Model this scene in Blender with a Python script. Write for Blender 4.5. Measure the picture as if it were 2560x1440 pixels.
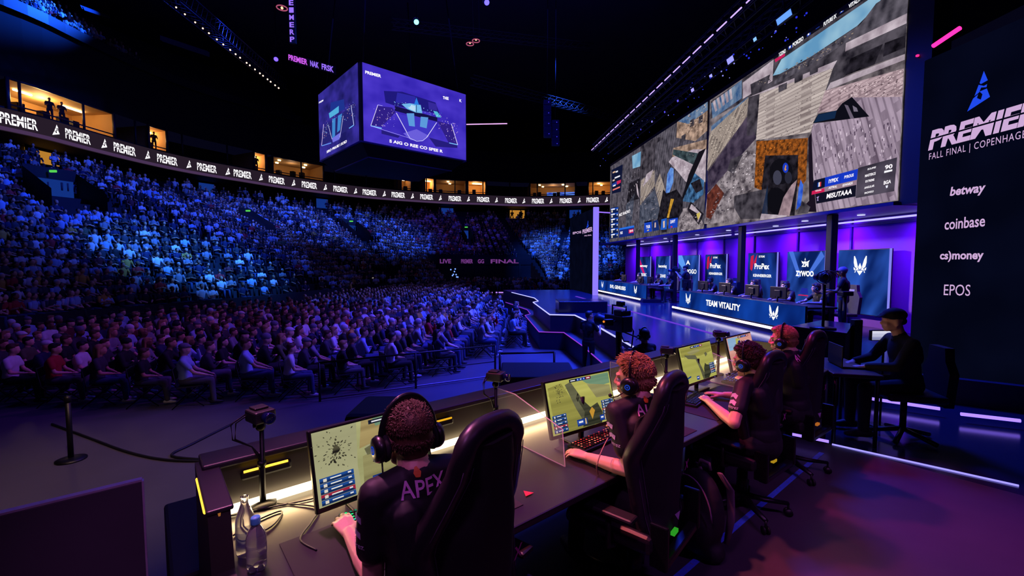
import bpy, bmesh, math, random
import numpy as np
from mathutils import Vector, Matrix, noise
from mathutils.bvhtree import BVHTree
for o in list(bpy.data.objects): bpy.data.objects.remove(o)
SC = bpy.context.scene; COL = SC.collection
random.seed(7); RNG = np.random.default_rng(7)
R = math.radians
# ------------------------------------------------------------------ camera
HC = 1.85; FPX = 1100.0; PITCH = math.atan(63/1100)
cam_d = bpy.data.cameras.new('camera'); cam = bpy.data.objects.new('camera', cam_d); COL.objects.link(cam)
cam.location = (0, 0, HC); cam.rotation_euler = (math.pi/2 - PITCH, 0, 0)
cam_d.sensor_width = 36; cam_d.lens = FPX/2560*36; cam_d.clip_start = .05; cam_d.clip_end = 400
SC.camera = cam
SC.view_settings.view_transform = 'Standard'; SC.view_settings.look = 'None'
SC.view_settings.exposure = 0.0; SC.view_settings.gamma = 1.0; SC.view_settings.use_curve_mapping = False
SC.cycles.max_bounces = 6; SC.cycles.transparent_max_bounces = 8
SC.cycles.sample_clamp_indirect = 3.0
w = bpy.data.worlds.new('world'); SC.world = w; w.use_nodes = True
w.node_tree.nodes['Background'].inputs[0].default_value = (.004, .004, .02, 1)
w.node_tree.nodes['Background'].inputs[1].default_value = .35
# ------------------------------------------------------------------ frames
def rotz(d): return Matrix.Rotation(R(d), 4, 'Z')
FD = rotz(39.7)          # player desk: local x along the desk, y away from the players
FS = rotz(5.97)          # big stage: local x towards the back wall, y along the stage
CP, SP = math.cos(PITCH), math.sin(PITCH)
def ray(px, py):
    a, b = (px-1280)/FPX, (720-py)/FPX
    return Vector((a, CP + b*SP, -SP + b*CP))
def atY(px, py, Y):
    d = ray(px, py); return Vector((0, 0, HC)) + d*(Y/d.y)
def atZ(px, py, z):
    d = ray(px, py); return Vector((0, 0, HC)) + d*((z-HC)/d.z)
def atW(px, py, W):      # point on the plane at stage-local x = W, given in stage-local coordinates
    d = FS.inverted() @ ray(px, py); k = W/d.x
    return Vector((W, d.y*k, HC + d.z*k))
def proj(p):
    x, y, z = p[0], p[1], p[2]-HC
    dz = y*CP - z*SP
    if dz < .05: return None
    return 1280 + FPX*x/dz, 720 - FPX*(y*SP + z*CP)/dz, dz
# ------------------------------------------------------------------ lights
def lin(c):
    c = c/255; return c/12.92 if c <= .04045 else ((c+.055)/1.055)**2.4
def S(r, g, b): return (lin(r), lin(g), lin(b))
def spot(name, loc, to, col, power, ang=40, blend=.6, rad=.25):
    l = bpy.data.lights.new(name, 'SPOT'); o = bpy.data.objects.new(name, l); COL.objects.link(o)
    o.location = loc; o.rotation_euler = (Vector(to)-Vector(loc)).to_track_quat('-Z', 'Y').to_euler()
    l.color = col; l.energy = power; l.spot_size = R(ang); l.spot_blend = blend; l.shadow_soft_size = rad; return o
def area(name, loc, to, col, power, sx, sy=None, spread=180):
    l = bpy.data.lights.new(name, 'AREA'); o = bpy.data.objects.new(name, l); COL.objects.link(o)
    o.location = loc; o.rotation_euler = (Vector(to)-Vector(loc)).to_track_quat('-Z', 'Y').to_euler()
    l.color = col; l.energy = power; l.shape = 'RECTANGLE'; l.size = sx; l.size_y = sy or sx; l.spread = R(spread); return o
BLUE, CYAN, VIO, MAG, PINK, WARM = (.03,.10,1), (.04,.22,1), (.30,.06,1), (.75,.04,.85), (1,.12,.22), (1,.62,.28)
# audience washes hung in the roof
spot('spot_crowd', (-2,20,19), (-18.5,26,1.5), (.03,.20,1), 75000, 27, .95)
spot('spot_crowd', (-4,26,20), (-25,29,6), (.025,.08,1), 34000, 60, .9)
spot('spot_crowd', (-1,49,20), (-18,52,3.5), (.035,.11,1), 34000, 46, .9)
spot('spot_crowd', (4,36,20), (7,56,1.5), (.03,.13,1), 80000, 36, .8)
spot('spot_crowd', (-19,30,20), (-25,47,4), (.035,.10,1), 26000, 52, .9)
spot('spot_crowd', (0,36,20), (-8,62,4), (.10,.05,1), 6000, 40, .9)
spot('spot_crowd', (4,30,16), (-6,28,-1), (.10,.10,1), 11000, 50, .9)
spot('spot_floor', (6,18,15), (-6,15,-1), (.45,.05,1), 2700, 50, .9)
spot('spot_floor', (6,10,14), (-6,11,-1), (.5,.06,.95), 1500, 44, .9)
spot('spot_floor', (3,8,14), (-12,13,-1), (.08,.06,1), 1500, 45, .9)
spot('spot_balcony', (-24,38,26.4), (-37.5,31,21.0), (.01,.10,1), 80000, 42, .7)
spot('spot_aisle', (3,9,12), (.6,10.5,-1.25), (.02,.045,1), 10000, 30, .7)
spot('spot_left_floor', (-2,2,9), (-5.9,6.1,-1.25), (1,.6,.5), 2600, 32, .95)
# stage washes
def Wl(x, y, z): return FS @ Vector((x, y, z))
for s_ in (11, 16, 21, 26):
    area('stage_wash', Wl(6.0, s_, 9.2), Wl(6.0, s_, 0), (.02,.05,1), 1500, 2.2, 2.2, 110)
spot('spot_team', Wl(3.0, 18.5, 5.0), Wl(9.4, 13.0, 1.1), (1,.74,.6), 4600, 34, .9)
spot('spot_team', Wl(3.0, 28.5, 5.0), Wl(9.5, 23.0, 1.1), (1,.74,.6), 4600, 34, .9)
# player riser
spot('spot_player', (-1.2,3.4,6.2), (.75,2.3,1.1), (1,.16,.18), 1700, 26, .9, .15)
spot('spot_player', (-.3,4.6,6.0), (1.9,3.2,1.1), (1,.06,.24), 900, 28, .9, .15)
spot('spot_player', (.6,6.0,6.0), (2.6,3.9,1.2), (1,.03,.50), 1100, 20, .9, .15)
spot('spot_player', (-2.4,3.2,6.0), (-.25,1.5,1.15), (1,.25,.62), 1500, 28, .9, .15)
spot('spot_riser', (4.4,-1.2,7.0), (1.9,2.4,.8), (.55,.12,1), 400, 40, .9, .3)
spot('spot_riser', (-1.6,-1.0,6.5), (.5,1.9,.9), (.75,.2,.9), 300, 36, .9, .3)
spot('spot_pool', (2.6,-.4,7), (2.7,2.8,0), (.66,.2,.8), 520, 21, 1., .3)
spot('board_fill_spot', (1.2,-1.4,5.2), (-2.1,2.75,-.2), (.7,.25,.9), 260, 20, 1., .3)  # added fill spot to brighten the otherwise unlit partition board
area('hall_ambient_fill', (-6,26,23), (-6,26,0), (.05,.06,1), 1300, 34, 34)  # added unseen panel filling the hall with dim blue ambient light
area('added_roof_fill', (-4,26,19), (-4,26,27), (.10,.07,1), 900, 30, 30)  # added upward fill so the ceiling is not black, no real fixture
# ------------------------------------------------------------------ materials
MATS = {}
def NT(name):
    m = bpy.data.materials.new(name); m.use_nodes = True; nt = m.node_tree; nt.nodes.clear()
    return m, nt, nt.nodes, nt.links
def M(name, col, rough=.55, metal=0., var=.25, scale=14., bump=0., spec=.5, alpha=None, trans=0., sheen=0., coat=0.):
    if name in MATS: return MATS[name]
    m, nt, N, L = NT(name)
    out = N.new('ShaderNodeOutputMaterial'); p = N.new('ShaderNodeBsdfPrincipled')
    tc = N.new('ShaderNodeTexCoord'); nz = N.new('ShaderNodeTexNoise'); rp = N.new('ShaderNodeMix')
    rp.data_type = 'RGBA'
    nz.inputs['Scale'].default_value = scale; nz.inputs['Detail'].default_value = 4
    L.new(tc.outputs['Object'], nz.inputs['Vector']); L.new(nz.outputs['Fac'], rp.inputs['Factor'])
    rp.inputs[6].default_value = (*[c*(1-var) for c in col], 1); rp.inputs[7].default_value = (*[min(1, c*(1+var)) for c in col], 1)
    L.new(rp.outputs[2], p.inputs['Base Color'])
    p.inputs['Roughness'].default_value = rough; p.inputs['Metallic'].default_value = metal
    p.inputs['Specular IOR Level'].default_value = spec
    if trans: p.inputs['Transmission Weight'].default_value = trans; p.inputs['IOR'].default_value = 1.33
    if coat: p.inputs['Coat Weight'].default_value = coat
    if alpha is not None: p.inputs['Alpha'].default_value = alpha
    if bump:
        b = N.new('ShaderNodeBump'); b.inputs['Strength'].default_value = bump; b.inputs['Distance'].default_value = .01
        L.new(nz.outputs['Fac'], b.inputs['Height']); L.new(b.outputs['Normal'], p.inputs['Normal'])
    L.new(p.outputs[0], out.inputs[0]); MATS[name] = m; return m
def E(name, col, st=1.):
    if name in MATS: return MATS[name]
    m, nt, N, L = NT(name)
    out = N.new('ShaderNodeOutputMaterial'); e = N.new('ShaderNodeEmission')
    e.inputs[0].default_value = (*col, 1); e.inputs[1].default_value = st
    L.new(e.outputs[0], out.inputs[0]); MATS[name] = m; return m
def SCR(name, c1, c2, kind='noise', scale=3., rot=0., mixed=.5, detail=5, st=1., sq=(1,1)):
    """picture area of a lit screen: emission with a procedural pattern laid out in the screen's own plane (y, z)"""
    if name in MATS: return MATS[name]
    m, nt, N, L = NT(name)
    out = N.new('ShaderNodeOutputMaterial'); e = N.new('ShaderNodeEmission')
    tc = N.new('ShaderNodeTexCoord'); sp = N.new('ShaderNodeSeparateXYZ'); cb = N.new('ShaderNodeCombineXYZ'); mp = N.new('ShaderNodeMapping')
    L.new(tc.outputs['Object'], sp.inputs[0]); L.new(sp.outputs['Y'], cb.inputs['X']); L.new(sp.outputs['Z'], cb.inputs['Y'])
    L.new(cb.outputs[0], mp.inputs['Vector']); mp.vector_type = 'TEXTURE'; mp.inputs['Rotation'].default_value = (0, 0, R(rot)); mp.inputs['Scale'].default_value = (1/sq[0], 1/sq[1], 1)
    mx = N.new('ShaderNodeMix'); mx.data_type = 'RGBA'
    mx.inputs[6].default_value = (*c1, 1); mx.inputs[7].default_value = (*c2, 1)
    nz = N.new('ShaderNodeTexNoise'); nz.inputs['Scale'].default_value = scale*2.2; nz.inputs['Detail'].default_value = detail
    L.new(mp.outputs[0], nz.inputs['Vector'])
    cr = N.new('ShaderNodeMapRange'); cr.inputs[1].default_value = .35; cr.inputs[2].default_value = .68
    L.new(nz.outputs['Fac'], cr.inputs[0]); fac = cr.outputs[0]
    if kind in ('brick', 'wave'):
        if kind == 'brick':
            t = N.new('ShaderNodeTexBrick'); t.inputs['Scale'].default_value = scale
            t.inputs['Color1'].default_value = (0,0,0,1); t.inputs['Color2'].default_value = (.35,.35,.35,1); t.inputs['Mortar'].default_value = (1,1,1,1)
            t.inputs['Mortar Size'].default_value = .035
        else:
            t = N.new('ShaderNodeTexWave'); t.inputs['Scale'].default_value = scale; t.inputs['Distortion'].default_value = 1.5; t.inputs['Detail'].default_value = 2
        L.new(mp.outputs[0], t.inputs['Vector'])
        a = N.new('ShaderNodeMix'); a.inputs[0].default_value = mixed
        L.new(fac, a.inputs[2]); L.new(t.outputs['Color'], a.inputs[3]); fac = a.outputs[0]
    L.new(fac, mx.inputs['Factor']); L.new(mx.outputs[2], e.inputs[0]); e.inputs[1].default_value = st
    L.new(e.outputs[0], out.inputs[0]); MATS[name] = m; return m
BLK = M('black_metal', S(14,14,17), .45, .3); PLA = M('black_plastic', S(16,16,19), .5)
# ------------------------------------------------------------------ mesh builder
def frame_of(d, up=(0,0,1)):
    z = Vector(d).normalized(); up = Vector(up)
    if abs(z.dot(up)) > .98: up = Vector((0,1,0))
    x = up.cross(z).normalized(); return x, z.cross(x), z
class MB:
    def __init__(s): s.v, s.f, s.m, s.sm, s.cm = [], [], [], [], 0
    def mat(s, i): s.cm = i; return s
    def add(s, vs, fs, smooth=False):
        b = len(s.v); s.v += [tuple(p) for p in vs]
        for f in fs: s.f.append(tuple(b+i for i in f)); s.m.append(s.cm); s.sm.append(smooth)
        return s
    def poly(s, pts): return s.add(pts, [tuple(range(len(pts)))])
    def box(s, a, b, mx=None):
        x0,y0,z0 = a; x1,y1,z1 = b
        vs = [Vector(p) for p in ((x0,y0,z0),(x1,y0,z0),(x1,y1,z0),(x0,y1,z0),(x0,y0,z1),(x1,y0,z1),(x1,y1,z1),(x0,y1,z1))]
        if mx is not None: vs = [mx @ p for p in vs]
        return s.add(vs, [(0,3,2,1),(4,5,6,7),(0,1,5,4),(1,2,6,5),(2,3,7,6),(3,0,4,7)])
    def rbox(s, a, b, r=.01, mx=None):       # box with bevelled edges
        bm = bmesh.new(); bmesh.ops.create_cube(bm, size=1)
        for v in bm.verts: v.co = Vector([(a[i]+b[i])/2 + v.co[i]*(b[i]-a[i]) for i in range(3)])
        bmesh.ops.bevel(bm, geom=bm.edges[:], offset=min(r, .45*min(abs(b[i]-a[i]) for i in range(3))), segments=2, affect='EDGES', profile=.5)
        vs = [(mx @ v.co if mx is not None else v.co.copy()) for v in bm.verts]
        bm.verts.index_update(); fs = [tuple(v.index for v in f.verts) for f in bm.faces]; bm.free()
        return s.add(vs, fs)
    def prism(s, pts, h, axis=2):            # pts 2D outline in the plane normal to axis; h = (lo, hi)
        def P(p, t):
            q = [p[0], p[1]]; q.insert(axis, t); return tuple(q)
        n = len(pts); vs = [P(p, h[0]) for p in pts] + [P(p, h[1]) for p in pts]
        return s.add(vs, [tuple(range(n-1,-1,-1)), tuple(range(n, 2*n))] + [(i, (i+1)%n, n+(i+1)%n, n+i) for i in range(n)])
    def tube(s, path, r, n=8, cap=True, flat=1., up=(0,0,1)):
        path = [Vector(p) for p in path]; k = len(path)
        rs = r if isinstance(r, (list, tuple)) else [r]*k
        vs, fs = [], []
        for i, p in enumerate(path):
            d = path[min(i+1,k-1)] - path[max(i-1,0)]
            x, y, z = frame_of(d, up)
            for j in range(n):
                a = 2*math.pi*j/n; vs.append(p + x*(rs[i]*math.cos(a)) + y*(rs[i]*flat*math.sin(a)))
        for i in range(k-1):
            for j in range(n):
                fs.append((i*n+j, i*n+(j+1)%n, (i+1)*n+(j+1)%n, (i+1)*n+j))
        if cap: fs += [tuple(range(n-1,-1,-1)), tuple((k-1)*n+j for j in range(n))]
        return s.add(vs, fs, True)
    def lathe(s, prof, n=20, mx=None, cap=True):   # prof [(r, z)]
        vs, fs = [], []; k = len(prof)
        for r_, z in prof:
            for j in range(n):
                a = 2*math.pi*j/n; p = Vector((r_*math.cos(a), r_*math.sin(a), z)); vs.append(mx @ p if mx is not None else p)
        for i in range(k-1):
            for j in range(n): fs.append((i*n+j, i*n+(j+1)%n, (i+1)*n+(j+1)%n, (i+1)*n+j))
        if cap: fs += [tuple(range(n-1,-1,-1)), tuple((k-1)*n+j for j in range(n))]
        return s.add(vs, fs, True)
    def ell(s, c, rad, ax=None, n=12, k=8):        # ellipsoid; ax = (x, y, z) axes
        c = Vector(c); rad = (rad,)*3 if not isinstance(rad, (tuple, list)) else rad
        ax = ax or (Vector((1,0,0)), Vector((0,1,0)), Vector((0,0,1)))
        vs = [c + ax[2]*rad[2]]; fs = []
        for i in range(1, k):
            t = math.pi*i/k
            for j in range(n):
                a = 2*math.pi*j/n
                vs.append(c + ax[0]*(rad[0]*math.sin(t)*math.cos(a)) + ax[1]*(rad[1]*math.sin(t)*math.sin(a)) + ax[2]*(rad[2]*math.cos(t)))
        vs.append(c - ax[2]*rad[2]); e = len(vs)-1
        for j in range(n):
            fs.append((0, 1+j, 1+(j+1)%n)); fs.append((e, 1+(k-2)*n+(j+1)%n, 1+(k-2)*n+j))
            for i in range(k-2): fs.append((1+i*n+j, 1+(i+1)*n+j, 1+(i+1)*n+(j+1)%n, 1+i*n+(j+1)%n))
        return s.add(vs, fs, True)
    def cap(s, p0, p1, r0, r1, n=10):              # tapered capsule
        p0, p1 = Vector(p0), Vector(p1); d = p1-p0; L = d.length
        if L < 1e-5: return s.ell(p0, r0)
        z = d/L; path, rs = [], []
        for t in (-1, -.85, -.5): path.append(p0 + z*(r0*t)); rs.append(r0*math.sqrt(max(.0025, 1-t*t)))
        path += [p0, p1]; rs += [r0, r1]
        for t in (.5, .85, 1): path.append(p1 + z*(r1*t)); rs.append(r1*math.sqrt(max(.0025, 1-t*t)))
        return s.tube(path, rs, n)
    def build(s, name, mat, parent=None, mx=None, smooth=None):
        me = bpy.data.meshes.new(name); me.from_pydata(s.v, [], s.f)
        mats = mat if isinstance(mat, (list, tuple)) else [mat]
        for m in mats: me.materials.append(m)
        if len(mats) > 1: me.polygons.foreach_set('material_index', s.m)
        me.polygons.foreach_set('use_smooth', s.sm if smooth is None else [smooth]*len(s.f))
        me.update(); return link(name, me, parent, mx)
def link(name, me, parent=None, mx=None):
    o = bpy.data.objects.new(name, me); COL.objects.link(o)
    if parent is not None: o.parent = parent
    if mx is not None: o.matrix_local = mx
    return o
def tag(o, label=None, cat=None, group=None, kind=None):
    if label: o['label'] = label
    if cat: o['category'] = cat
    if group: o['group'] = group
    if kind: o['kind'] = kind
    return o
def empty(name, label, cat, mx=None, group=None):
    o = bpy.data.objects.new(name, None); COL.objects.link(o); o.empty_display_size = .1
    if mx is not None: o.matrix_world = mx
    return tag(o, label, cat, group)
KIDS = {}
def copy_tree(o, parent=None):
    c = o.copy(); COL.objects.link(c)
    if parent is not None: c.parent = parent
    kids = [k for k in o.children]
    for k in kids: copy_tree(k, c)
    return c
def T(x, y, z): return Matrix.Translation((x, y, z))
def structure(o): o['kind'] = 'structure'; return o
# ------------------------------------------------------------------ lettering
def text_data(s, bold=.0, shear=0., cut=None, space=1.):
    """verts (unit box) and faces of a line of lettering"""
    c = bpy.data.curves.new('t', 'FONT'); c.body = s; c.offset = bold; c.shear = shear; c.space_character = space
    c.resolution_u = 3; c.fill_mode = 'FRONT'
    o = bpy.data.objects.new('t', c); COL.objects.link(o)
    bpy.context.view_layer.update()
    me = bpy.data.meshes.new_from_object(o.evaluated_get(bpy.context.evaluated_depsgraph_get()))
    bm = bmesh.new(); bm.from_mesh(me)
    bmesh.ops.triangulate(bm, faces=bm.faces[:])
    bpy.data.objects.remove(o); bpy.data.curves.remove(c); bpy.data.meshes.remove(me)
    xs = [v.co.x for v in bm.verts]; ys = [v.co.y for v in bm.verts]
    x0, x1, y0, y1 = min(xs), max(xs), min(ys), max(ys)
    for v in bm.verts: v.co = Vector(((v.co.x-x0)/(x1-x0), (v.co.y-y0)/(y1-y0), 0))
    if cut:
        for a, b in cut:
            for t in (a, b):
                bmesh.ops.bisect_plane(bm, geom=bm.verts[:]+bm.edges[:]+bm.faces[:], plane_co=(0,t,0), plane_no=(0,1,0))
            bmesh.ops.delete(bm, geom=[f for f in bm.faces if a < f.calc_center_median().y < b], context='FACES')
    bm.verts.index_update(); vs = [v.co.copy() for v in bm.verts]; fs = [tuple(v.index for v in f.verts) for f in bm.faces]
    bm.free(); return vs, fs
TXT = {}
def txt(s, **k):
    key = (s, str(k))
    if key not in TXT: TXT[key] = text_data(s, **k)
    return TXT[key]
def put_text(mb, s, o, x, y, **k):       # o + u*x + v*y
    vs, fs = txt(s, **k); o, x, y = Vector(o), Vector(x), Vector(y)
    return mb.add([o + x*p.x + y*p.y for p in vs], fs)
LOGO = [  # sliced triangle mark, pieces in a unit box
    [(.5,1),(.62,.76),(.43,.66),(.40,.72)], [(.64,.72),(.72,.56),(.66,.60),(.60,.58),(.46,.62)],
    [(.36,.62),(.55,.52),(.66,.56),(.70,.50),(.28,.38),(.24,.36)], [(.20,.30),(.52,.43),(.50,.34),(.40,.28),(.62,.24),(.72,.50),(1,.22),(.94,.10),(0,0)]]
LOGO = [[(.66,1),(.86,.70),(.56,.66),(.50,.70)], [(.46,.66),(.70,.58),(.84,.60),(.82,.52),(.58,.56),(.50,.44),(.30,.38)],
        [(.24,.32),(.46,.40),(.42,.30),(.60,.22),(.66,.36),(.52,.46),(.84,.48),(1,.22),(0,0)]]
def put_logo(mb, o, x, y):
    o, x, y = Vector(o), Vector(x), Vector(y)
    for pc in LOGO: mb.poly([o + x*a + y*b for a, b in pc])
    return mb
def wing_polys():                         # winged V crest in a unit box
    L = [[(.0,.98),(.06,1),(.20,.80),(.34,.44),(.22,.36),(.08,.44),(.0,.66)], [(.0,.42),(.16,.33),(.10,.24),(.02,.30)],
         [(.12,.20),(.22,.34),(.33,.42),(.42,.28),(.20,.26),(.16,.14),(.08,.14)]]
    out = []
    for p in L: out += [p, [(1-a, b) for a, b in p][::-1]]
    out += [[(.36,.42),(.5,.64),(.64,.42),(.5,.28)], [(.25,.24),(.75,.24),(.5,0)]]
    return out
def put_wing(mb, o, x, y):
    o, x, y = Vector(o), Vector(x), Vector(y)
    for pc in wing_polys(): mb.poly([o + x*a + y*b for a, b in pc])
    return mb
class Pic(MB):                            # the picture on one lit screen: flat shapes, one mesh
    def __init__(s, st=1.05): super().__init__(); s.mats = []; s.st = st
    def col(s, c):
        m = c if not isinstance(c, tuple) else E('px_%d_%d_%d_%g' % (*c, s.st), S(*c), s.st)
        if m not in s.mats: s.mats.append(m)
        s.cm = s.mats.index(m); return s
    def done(s, name, parent=None): return s.build(name, s.mats, parent)
# ================================================================== ARENA SHELL
FLOORZ = -1.25; RZ = HC + 9.5
RIB = [(45,310),(190,348),(308,379),(415,405),(515,425),(605,440),(690,455),(772,467),(850,477),(923,485),(995,491),(1066,496),(1137,500),(1208,502),(1277,505),(1345,506),(1415,505),(1482,503)]
rp_ = [atZ(x, y, RZ).xy for x, y in RIB]
rp_ = [Vector((-37.6,2)), Vector((-38.2,11)), Vector((-37.4,21))] + rp_ + [Vector((21,67)), Vector((28,62.5)), Vector((34,55))]
def catmull(P, n=8):
    out = []
    for i in range(len(P)-1):
        a, b, c, d = P[max(i-1,0)], P[i], P[i+1], P[min(i+2, len(P)-1)]
        for k in range(n):
            t = k/n
            out.append(.5*((2*b) + (c-a)*t + (2*a-5*b+4*c-d)*t*t + (3*b-a-3*c+d)*t**3))
    return out + [P[-1]]
RING = catmull(rp_)
for _ in range(6): RING = [RING[0]] + [(RING[i-1] + RING[i]*2 + RING[i+1])/4 for i in range(1, len(RING)-1)] + [RING[-1]]
RARC = [0.]
for i in range(1, len(RING)): RARC.append(RARC[-1] + (RING[i]-RING[i-1]).length)
def ring_at(s, off=0., z=0.):            # off > 0 is inwards
    s = min(max(s, 0), RARC[-1]-1e-4); i = int(np.searchsorted(RARC, s, 'right'))-1
    t = (s-RARC[i])/(RARC[i+1]-RARC[i]); p = RING[i].lerp(RING[i+1], t)
    d = (RING[min(i+2,len(RING)-1)] - RING[max(i-1,0)]).normalized()
    return Vector((p.x + d.y*off, p.y - d.x*off, z))
RPROJ = [(s, proj(ring_at(s, 0, RZ))) for s in np.arange(0, RARC[-1], .5)]
RPROJ = [(s, q[0]) for s, q in RPROJ if q]
def s_of_px(px):
    xs = [q for _, q in RPROJ]; ss = [s for s, _ in RPROJ]
    return float(np.interp(px, xs, ss))
def ring_strip(name, prof, mat, s0, s1, step=1.2, parent=None, smooth=False):
    """prof: [(off, z)] swept along the bowl"""
    n = max(2, int((s1-s0)/step)+1); k = len(prof); mb = MB()
    vs = [ring_at(s0+(s1-s0)*i/(n-1), o, z) for i in range(n) for o, z in prof]
    mb.add(vs, [(i*k+j, i*k+j+1, (i+1)*k+j+1, (i+1)*k+j) for i in range(n-1) for j in range(k-1)])
    return mb.build(name, mat, parent, smooth=smooth)
SEND = RARC[-1]-.01
DARK = M('dark_concrete', S(22,22,30), .8, var=.4, scale=.8); WALLM = M('arena_wall', S(16,16,26), .75, var=.35, scale=.4)
TERR = M('terrace', S(20,21,32), .8, var=.4, scale=1.)
FLR = M('audience_floor', S(74,70,78), .55, var=.22, scale=1.4, spec=.3)
mb = MB(); mb.poly([(-60,-12,FLOORZ),(45,-12,FLOORZ),(45,85,FLOORZ),(-60,85,FLOORZ)]); structure(mb.build('floor', FLR))
mb = MB(); mb.poly([(-65,-14,27),(-65,88,27),(50,88,27),(50,-14,27)]); structure(mb.build('ceiling', M('roof', S(34,32,54), .9, scale=.3)))
structure(ring_strip('wall_arena', [(-12,27),(-12,19),(-.2,19),(-.2,14.4)], M('upper_wall', S(9,9,16), .9, var=.3, scale=.4), 0, SEND))
structure(ring_strip('wall_suites', [(-.4,12.45),(-.4,12.2),(.05,12.2),(.05,12.05)], WALLM, 0, SEND))
structure(ring_strip('wall_concourse', [(0,10.7),(-2.6,10.5),(-2.6,8.6),(1.1,8.6)], WALLM, 0, SEND))
NROW, RISE, GO = 24, .40, .83
def row_off(k): return 1.2 + (NROW-1-k)*GO
def row_z(k): return -.55 + k*RISE
SA, SB = s_of_px(965), s_of_px(1243)            # gap for the tunnel under the far stand
for nm, a, b, k0 in (('floor_terrace', 0, SA, 0), ('floor_terrace_far', SA, SB, 7), ('floor_terrace_end', SB, SEND, 0)):
    pr = []
    for k in range(NROW-1, k0-1, -1): pr += [(row_off(k)-.4, row_z(k)), (row_off(k)+.43, row_z(k)), (row_off(k)+.43, row_z(k)-RISE)]
    pr += [(row_off(k0)+.45, row_z(k0)+.55), (row_off(k0)+.55, row_z(k0)+.55), (row_off(k0)+.55, FLOORZ)]
    structure(ring_strip(nm, pr, TERR, a, b))
# upper tier
UP = [(.0,19.9),(.0,19.0),(-.2,19.0)]
lip = structure(ring_strip('trim_upper_rail', [(.1,19.75),(.12,19.0),(-.3,19.0)], M('upper_fascia', S(8,10,20), .5), 0, s_of_px(760)))
pr = [(.1,19.3)]
for k in range(9): pr += [(-.2-.8*k, 19.35+.62*k), (-.95-.8*k, 19.35+.62*k), (-.95-.8*k, 19.97+.62*k)]
structure(ring_strip('floor_upper_tier', pr, TERR, 0, s_of_px(760)))
# ------------------------------------------------------------------ ribbon board
rib = ring_strip('ribbon_board', [(.06,12.2),(.12,12.2),(.12,10.95),(.06,10.72),(-.4,10.7)], [E('ribbon_face', S(38,28,40), 1)], 0, SEND)
tag(rib, 'long curved ribbon board of white lettering running round the seating bowl', 'display board')
mb = ring_strip('lower_band', [(.13,10.98),(.13,10.72)], E('ribbon_low', S(72,50,84), 1), 0, SEND, parent=rib)
WHT = E('led_white', S(255,250,255), 1.25)
cs = [s_of_px(x) for x, y in RIB]
def on_ring(vs, fs, s0, s1, z0, z1, name):
    m_ = MB(); m_.add([ring_at(s0+(s1-s0)*p[0], .17, z0+(z1-z0)*p[1]) for p in vs], fs); return m_.build(name, WHT, rib)
gap = (cs[-1]-cs[1])/(len(cs)-2)
for i, c in enumerate(cs):
    vs, fs = txt('PREMIER', bold=.022, cut=[(.5,.58)])
    on_ring(vs, fs, c-gap*.235, c+gap*.235, 11.16, 11.90, 'lettering')
    lv, lf = [], []
    for pc in LOGO: lf.append(tuple(range(len(lv), len(lv)+len(pc)))); lv += pc
    on_ring(lv, lf, c+gap*.44, c+gap*.56, 11.14, 11.96, 'logo')
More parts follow.
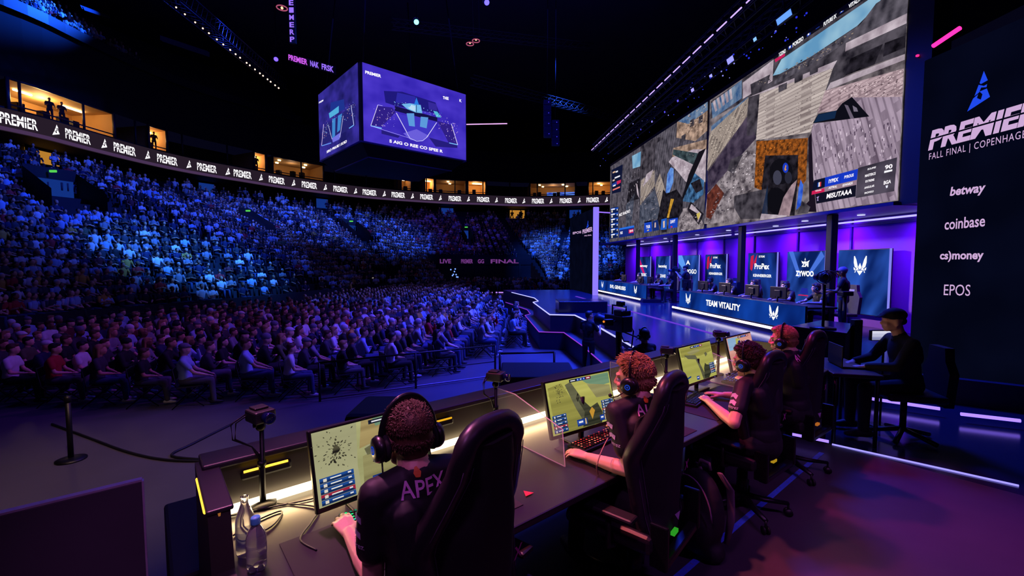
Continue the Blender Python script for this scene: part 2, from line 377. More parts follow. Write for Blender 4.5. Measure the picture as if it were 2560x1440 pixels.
# ------------------------------------------------------------------ hospitality boxes
SUW = M('suite_wall', S(196,150,92), .7, var=.12, scale=.5); SUC = M('suite_ceiling', S(205,165,110), .7, var=.1, scale=.5)
SUIT = [(30,295,1.0,0),(380,425,1.1,0),(640,671,1.,0),(686,812,.45,1),(1004,1030,.35,1),(1063,1087,1.,0),(1090,1166,.4,1),(1170,1216,.9,0),(1325,1438,.5,1),(1470,1530,.6,1)]
wn = 0
for x0, x1, br, dim in SUIT:
    a, b = s_of_px(x0), s_of_px(x1); wn += 1
    r = tag(bpy.data.objects.new('window_%d' % wn, None), kind='structure'); COL.objects.link(r)
    def q(s, o, z): return ring_at(s, o, z)
    n = max(2, int((b-a)/1.5)+2); ss = [a+(b-a)*i/(n-1) for i in range(n)]
    wl, cl, fl = MB(), MB(), MB()
    for i in range(n-1):
        wl.poly([q(ss[i],-4.2,12.3), q(ss[i],-4.2,14.35), q(ss[i+1],-4.2,14.35), q(ss[i+1],-4.2,12.3)])
        cl.poly([q(ss[i],-.3,14.33), q(ss[i],-4.2,14.33), q(ss[i+1],-4.2,14.33), q(ss[i+1],-.3,14.33)])
        fl.poly([q(ss[i],-.3,12.32), q(ss[i],-4.2,12.32), q(ss[i+1],-4.2,12.32), q(ss[i+1],-.3,12.32)])
    for s in (a, b): wl.poly([q(s,-.3,12.3), q(s,-4.2,12.3), q(s,-4.2,14.35), q(s,-.3,14.35)])
    wl.build('back_wall', SUW, r); cl.build('ceiling_panel', SUC, r); fl.build('floor_panel', DARK, r)
    fr = MB()
    for s in (a, b): fr.tube([q(s,-.25,12.2), q(s,-.25,14.45)], .12, 6)
    fr.tube([q(s,-.2,12.62) for s in ss], .05, 6); fr.tube([q(s,-.3,14.4) for s in ss], .1, 6)
    fr.build('frame', M('suite_frame', S(46,42,60), .4), r)
    k = max(1, int((b-a)/(2.6 if dim else 3.6)))
    for i in range(k):
        for o_ in ((-1.3,-2.9) if dim else (-2.1,)):
            s = a+(b-a)*(i+.5)/k + (.3 if o_ < -2 else -.2); lm = MB()
            e_ = .16 if dim else .8
            p0, p1 = q(max(a+.1, s-e_),o_,14.25), q(min(b-.1, s+e_),o_,14.25); lm.tube([p0, p1], .07, 6)
            lm.build('lamp', E('suite_lamp%d' % dim, S(255,214,150), 16 if not dim else 14), r)
    if not dim or br > .55:
        l = bpy.data.lights.new('suite_light', 'POINT'); lo = bpy.data.objects.new('suite_light', l); COL.objects.link(lo)
        lo.location = q((a+b)/2, -2.2, 13.9); l.energy = 150*br*min(3, max(.8,(b-a)/4)); l.color = (1,.60,.24); l.shadow_soft_size = .4
    else:
        l = bpy.data.lights.new('suite_light', 'POINT'); lo = bpy.data.objects.new('suite_light', l); COL.objects.link(lo)
        lo.location = q((a+b)/2, -2., 13.8); l.energy = 40*br*max(.8,(b-a)/4); l.color = (1,.66,.42); l.shadow_soft_size = .4
    for i in range(max(1, int((b-a)/1.6))):       # counter stools in front of the glass
        st = MB(); s = a+.4+(b-a-.8)*random.random(); p = q(s, -.9, 12.32)
        st.box((p.x-.25,p.y-.25,12.32), (p.x+.25,p.y+.25,12.9+.25*random.random())); st.build('seat', PLA, r)
    if x0 == 1325:
        sb = MB(); sb.poly([q(b-.3,-4.0,12.6), q(b-4.4,-4.0,12.6), q(b-4.4,-4.0,13.5), q(b-.3,-4.0,13.5)])
        sb.build('screen', SCR('suite_tv', S(20,50,190), S(120,170,255), 'noise', 2.), r)
# dark unlit boxes between: mullions along the whole front
mb = MB()
for s in np.arange(4, SEND, 4.3):
    mb.tube([ring_at(s,-.3,12.2), ring_at(s,-.3,14.4)], .09, 6)
structure(mb.build('trim_mullions', M('mullion', S(24,26,46), .5)))
structure(ring_strip('wall_suite_back', [(-4.4,14.5),(-4.4,12.2)], WALLM, 0, SEND))
# ------------------------------------------------------------------ lit doorways behind the top row and in the bowl
DB = E('door_glow_blue', S(24,62,160), .6); DY = E('door_glow_warm', S(190,130,48), .9)
dn = 0
for px, m_, wd in ((182,DY,2.4),(546,DB,1.5),(825,DB,1.6),(1125,DB,1.7),(1299,DY,2.2),(1436,DB,1.8)):
    s = s_of_px(px); dn += 1; mb = MB()
    mb.poly([ring_at(s-wd/2,-2.5,8.6), ring_at(s+wd/2,-2.5,8.6), ring_at(s+wd/2,-2.5,10.4), ring_at(s-wd/2,-2.5,10.4)])
    d = mb.build('door_%d' % dn, m_); d['kind'] = 'structure'
    f = MB()
    for t in (-.55,.55): f.tube([ring_at(s+wd*t,-2.3,8.6), ring_at(s+wd*t,-2.3,10.5)], .13, 6)
    f.tube([ring_at(s-wd*.55,-2.3,10.45), ring_at(s+wd*.55,-2.3,10.45)], .1, 6); f.build('frame', DARK, d)
VOM = [(140,470,DB,0),(640,553,DB,1),(893,575,DB,1),(1168,588,DB,1)]
VOMS = []
for px, py, m_, _ in VOM:
    best = min((abs(proj(ring_at(s, row_off(k), row_z(k)+1))[0]-px) + abs(proj(ring_at(s, row_off(k), row_z(k)+1))[1]-py), s, k)
               for s in np.arange(10, SEND-8, 1.) for k in range(6, 22) if proj(ring_at(s, row_off(k), row_z(k)+1)))
    s, k = best[1], best[2]; VOMS.append((s, k)); dn += 1
    o, z = row_off(k), row_z(k)
    mb = MB(); mb.poly([ring_at(s-.9,o-1.2,z-.4), ring_at(s+.9,o-1.2,z-.4), ring_at(s+.9,o-1.2,z+1.5), ring_at(s-.9,o-1.2,z+1.5)])
    d = mb.build('door_%d' % dn, m_); d['kind'] = 'structure'
    f = MB()
    for t in (-1.1,1.1):
        f.poly([ring_at(s+t,o-1.3,z+2.1), ring_at(s+t,o-1.3,z-.5), ring_at(s+t,o+1.6,z-.8), ring_at(s+t,o+1.6,z+.6)])
    f.poly([ring_at(s-1.1,o-1.25,z+1.5), ring_at(s+1.1,o-1.25,z+1.5), ring_at(s+1.1,o-1.25,z+2.2), ring_at(s-1.1,o-1.25,z+2.2)])
    f.build('surround', DARK, d)
    x = MB(); p = ring_at(s,o-.9,z+1.95); x.rbox((p.x-.2,p.y-.05,p.z-.07),(p.x+.2,p.y+.05,p.z+.07),.02)
    tag(x.build('exit_sign', E('exit_green', S(90,220,90), .9)), 'small green lit exit sign over the %s seating entrance' % ('leftmost','second from left','third from left','rightmost')[len(VOMS)-1], 'sign')
# tunnel mouth under the far stand
mb = MB(); z7 = row_z(7)-.45; o7 = row_off(7)+.5
n_ = 20
for i in range(n_):
    a, b = SA+(SB-SA)*i/n_, SA+(SB-SA)*(i+1)/n_
    mb.poly([ring_at(a,o7+.12,z7-.2), ring_at(b,o7+.12,z7-.2), ring_at(b,o7+.12,z7+.75), ring_at(a,o7+.12,z7+.75)])
tn = structure(mb.build('trim_tunnel_fascia', M('tunnel_fascia', S(24,20,34), .6)))
for i, t in enumerate((.2,.42,.7,.86)):
    m_ = MB(); c = SA+(SB-SA)*t
    put_text(m_, ('LIVE','PREMIER','GG','FINAL')[i], ring_at(c-1,o7+.2,z7-.02), ring_at(c+1,o7+.2,z7-.02)-ring_at(c-1,o7+.2,z7-.02), (0,0,.5), bold=.03)
    m_.build('lettering', E('tunnel_text', S(120,60,140), .8), tn)
for i, t in enumerate((.12,.5,.93)):
    mb = MB(); p = ring_at(SA+(SB-SA)*t, o7+.1, 0); mb.tube([(p.x,p.y,FLOORZ),(p.x,p.y,z7)], .12, 8)
    structure(mb.build('column', DARK))
# ------------------------------------------------------------------ roof rigging
TR = M('truss', S(26,28,48), .4, .5)
def truss(name, a, b, wdt=.5, n=16, parent=None, mat=None):
    a, b = Vector(a), Vector(b); x, y, z = frame_of(b-a); m_ = MB()
    cor = [x*(wdt/2*i) + y*(wdt/2*j) for i, j in ((1,1),(1,-1),(-1,-1),(-1,1))]
    for c in cor: m_.tube([a+c, b+c], .04, 5)
    for k in range(n):
        p, q_ = a.lerp(b, k/n), a.lerp(b, (k+1)/n)
        for i in range(4): m_.tube([p+cor[i], (q_ if k % 2 else q_)+cor[(i+1)%4]], .02, 4)
    return m_.build(name, mat or TR, parent)
r = empty('lighting_truss', 'long dark roof truss dotted with tiny warm lamps above the left stand', 'truss')
ta, tb = atY(425,-20,26), atY(705,212,46)
truss('truss_frame', ta, tb, .9, 34, r)
for i in range(19):
    t = .02+.96*(i+random.random()*.4)/19; p = ta.lerp(tb, t) + Vector((0,0,-.6)); m_ = MB(); m_.ell(p, .045+.03*t, n=8, k=6)
    m_.build('lamp', E('warm_dot', S(255,205,170), 3), r)
    if i % 3 == 0:
        m_ = MB(); m_.tube([p+Vector((0,0,.6)), p+Vector((0,0,.05))], .03, 5); m_.build('bracket', TR, r)
def hang_lamp(px, py, Y, r_, col, label, st=3., name='moving_head_lamp'):
    p = atY(px, py, Y); r = empty(name, label, 'stage light', T(*p)); m_ = MB(); d = Vector((.2,-.75,-.6)).normalized()
    m_.lathe([(r_*1.25,-r_*3),(r_*1.35,-r_*.4),(r_*1.15,0),(r_*1.1,-.02)], 14, mx=Matrix.Translation((0,0,0)) @ d.to_track_quat('Z','Y').to_matrix().to_4x4())
    m_.build('housing', PLA, r); m_ = MB()
    m_.lathe([(r_,.01),(r_*.7,r_*.2),(.001,r_*.3)], 14, mx=d.to_track_quat('Z','Y').to_matrix().to_4x4()); m_.build('lens', E('lens_'+str(col), S(*col), st), r)
    m_ = MB(); m_.tube([(0,0,r_*1.2),(0,.1,27-p.z)], .03, 5); m_.build('hanger', TR, r); return r
hang_lamp(1041,55,30,.16,(110,225,235),'bright cyan moving light in the dark roof above the cube screen',4)
hang_lamp(1217,6,30,.17,(90,80,255),'violet moving light at the top edge of the picture, right of the cyan one',3)
hang_lamp(690,148,44,.2,(96,70,250),'small violet moving light left of the hanging purple word sign',3)
for px, py, Y, w_ in ((1175,110,34,'left'),(1190,102,34,'right')):
    p = atY(px, py, Y); m_ = MB(); n = 20
    m_.tube([p + Vector((.27*math.cos(2*math.pi*i/n), .27*math.sin(2*math.pi*i/n), 0)) for i in range(n+1)], .035, 6)
    r = m_.build('ring_light', E('ring_pink', S(170,80,110), 1.)); tag(r, 'dim pink ring lamp under the roof, %s one of the pair' % w_, 'stage light')
    m_ = MB(); m_.ell(p+Vector((0,0,.08)), .07, n=8, k=6); m_.build('bulb', E('ring_bulb', S(255,180,140), 2), r)
    m_ = MB(); m_.tube([p+Vector((.27,0,0)), p+Vector((.1,0,26.9-p.z))], .015, 4); m_.build('hanger', TR, r)
p = atY(705,20,28); m_ = MB(); n = 20
m_.tube([p + Vector((.3*math.cos(2*math.pi*i/n), .3*math.sin(2*math.pi*i/n), 0)) for i in range(n+1)], .035, 6)
r = m_.build('ring_light', E('ring_pink', S(170,80,110), 1.)); tag(r, 'single orange ring lamp beside the vertical purple word sign', 'stage light')
m_ = MB(); m_.ell(p, .08, n=8, k=6); m_.build('bulb', E('ring_bulb', S(255,180,140), 2), r)
# hanging word signs
VT = E('led_violet', S(150,110,255), 1.1); PKT = E('led_pinkviolet', S(205,90,235), 1.1)
def word_sign(label, words, a, b, c, Y0, Y1, mats):
    A, B = atY(*a, Y0), atY(*b, Y1); H = (atY(*c, Y0)-A); H = Vector((0,0,H.length)) if abs(H.z) > .3*H.length else H
    dx = (B-A); m_ = MB(); nrm = dx.cross(H).normalized()
    if nrm.dot(Vector((0,0,HC))-A) < 0: nrm = -nrm
    m_.add([A-H*.2-nrm*.2, B-H*.2-nrm*.2, B+H*1.2-nrm*.2, A+H*1.2-nrm*.2, A-H*.2, B-H*.2, B+H*1.2, A+H*1.2],[(0,1,2,3),(4,5,6,7),(0,1,5,4),(1,2,6,5),(2,3,7,6),(3,0,4,7)])
    r = m_.build('hanging_sign', M('sign_board', S(6,6,12), .7)); tag(r, label, 'sign'); tot = sum(len(x) for x in words)+len(words)-1; k = 0
    for wd, mt in zip(words, mats):
        m_ = MB(); put_text(m_, wd, A+dx*(k/tot)+nrm*.03, dx*(len(wd)/tot), H, bold=.03); m_.build('lettering', mt, r); k += len(wd)+1
    return r
word_sign('hanging sign with a row of purple capital letters left of the cube screen', ['PREMIER','NAK','FRSK'], (722,150), (835,182), (722,136), 40, 37, [PKT, VT, VT])
m_ = MB(); p0, p1 = atY(728,-20,30), atY(722,108,30)
m_.box((p0.x-.22,p0.y,p1.z),(p0.x+.2,p0.y+.15,p0.z)); r = m_.build('hanging_sign', M('sign_board', S(6,6,12), .7))
tag(r, 'tall narrow hanging sign with purple letters stacked downwards at the top edge', 'sign'); m_ = MB()
for i, ch in enumerate('PREMIER'):
    zz = p1.z + (p0.z-p1.z)*(i+.15)/7; put_text(m_, ch, (p0.x-.16,p0.y-.03,zz), (.3,0,0), (0,0,(p0.z-p1.z)/7*.72), bold=.03)
m_.build('lettering', VT, r)
def led_line(label, a, b, rad, col, st, seg=None, name='light_tube'):
    a, b = Vector(a), Vector(b); m_ = MB()
    if seg:
        for i in range(seg): m_.tube([a.lerp(b,(i+.08)/seg), a.lerp(b,(i+.92)/seg)], rad, 6)
    else: m_.tube([a, b], rad, 6)
    o = m_.build(name, E('tube_%d_%d_%d_%g' % (*col, st), S(*col), st)); tag(o, label, 'light'); return o
led_line('thin pale pink light bar in the dark right of the cube screen', atY(1166,311,40), atY(1268,309,40), .045, (225,170,235), 1.3)
for i, (px, py, h_, lab) in enumerate(((1368,300,3.2,'hanging line array speaker with blue glints right of the cube screen'),(1388,335,2.2,'smaller hanging line array speaker with blue glints, lower right of the other'))):
    p = atY(px, py, 38); r = empty('line_array_speaker', lab, 'speaker', T(*p)); 
    for k in range(7):
        m_ = MB(); z = h_/2-h_*k/7; y_ = -.012*k*k; m_.rbox((-.32,-.25+y_,z-h_/7*.92),(.32,.25+y_,z),.03); m_.build('cabinet', M('array_blue', S(46,44,120), .5), r)
        if k % 2 == 0: m_ = MB(); m_.ell((.1,-.27+y_,z-.2), .035, n=6, k=4); m_.build('light_dot', E('array_glint', S(70,60,240), 1.2), r)  # glowing dots stand in for blue highlights on the cabinets
    m_ = MB(); m_.tube([(0,0,h_/2),(0,0,26.9-p.z)], .03, 4); m_.build('hanger', TR, r)
for i, (a, b, c, d) in enumerate(((980,60,1480,120),(1180,200,1560,300))):
    r_ = truss('roof_truss', atY(a,b,36), atY(c,d,44), .6, 26, None, M('truss_dim', S(13,13,22), .6, .2)); tag(r_, 'faint dark roof truss, %s' % ('upper one right of the cyan moving light','middle one right of the cube screen','steep one crossing behind the line array speakers')[i], 'truss')
# dim banners/panels on the left roof
for i, (a, b, c, d) in enumerate((((400,88),(520,128),(520,140),(400,100)),((200,12),(270,38),(270,44),(205,22)))):
    m_ = MB(); pts = [atY(*a,34), atY(*b,39), atY(*c,39), atY(*d,34)]; m_.poly(pts); m_.poly([p+Vector((0,.2,0)) for p in pts][::-1])
    tag(m_.build('acoustic_panel', M('acoustic', S(20,28,48), .8)), ('dim blue grey roof panel in the dark below the lamp truss','small dark roof panel above the lit balcony crowd')[i], 'panel')
# ------------------------------------------------------------------ cube screen
CB = atY(902,360,33.); zc0, zc1 = HC+9.0, HC+14.7
uR = Vector((math.sin(R(48)), math.cos(R(48)), 0)); uL = Vector((-math.cos(R(48)), math.sin(R(48)), 0))
C0 = Vector((CB.x, CB.y, 0)); LR, LL = 9.56, 8.7
cube = empty('cube_screen', 'big four sided hanging screen cube showing violet stage pictures', 'screen', T(*C0))
m_ = MB(); ins = .12
c0, c1, c2, c3 = [Vector((0,0,0)), uR*LR, uR*LR+uL*LL, uL*LL]
cen = (c0+c2)/2
B_ = [(p-cen)*.985+cen for p in (c0,c1,c2,c3)]
m_.add([p+Vector((0,0,zc0)) for p in B_]+[p+Vector((0,0,zc1)) for p in B_],[(0,1,2,3),(7,6,5,4),(0,1,5,4),(1,2,6,5),(2,3,7,6),(3,0,4,7)])
B2 = [(p-cen)*.80+cen for p in (c0,c1,c2,c3)]
m_.add([p+Vector((0,0,zc0-.9)) for p in B2]+[p+Vector((0,0,zc0)) for p in B_],[(3,2,1,0),(0,1,5,4),(1,2,6,5),(2,3,7,6),(3,0,4,7)])
m_.build('housing', M('cube_housing', S(12,12,24), .6), cube)
m_ = MB()
for p, q_ in ((c0,c1),(c1,c2),(c2,c3),(c3,c0)): m_.tube([p+Vector((0,0,zc0-.05)), q_+Vector((0,0,zc0-.05))], .06, 6)
m_.tube([B2[0]+Vector((0,0,zc0-.9)), B2[1]+Vector((0,0,zc0-.9))], .05, 6); m_.tube([B2[0]+Vector((0,0,zc0-.9)), B2[3]+Vector((0,0,zc0-.9))], .05, 6)
m_.build('bottom_edge', M('cube_edge', S(110,90,200), .4), cube)
for p in (c0,c1,c2,c3):
    m_ = MB(); m_.tube([p*.9+cen*.1+Vector((0,0,zc1)), p*.7+cen*.3+Vector((0,0,26.9))], .05, 5); m_.build('hanger', TR, cube)
nR = Vector((uR.y,-uR.x,0)); nL = Vector((-uL.y, uL.x, 0))
def cpt(face, px, py, lay):
    nn = nR if face == 'R' else nL; d = ray(px, py); P0 = C0 + nn*.0
    k = (P0 - Vector((0,0,HC))).dot(nn)/d.dot(nn); p = Vector((0,0,HC)) + d*k
    return Vector((p.x-C0.x, p.y-C0.y, p.z)) + nn*(.02+.012*lay)
def q7(x, y): return (780+x/4.8, 140+y/4.8)
def cube_face(face, bgpts, bg):
    m_ = MB(); z0, z1 = zc0+.02, zc1-.02
    u, L_, nn = (uR, LR, nR) if face == 'R' else (uL, LL, nL)
    a, b = u*.22+nn*.02, u*(L_-.02)+nn*.02
    m_.poly([a+Vector((0,0,z0)), b+Vector((0,0,z0)), b+Vector((0,0,z1)), a+Vector((0,0,z1))]); return m_
VBG = SCR('cube_violet', S(52,36,176), S(78,58,206), 'noise', .28, detail=2); VBG2 = SCR('cube_blue', S(28,26,96), S(58,48,160), 'noise', .3, detail=2)
fR = cube_face('R', None, 0).build('screen', VBG, cube); fL = cube_face('L', None, 0).build('screen', VBG2, cube)
CPIC = {'R': Pic(), 'L': Pic()}
def cpoly(face, pts, col, lay, nm='picture'):
    CPIC[face].col(col).poly([cpt(face, *q7(*p), lay) for p in pts])
def cline(face, pts, wpx, col, lay):
    m_ = CPIC[face].col(col)
    for a, b in zip(pts, pts[1:]):
        d = Vector((b[0]-a[0], b[1]-a[1])).normalized()*wpx; n_ = Vector((-d.y, d.x))
        m_.poly([cpt(face, *q7(a[0]+n_.x, a[1]+n_.y), lay), cpt(face, *q7(b[0]+n_.x, b[1]+n_.y), lay), cpt(face, *q7(b[0]-n_.x, b[1]-n_.y), lay), cpt(face, *q7(a[0]-n_.x, a[1]-n_.y), lay)])
# stage picture on the right face
cpoly('R', [(860,420),(1080,430),(1480,560),(1530,700),(1000,600),(880,560)], (30,24,120), 1)
cpoly('R', [(1020,440),(1240,490),(1240,580),(1000,560)], (44,40,160), 2); cpoly('R', [(1390,550),(1490,580),(1500,660),(1400,640)], (52,40,150), 2)
cpoly('R', [(990,600),(1500,740),(1500,790),(990,660)], (20,16,70), 2)
cpoly('R', [(1070,580),(1170,570),(1300,590),(1320,690),(1240,680),(1140,640)], (110,180,230), 3); cpoly('R', [(1190,590),(1235,600),(1235,670),(1150,630)], (180,215,240), 4)
cpoly('R', [(1450,660),(1500,670),(1545,740),(1490,735)], (80,180,210), 3)
cpoly('R', [(780,600),(960,620),(1000,680),(830,850),(700,835)], (46,30,130), 2); cpoly('R', [(1500,780),(1670,830),(1740,1065),(1640,1050)], (46,30,130), 2)
cpoly('R', [(1000,690),(1500,800),(1380,980),(1260,1010),(1150,970)], (62,52,190), 2); cpoly('R', [(1090,930),(1250,880),(1400,960),(1330,1020),(1180,1010)], (104,92,214), 3)
cpoly('R', [(1130,690),(1220,690),(1230,850),(1160,840)], (90,150,215), 4); cpoly('R', [(1300,730),(1390,740),(1370,870),(1290,850)], (90,150,215), 4)
cpoly('R', [(830,890),(1050,960),(1030,985),(830,935)], (36,28,120), 3); cpoly('R', [(1400,980),(1740,1070),(1740,1105),(1480,1090)], (36,28,120), 3)
cpoly('R', [(1248,500),(1280,590),(1220,585)], (40,120,220), 4); cpoly('R', [(1243,590),(1250,590),(1250,680),(1243,680)], (30,30,90), 5)
cline('R', [(785,590),(700,838)], 3, (235,225,255), 5); cline('R', [(700,840),(830,872)], 6, (120,190,255), 5); cline('R', [(785,590),(840,600)], 2, (200,190,255), 5)
cline('R', [(1005,685),(1135,925)], 3, (245,240,255), 5); cline('R', [(1490,800),(1370,980)], 3, (245,240,255), 5)
cline('R', [(1665,815),(1742,1068)], 3, (235,225,255), 5); cline('R', [(1640,1045),(1742,1068)], 5, (120,190,255), 5)
cline('R', [(1135,930),(1170,990),(1250,1025),(1320,1020),(1370,980)], 3, (200,200,255), 5); cline('R', [(700,842),(1170,990)], 2, (170,160,250), 5)
for i in range(90):
    x = random.uniform(720,990) if i % 2 else random.uniform(1510,1740); y = random.uniform(620,850) + (0 if i % 2 else (x-1510)*.6+60); s = random.uniform(3,9)
    cpoly('R', [(x,y),(x+s,y+1),(x+s*.7,y+s*1.4),(x-1,y+s)], random.choice(((225,170,210),(200,190,255),(240,220,235),(130,110,220))), 5)
for i in range(46):
    x = random.uniform(940,1560); y = 520+(x-940)*.28+random.uniform(-10,60); s = random.uniform(3,9)
    cpoly('R', [(x,y),(x+s,y+2),(x+s,y+s),(x,y+s)], random.choice(((170,220,255),(110,170,255),(220,240,255))), 5)
def ctext(face, s, a, b, c, lay=6):
    A, B_, C_ = cpt(face, *q7(*a), lay), cpt(face, *q7(*b), lay), cpt(face, *q7(*c), lay); m_ = MB()
    put_text(m_, s, A, B_-A, C_-A, bold=.03); return m_.build('lettering', WHT, fR if face == 'R' else fL)
ctext('R', 'PREMIER', (632,215), (822,265), (632,178)); ctext('R', 'S AIG O REE CO SPEE R', (922,1040), (1562,1165), (922,1002))
ctext('R', 'THEE', (1564,520), (1632,532), (1564,485)); ctext('R', 'K', (1762,552), (1788,560), (1762,520))
# left face
cpoly('L', [(120,900),(520,560),(530,830),(130,1080)], (36,34,110), 1); cpoly('L', [(230,560),(390,520),(400,640),(220,730)], (30,50,140), 2)
cpoly('L', [(210,690),(330,600),(330,680),(220,750)], (80,170,215), 3); cpoly('L', [(250,760),(290,740),(285,960),(250,990)], (60,130,200), 3); cpoly('L', [(320,720),(370,690),(345,890),(310,920)], (60,130,200), 3)
cpoly('L', [(250,990),(350,920),(340,1000),(260,1040)], (110,110,220), 4)
cline('L', [(480,600),(512,830)], 3, (200,210,255), 4); cline('L', [(150,820),(125,1075)], 3, (200,180,225), 4); cline('L', [(125,1080),(240,1045)], 4, (110,170,255), 4); cline('L', [(455,870),(512,832)], 5, (110,180,255), 4)
cline('L', [(205,830),(250,1000)], 2, (220,220,255), 4); cline('L', [(385,720),(345,980)], 2, (220,220,255), 4)
for i in range(90):
    t = random.random(); x = random.uniform(130,200) if t < .4 else (random.uniform(400,540) if t < .75 else random.uniform(200,400))
    y = 980-x*.75+random.uniform(-60,130); s = random.uniform(3,8)
    cpoly('L', [(x,y),(x+s*.6,y-1),(x+s*.6,y+s*1.2),(x,y+s*1.2)], random.choice(((235,170,160),(160,200,255),(230,220,240),(110,140,235))), 4)
ctext('L', 'SIRO PRIUIE I SOID', (190,1170), (432,1040), (190,1140)); ctext('L', 'PREM', (96,575), (148,545), (96,555))
CPIC['R'].done('picture', fR); CPIC['L'].done('picture', fL)
# ================================================================== STAGE
def SW(px, py, z):
    return atZ(px, py, z)
STG = M('stage_deck', S(40,44,66), .16, var=.12, scale=1.2, spec=.6); SKIRT = M('stage_skirt', S(20,22,50), .5)
edge = [(-.6,30),(0,27.5),(1.2,23.1),(1.29,21.2),(1.01,20.6),(1.37,15.65),(2.24,15.5),(2.49,13.1),(2.75,8.6)]
dk = lambda u, v: (FD @ Vector((u, v, 0))).xy
near = [tuple(dk(5.45,2.55)), tuple(dk(.02,2.55)), tuple(dk(.02,-3.2))]
out = edge + [near[0]] + near[1:] + [(9,-4),(16,-4),(16,31)]
mb = MB(); n = len(out)
mb.add([(x,y,0) for x,y in out], [tuple(range(n))]); structure(mb.build('floor_stage', STG))
mb = MB(); vs = [(x,y,0) for x,y in out]+[(x,y,FLOORZ) for x,y in out]
mb.add(vs, [(i,i+1,n+i+1,n+i) for i in range(n-1)]); structure(mb.build('trim_stage_skirt', SKIRT))
# riser mat under the players
# step below the stage front
low = [(x-.38, y) for x, y in edge[1:]]
mb = MB(); k = len(low)
mb.add([(x,y,-.62) for x,y in low]+[(x+.45,y,-.62) for x,y in low]+[(x,y,FLOORZ) for x,y in low],
       [(i,i+1,k+i+1,k+i) for i in range(k-1)]+[(i,i+1,2*k+i+1,2*k+i) for i in range(k-1)])
structure(mb.build('trim_stage_step', SKIRT))
mb = MB()
for a, b in zip(edge[1:], edge[2:]): mb.tube([(a[0]-.02,a[1],.0), (b[0]-.02,b[1],.0)], .022, 6)
tag(mb.build('edge_light', E('edge_led', S(170,170,255), 1.6)), 'bright pale blue light line along the upper front edge of the stage', 'light')
mb = MB()
for a, b in zip(low, low[1:]): mb.tube([(a[0]-.02,a[1],-.62), (b[0]-.02,b[1],-.62)], .016, 6)
tag(mb.build('edge_light', E('edge_led_low', S(150,60,215), 1.)), 'thin purple light line along the lower step of the stage front', 'light')
# floor lines on the deck
def floor_strip(label, a, b, wd, col, st, z=.004):
    a, b = Vector(a), Vector(b); d = (b-a).normalized(); nn = Vector((-d.y, d.x, 0))*wd/2; m_ = MB()
    m_.box((0,-wd/2,0), (( b-a).length,wd/2,.012), Matrix.Translation((a.x,a.y,z-.004)) @ Matrix.Rotation(math.atan2(d.y,d.x),4,'Z'))
    o = m_.build('floor_strip', E('strip_%d_%d_%d' % col, S(*col), st)); return tag(o, label, 'light')
floor_strip('long purple stripe light set into the glossy stage floor before the desks', SW(1440,741,0), SW(1905,868,0), .11, (120,70,235), .75)
floor_strip('thin pale blue line light across the dark floor at lower right', SW(2080,1112,0), SW(2547,1216,0), .014, (150,140,255), 1.4)
# ------------------------------------------------------------------ back wall with alcoves
PURW = M('purple_wall', S(130,66,235), .7, var=.12, scale=.5)
WB = 11.6
mb = MB(); q_ = [FD @ V3 for V3 in (Vector((.25,2.3,.001)),Vector((.25,-3.1,.001)),Vector((5.3,-3.1,.001)),Vector((5.3,2.3,.001)))]; mb.poly(q_); structure(mb.build('floor_riser', M('riser_floor', S(62,57,66), .42, var=.25, scale=3., spec=.4)))
r = tag(bpy.data.objects.new('wall_stage', None), kind='structure'); COL.objects.link(r); r.matrix_world = FS
mb = MB(); mb.box((WB,9.2,0),(WB+.15,31.2,3.35)); mb.build('panel', PURW, r)
mb = MB()
for y in (12.2,14.35,16.7,18.8,21.1,23.9,26.8): mb.box((WB-.06,y-.03,0),(WB,y+.03,3.2))
mb.box((WB-.08,9.2,2.92),(WB,31.2,3.0)); mb.build('batten', M('purple_batten', S(52,30,130), .6), r)
structure(r)
mb = MB(); mb.box((9.42,8.9,3.125),(WB-.01,31.2,3.2))
o = mb.build('ceiling_canopy', M('canopy', S(30,34,84), .35), None, FS); structure(o)
mb = MB()
for a, b in ((9.6,12.6),(12.9,17.6),(17.9,23.5),(23.8,30.2)): mb.tube([(WB-.28,a,3.05),(WB-.28,b,3.05)], .028, 6)
tag(mb.build('canopy_light', E('canopy_led', S(170,160,255), 1.5), None, FS), 'pale blue strip light under the canopy above the purple wall', 'light')
for i, (y, x) in enumerate(((10.7,10.4),(12.4,10.2),(14.2,10.6),(16.3,10.2),(19,10.4),(22,10.3),(25,10.3))):
    m_ = MB(); m_.lathe([(.09,3.115),(.09,3.10),(.001,3.10)], 12, mx=T(x,y,0)); o = m_.build('downlight', E('downlight', S(190,190,255), 1.5), None, FS)
    tag(o, 'small round recessed lamp under the canopy, %s from the near end' % ('first','second','third','fourth','fifth','sixth','seventh')[i], 'light', 'canopy downlights')
POST = M('stage_post', S(20,24,44), .35, .4)
for i, px in enumerate((2075,1852,1686,1594)):
    q = atW(px, 700, 9.6); m_ = MB(); m_.rbox((-.09,-.1,0),(.09,.1,3.12),.02); m_.rbox((-.16,-.17,0),(.16,.17,.02),.01)
    o = m_.build('stage_post', POST, None, FS @ T(9.6,q.y,0)); tag(o, 'dark square post holding the canopy, %s of the four' % ('nearest','second nearest','third nearest','farthest')[i], 'post', 'canopy posts')
for s_ in (9.9,12.2,14.6,17.2,20,23,26,29): area('wall_wash', FS @ Vector((WB-.55,s_,3.0)), FS @ Vector((WB,s_,1.9)), (.34,.02,1), 62, .3, 2.0, 150)
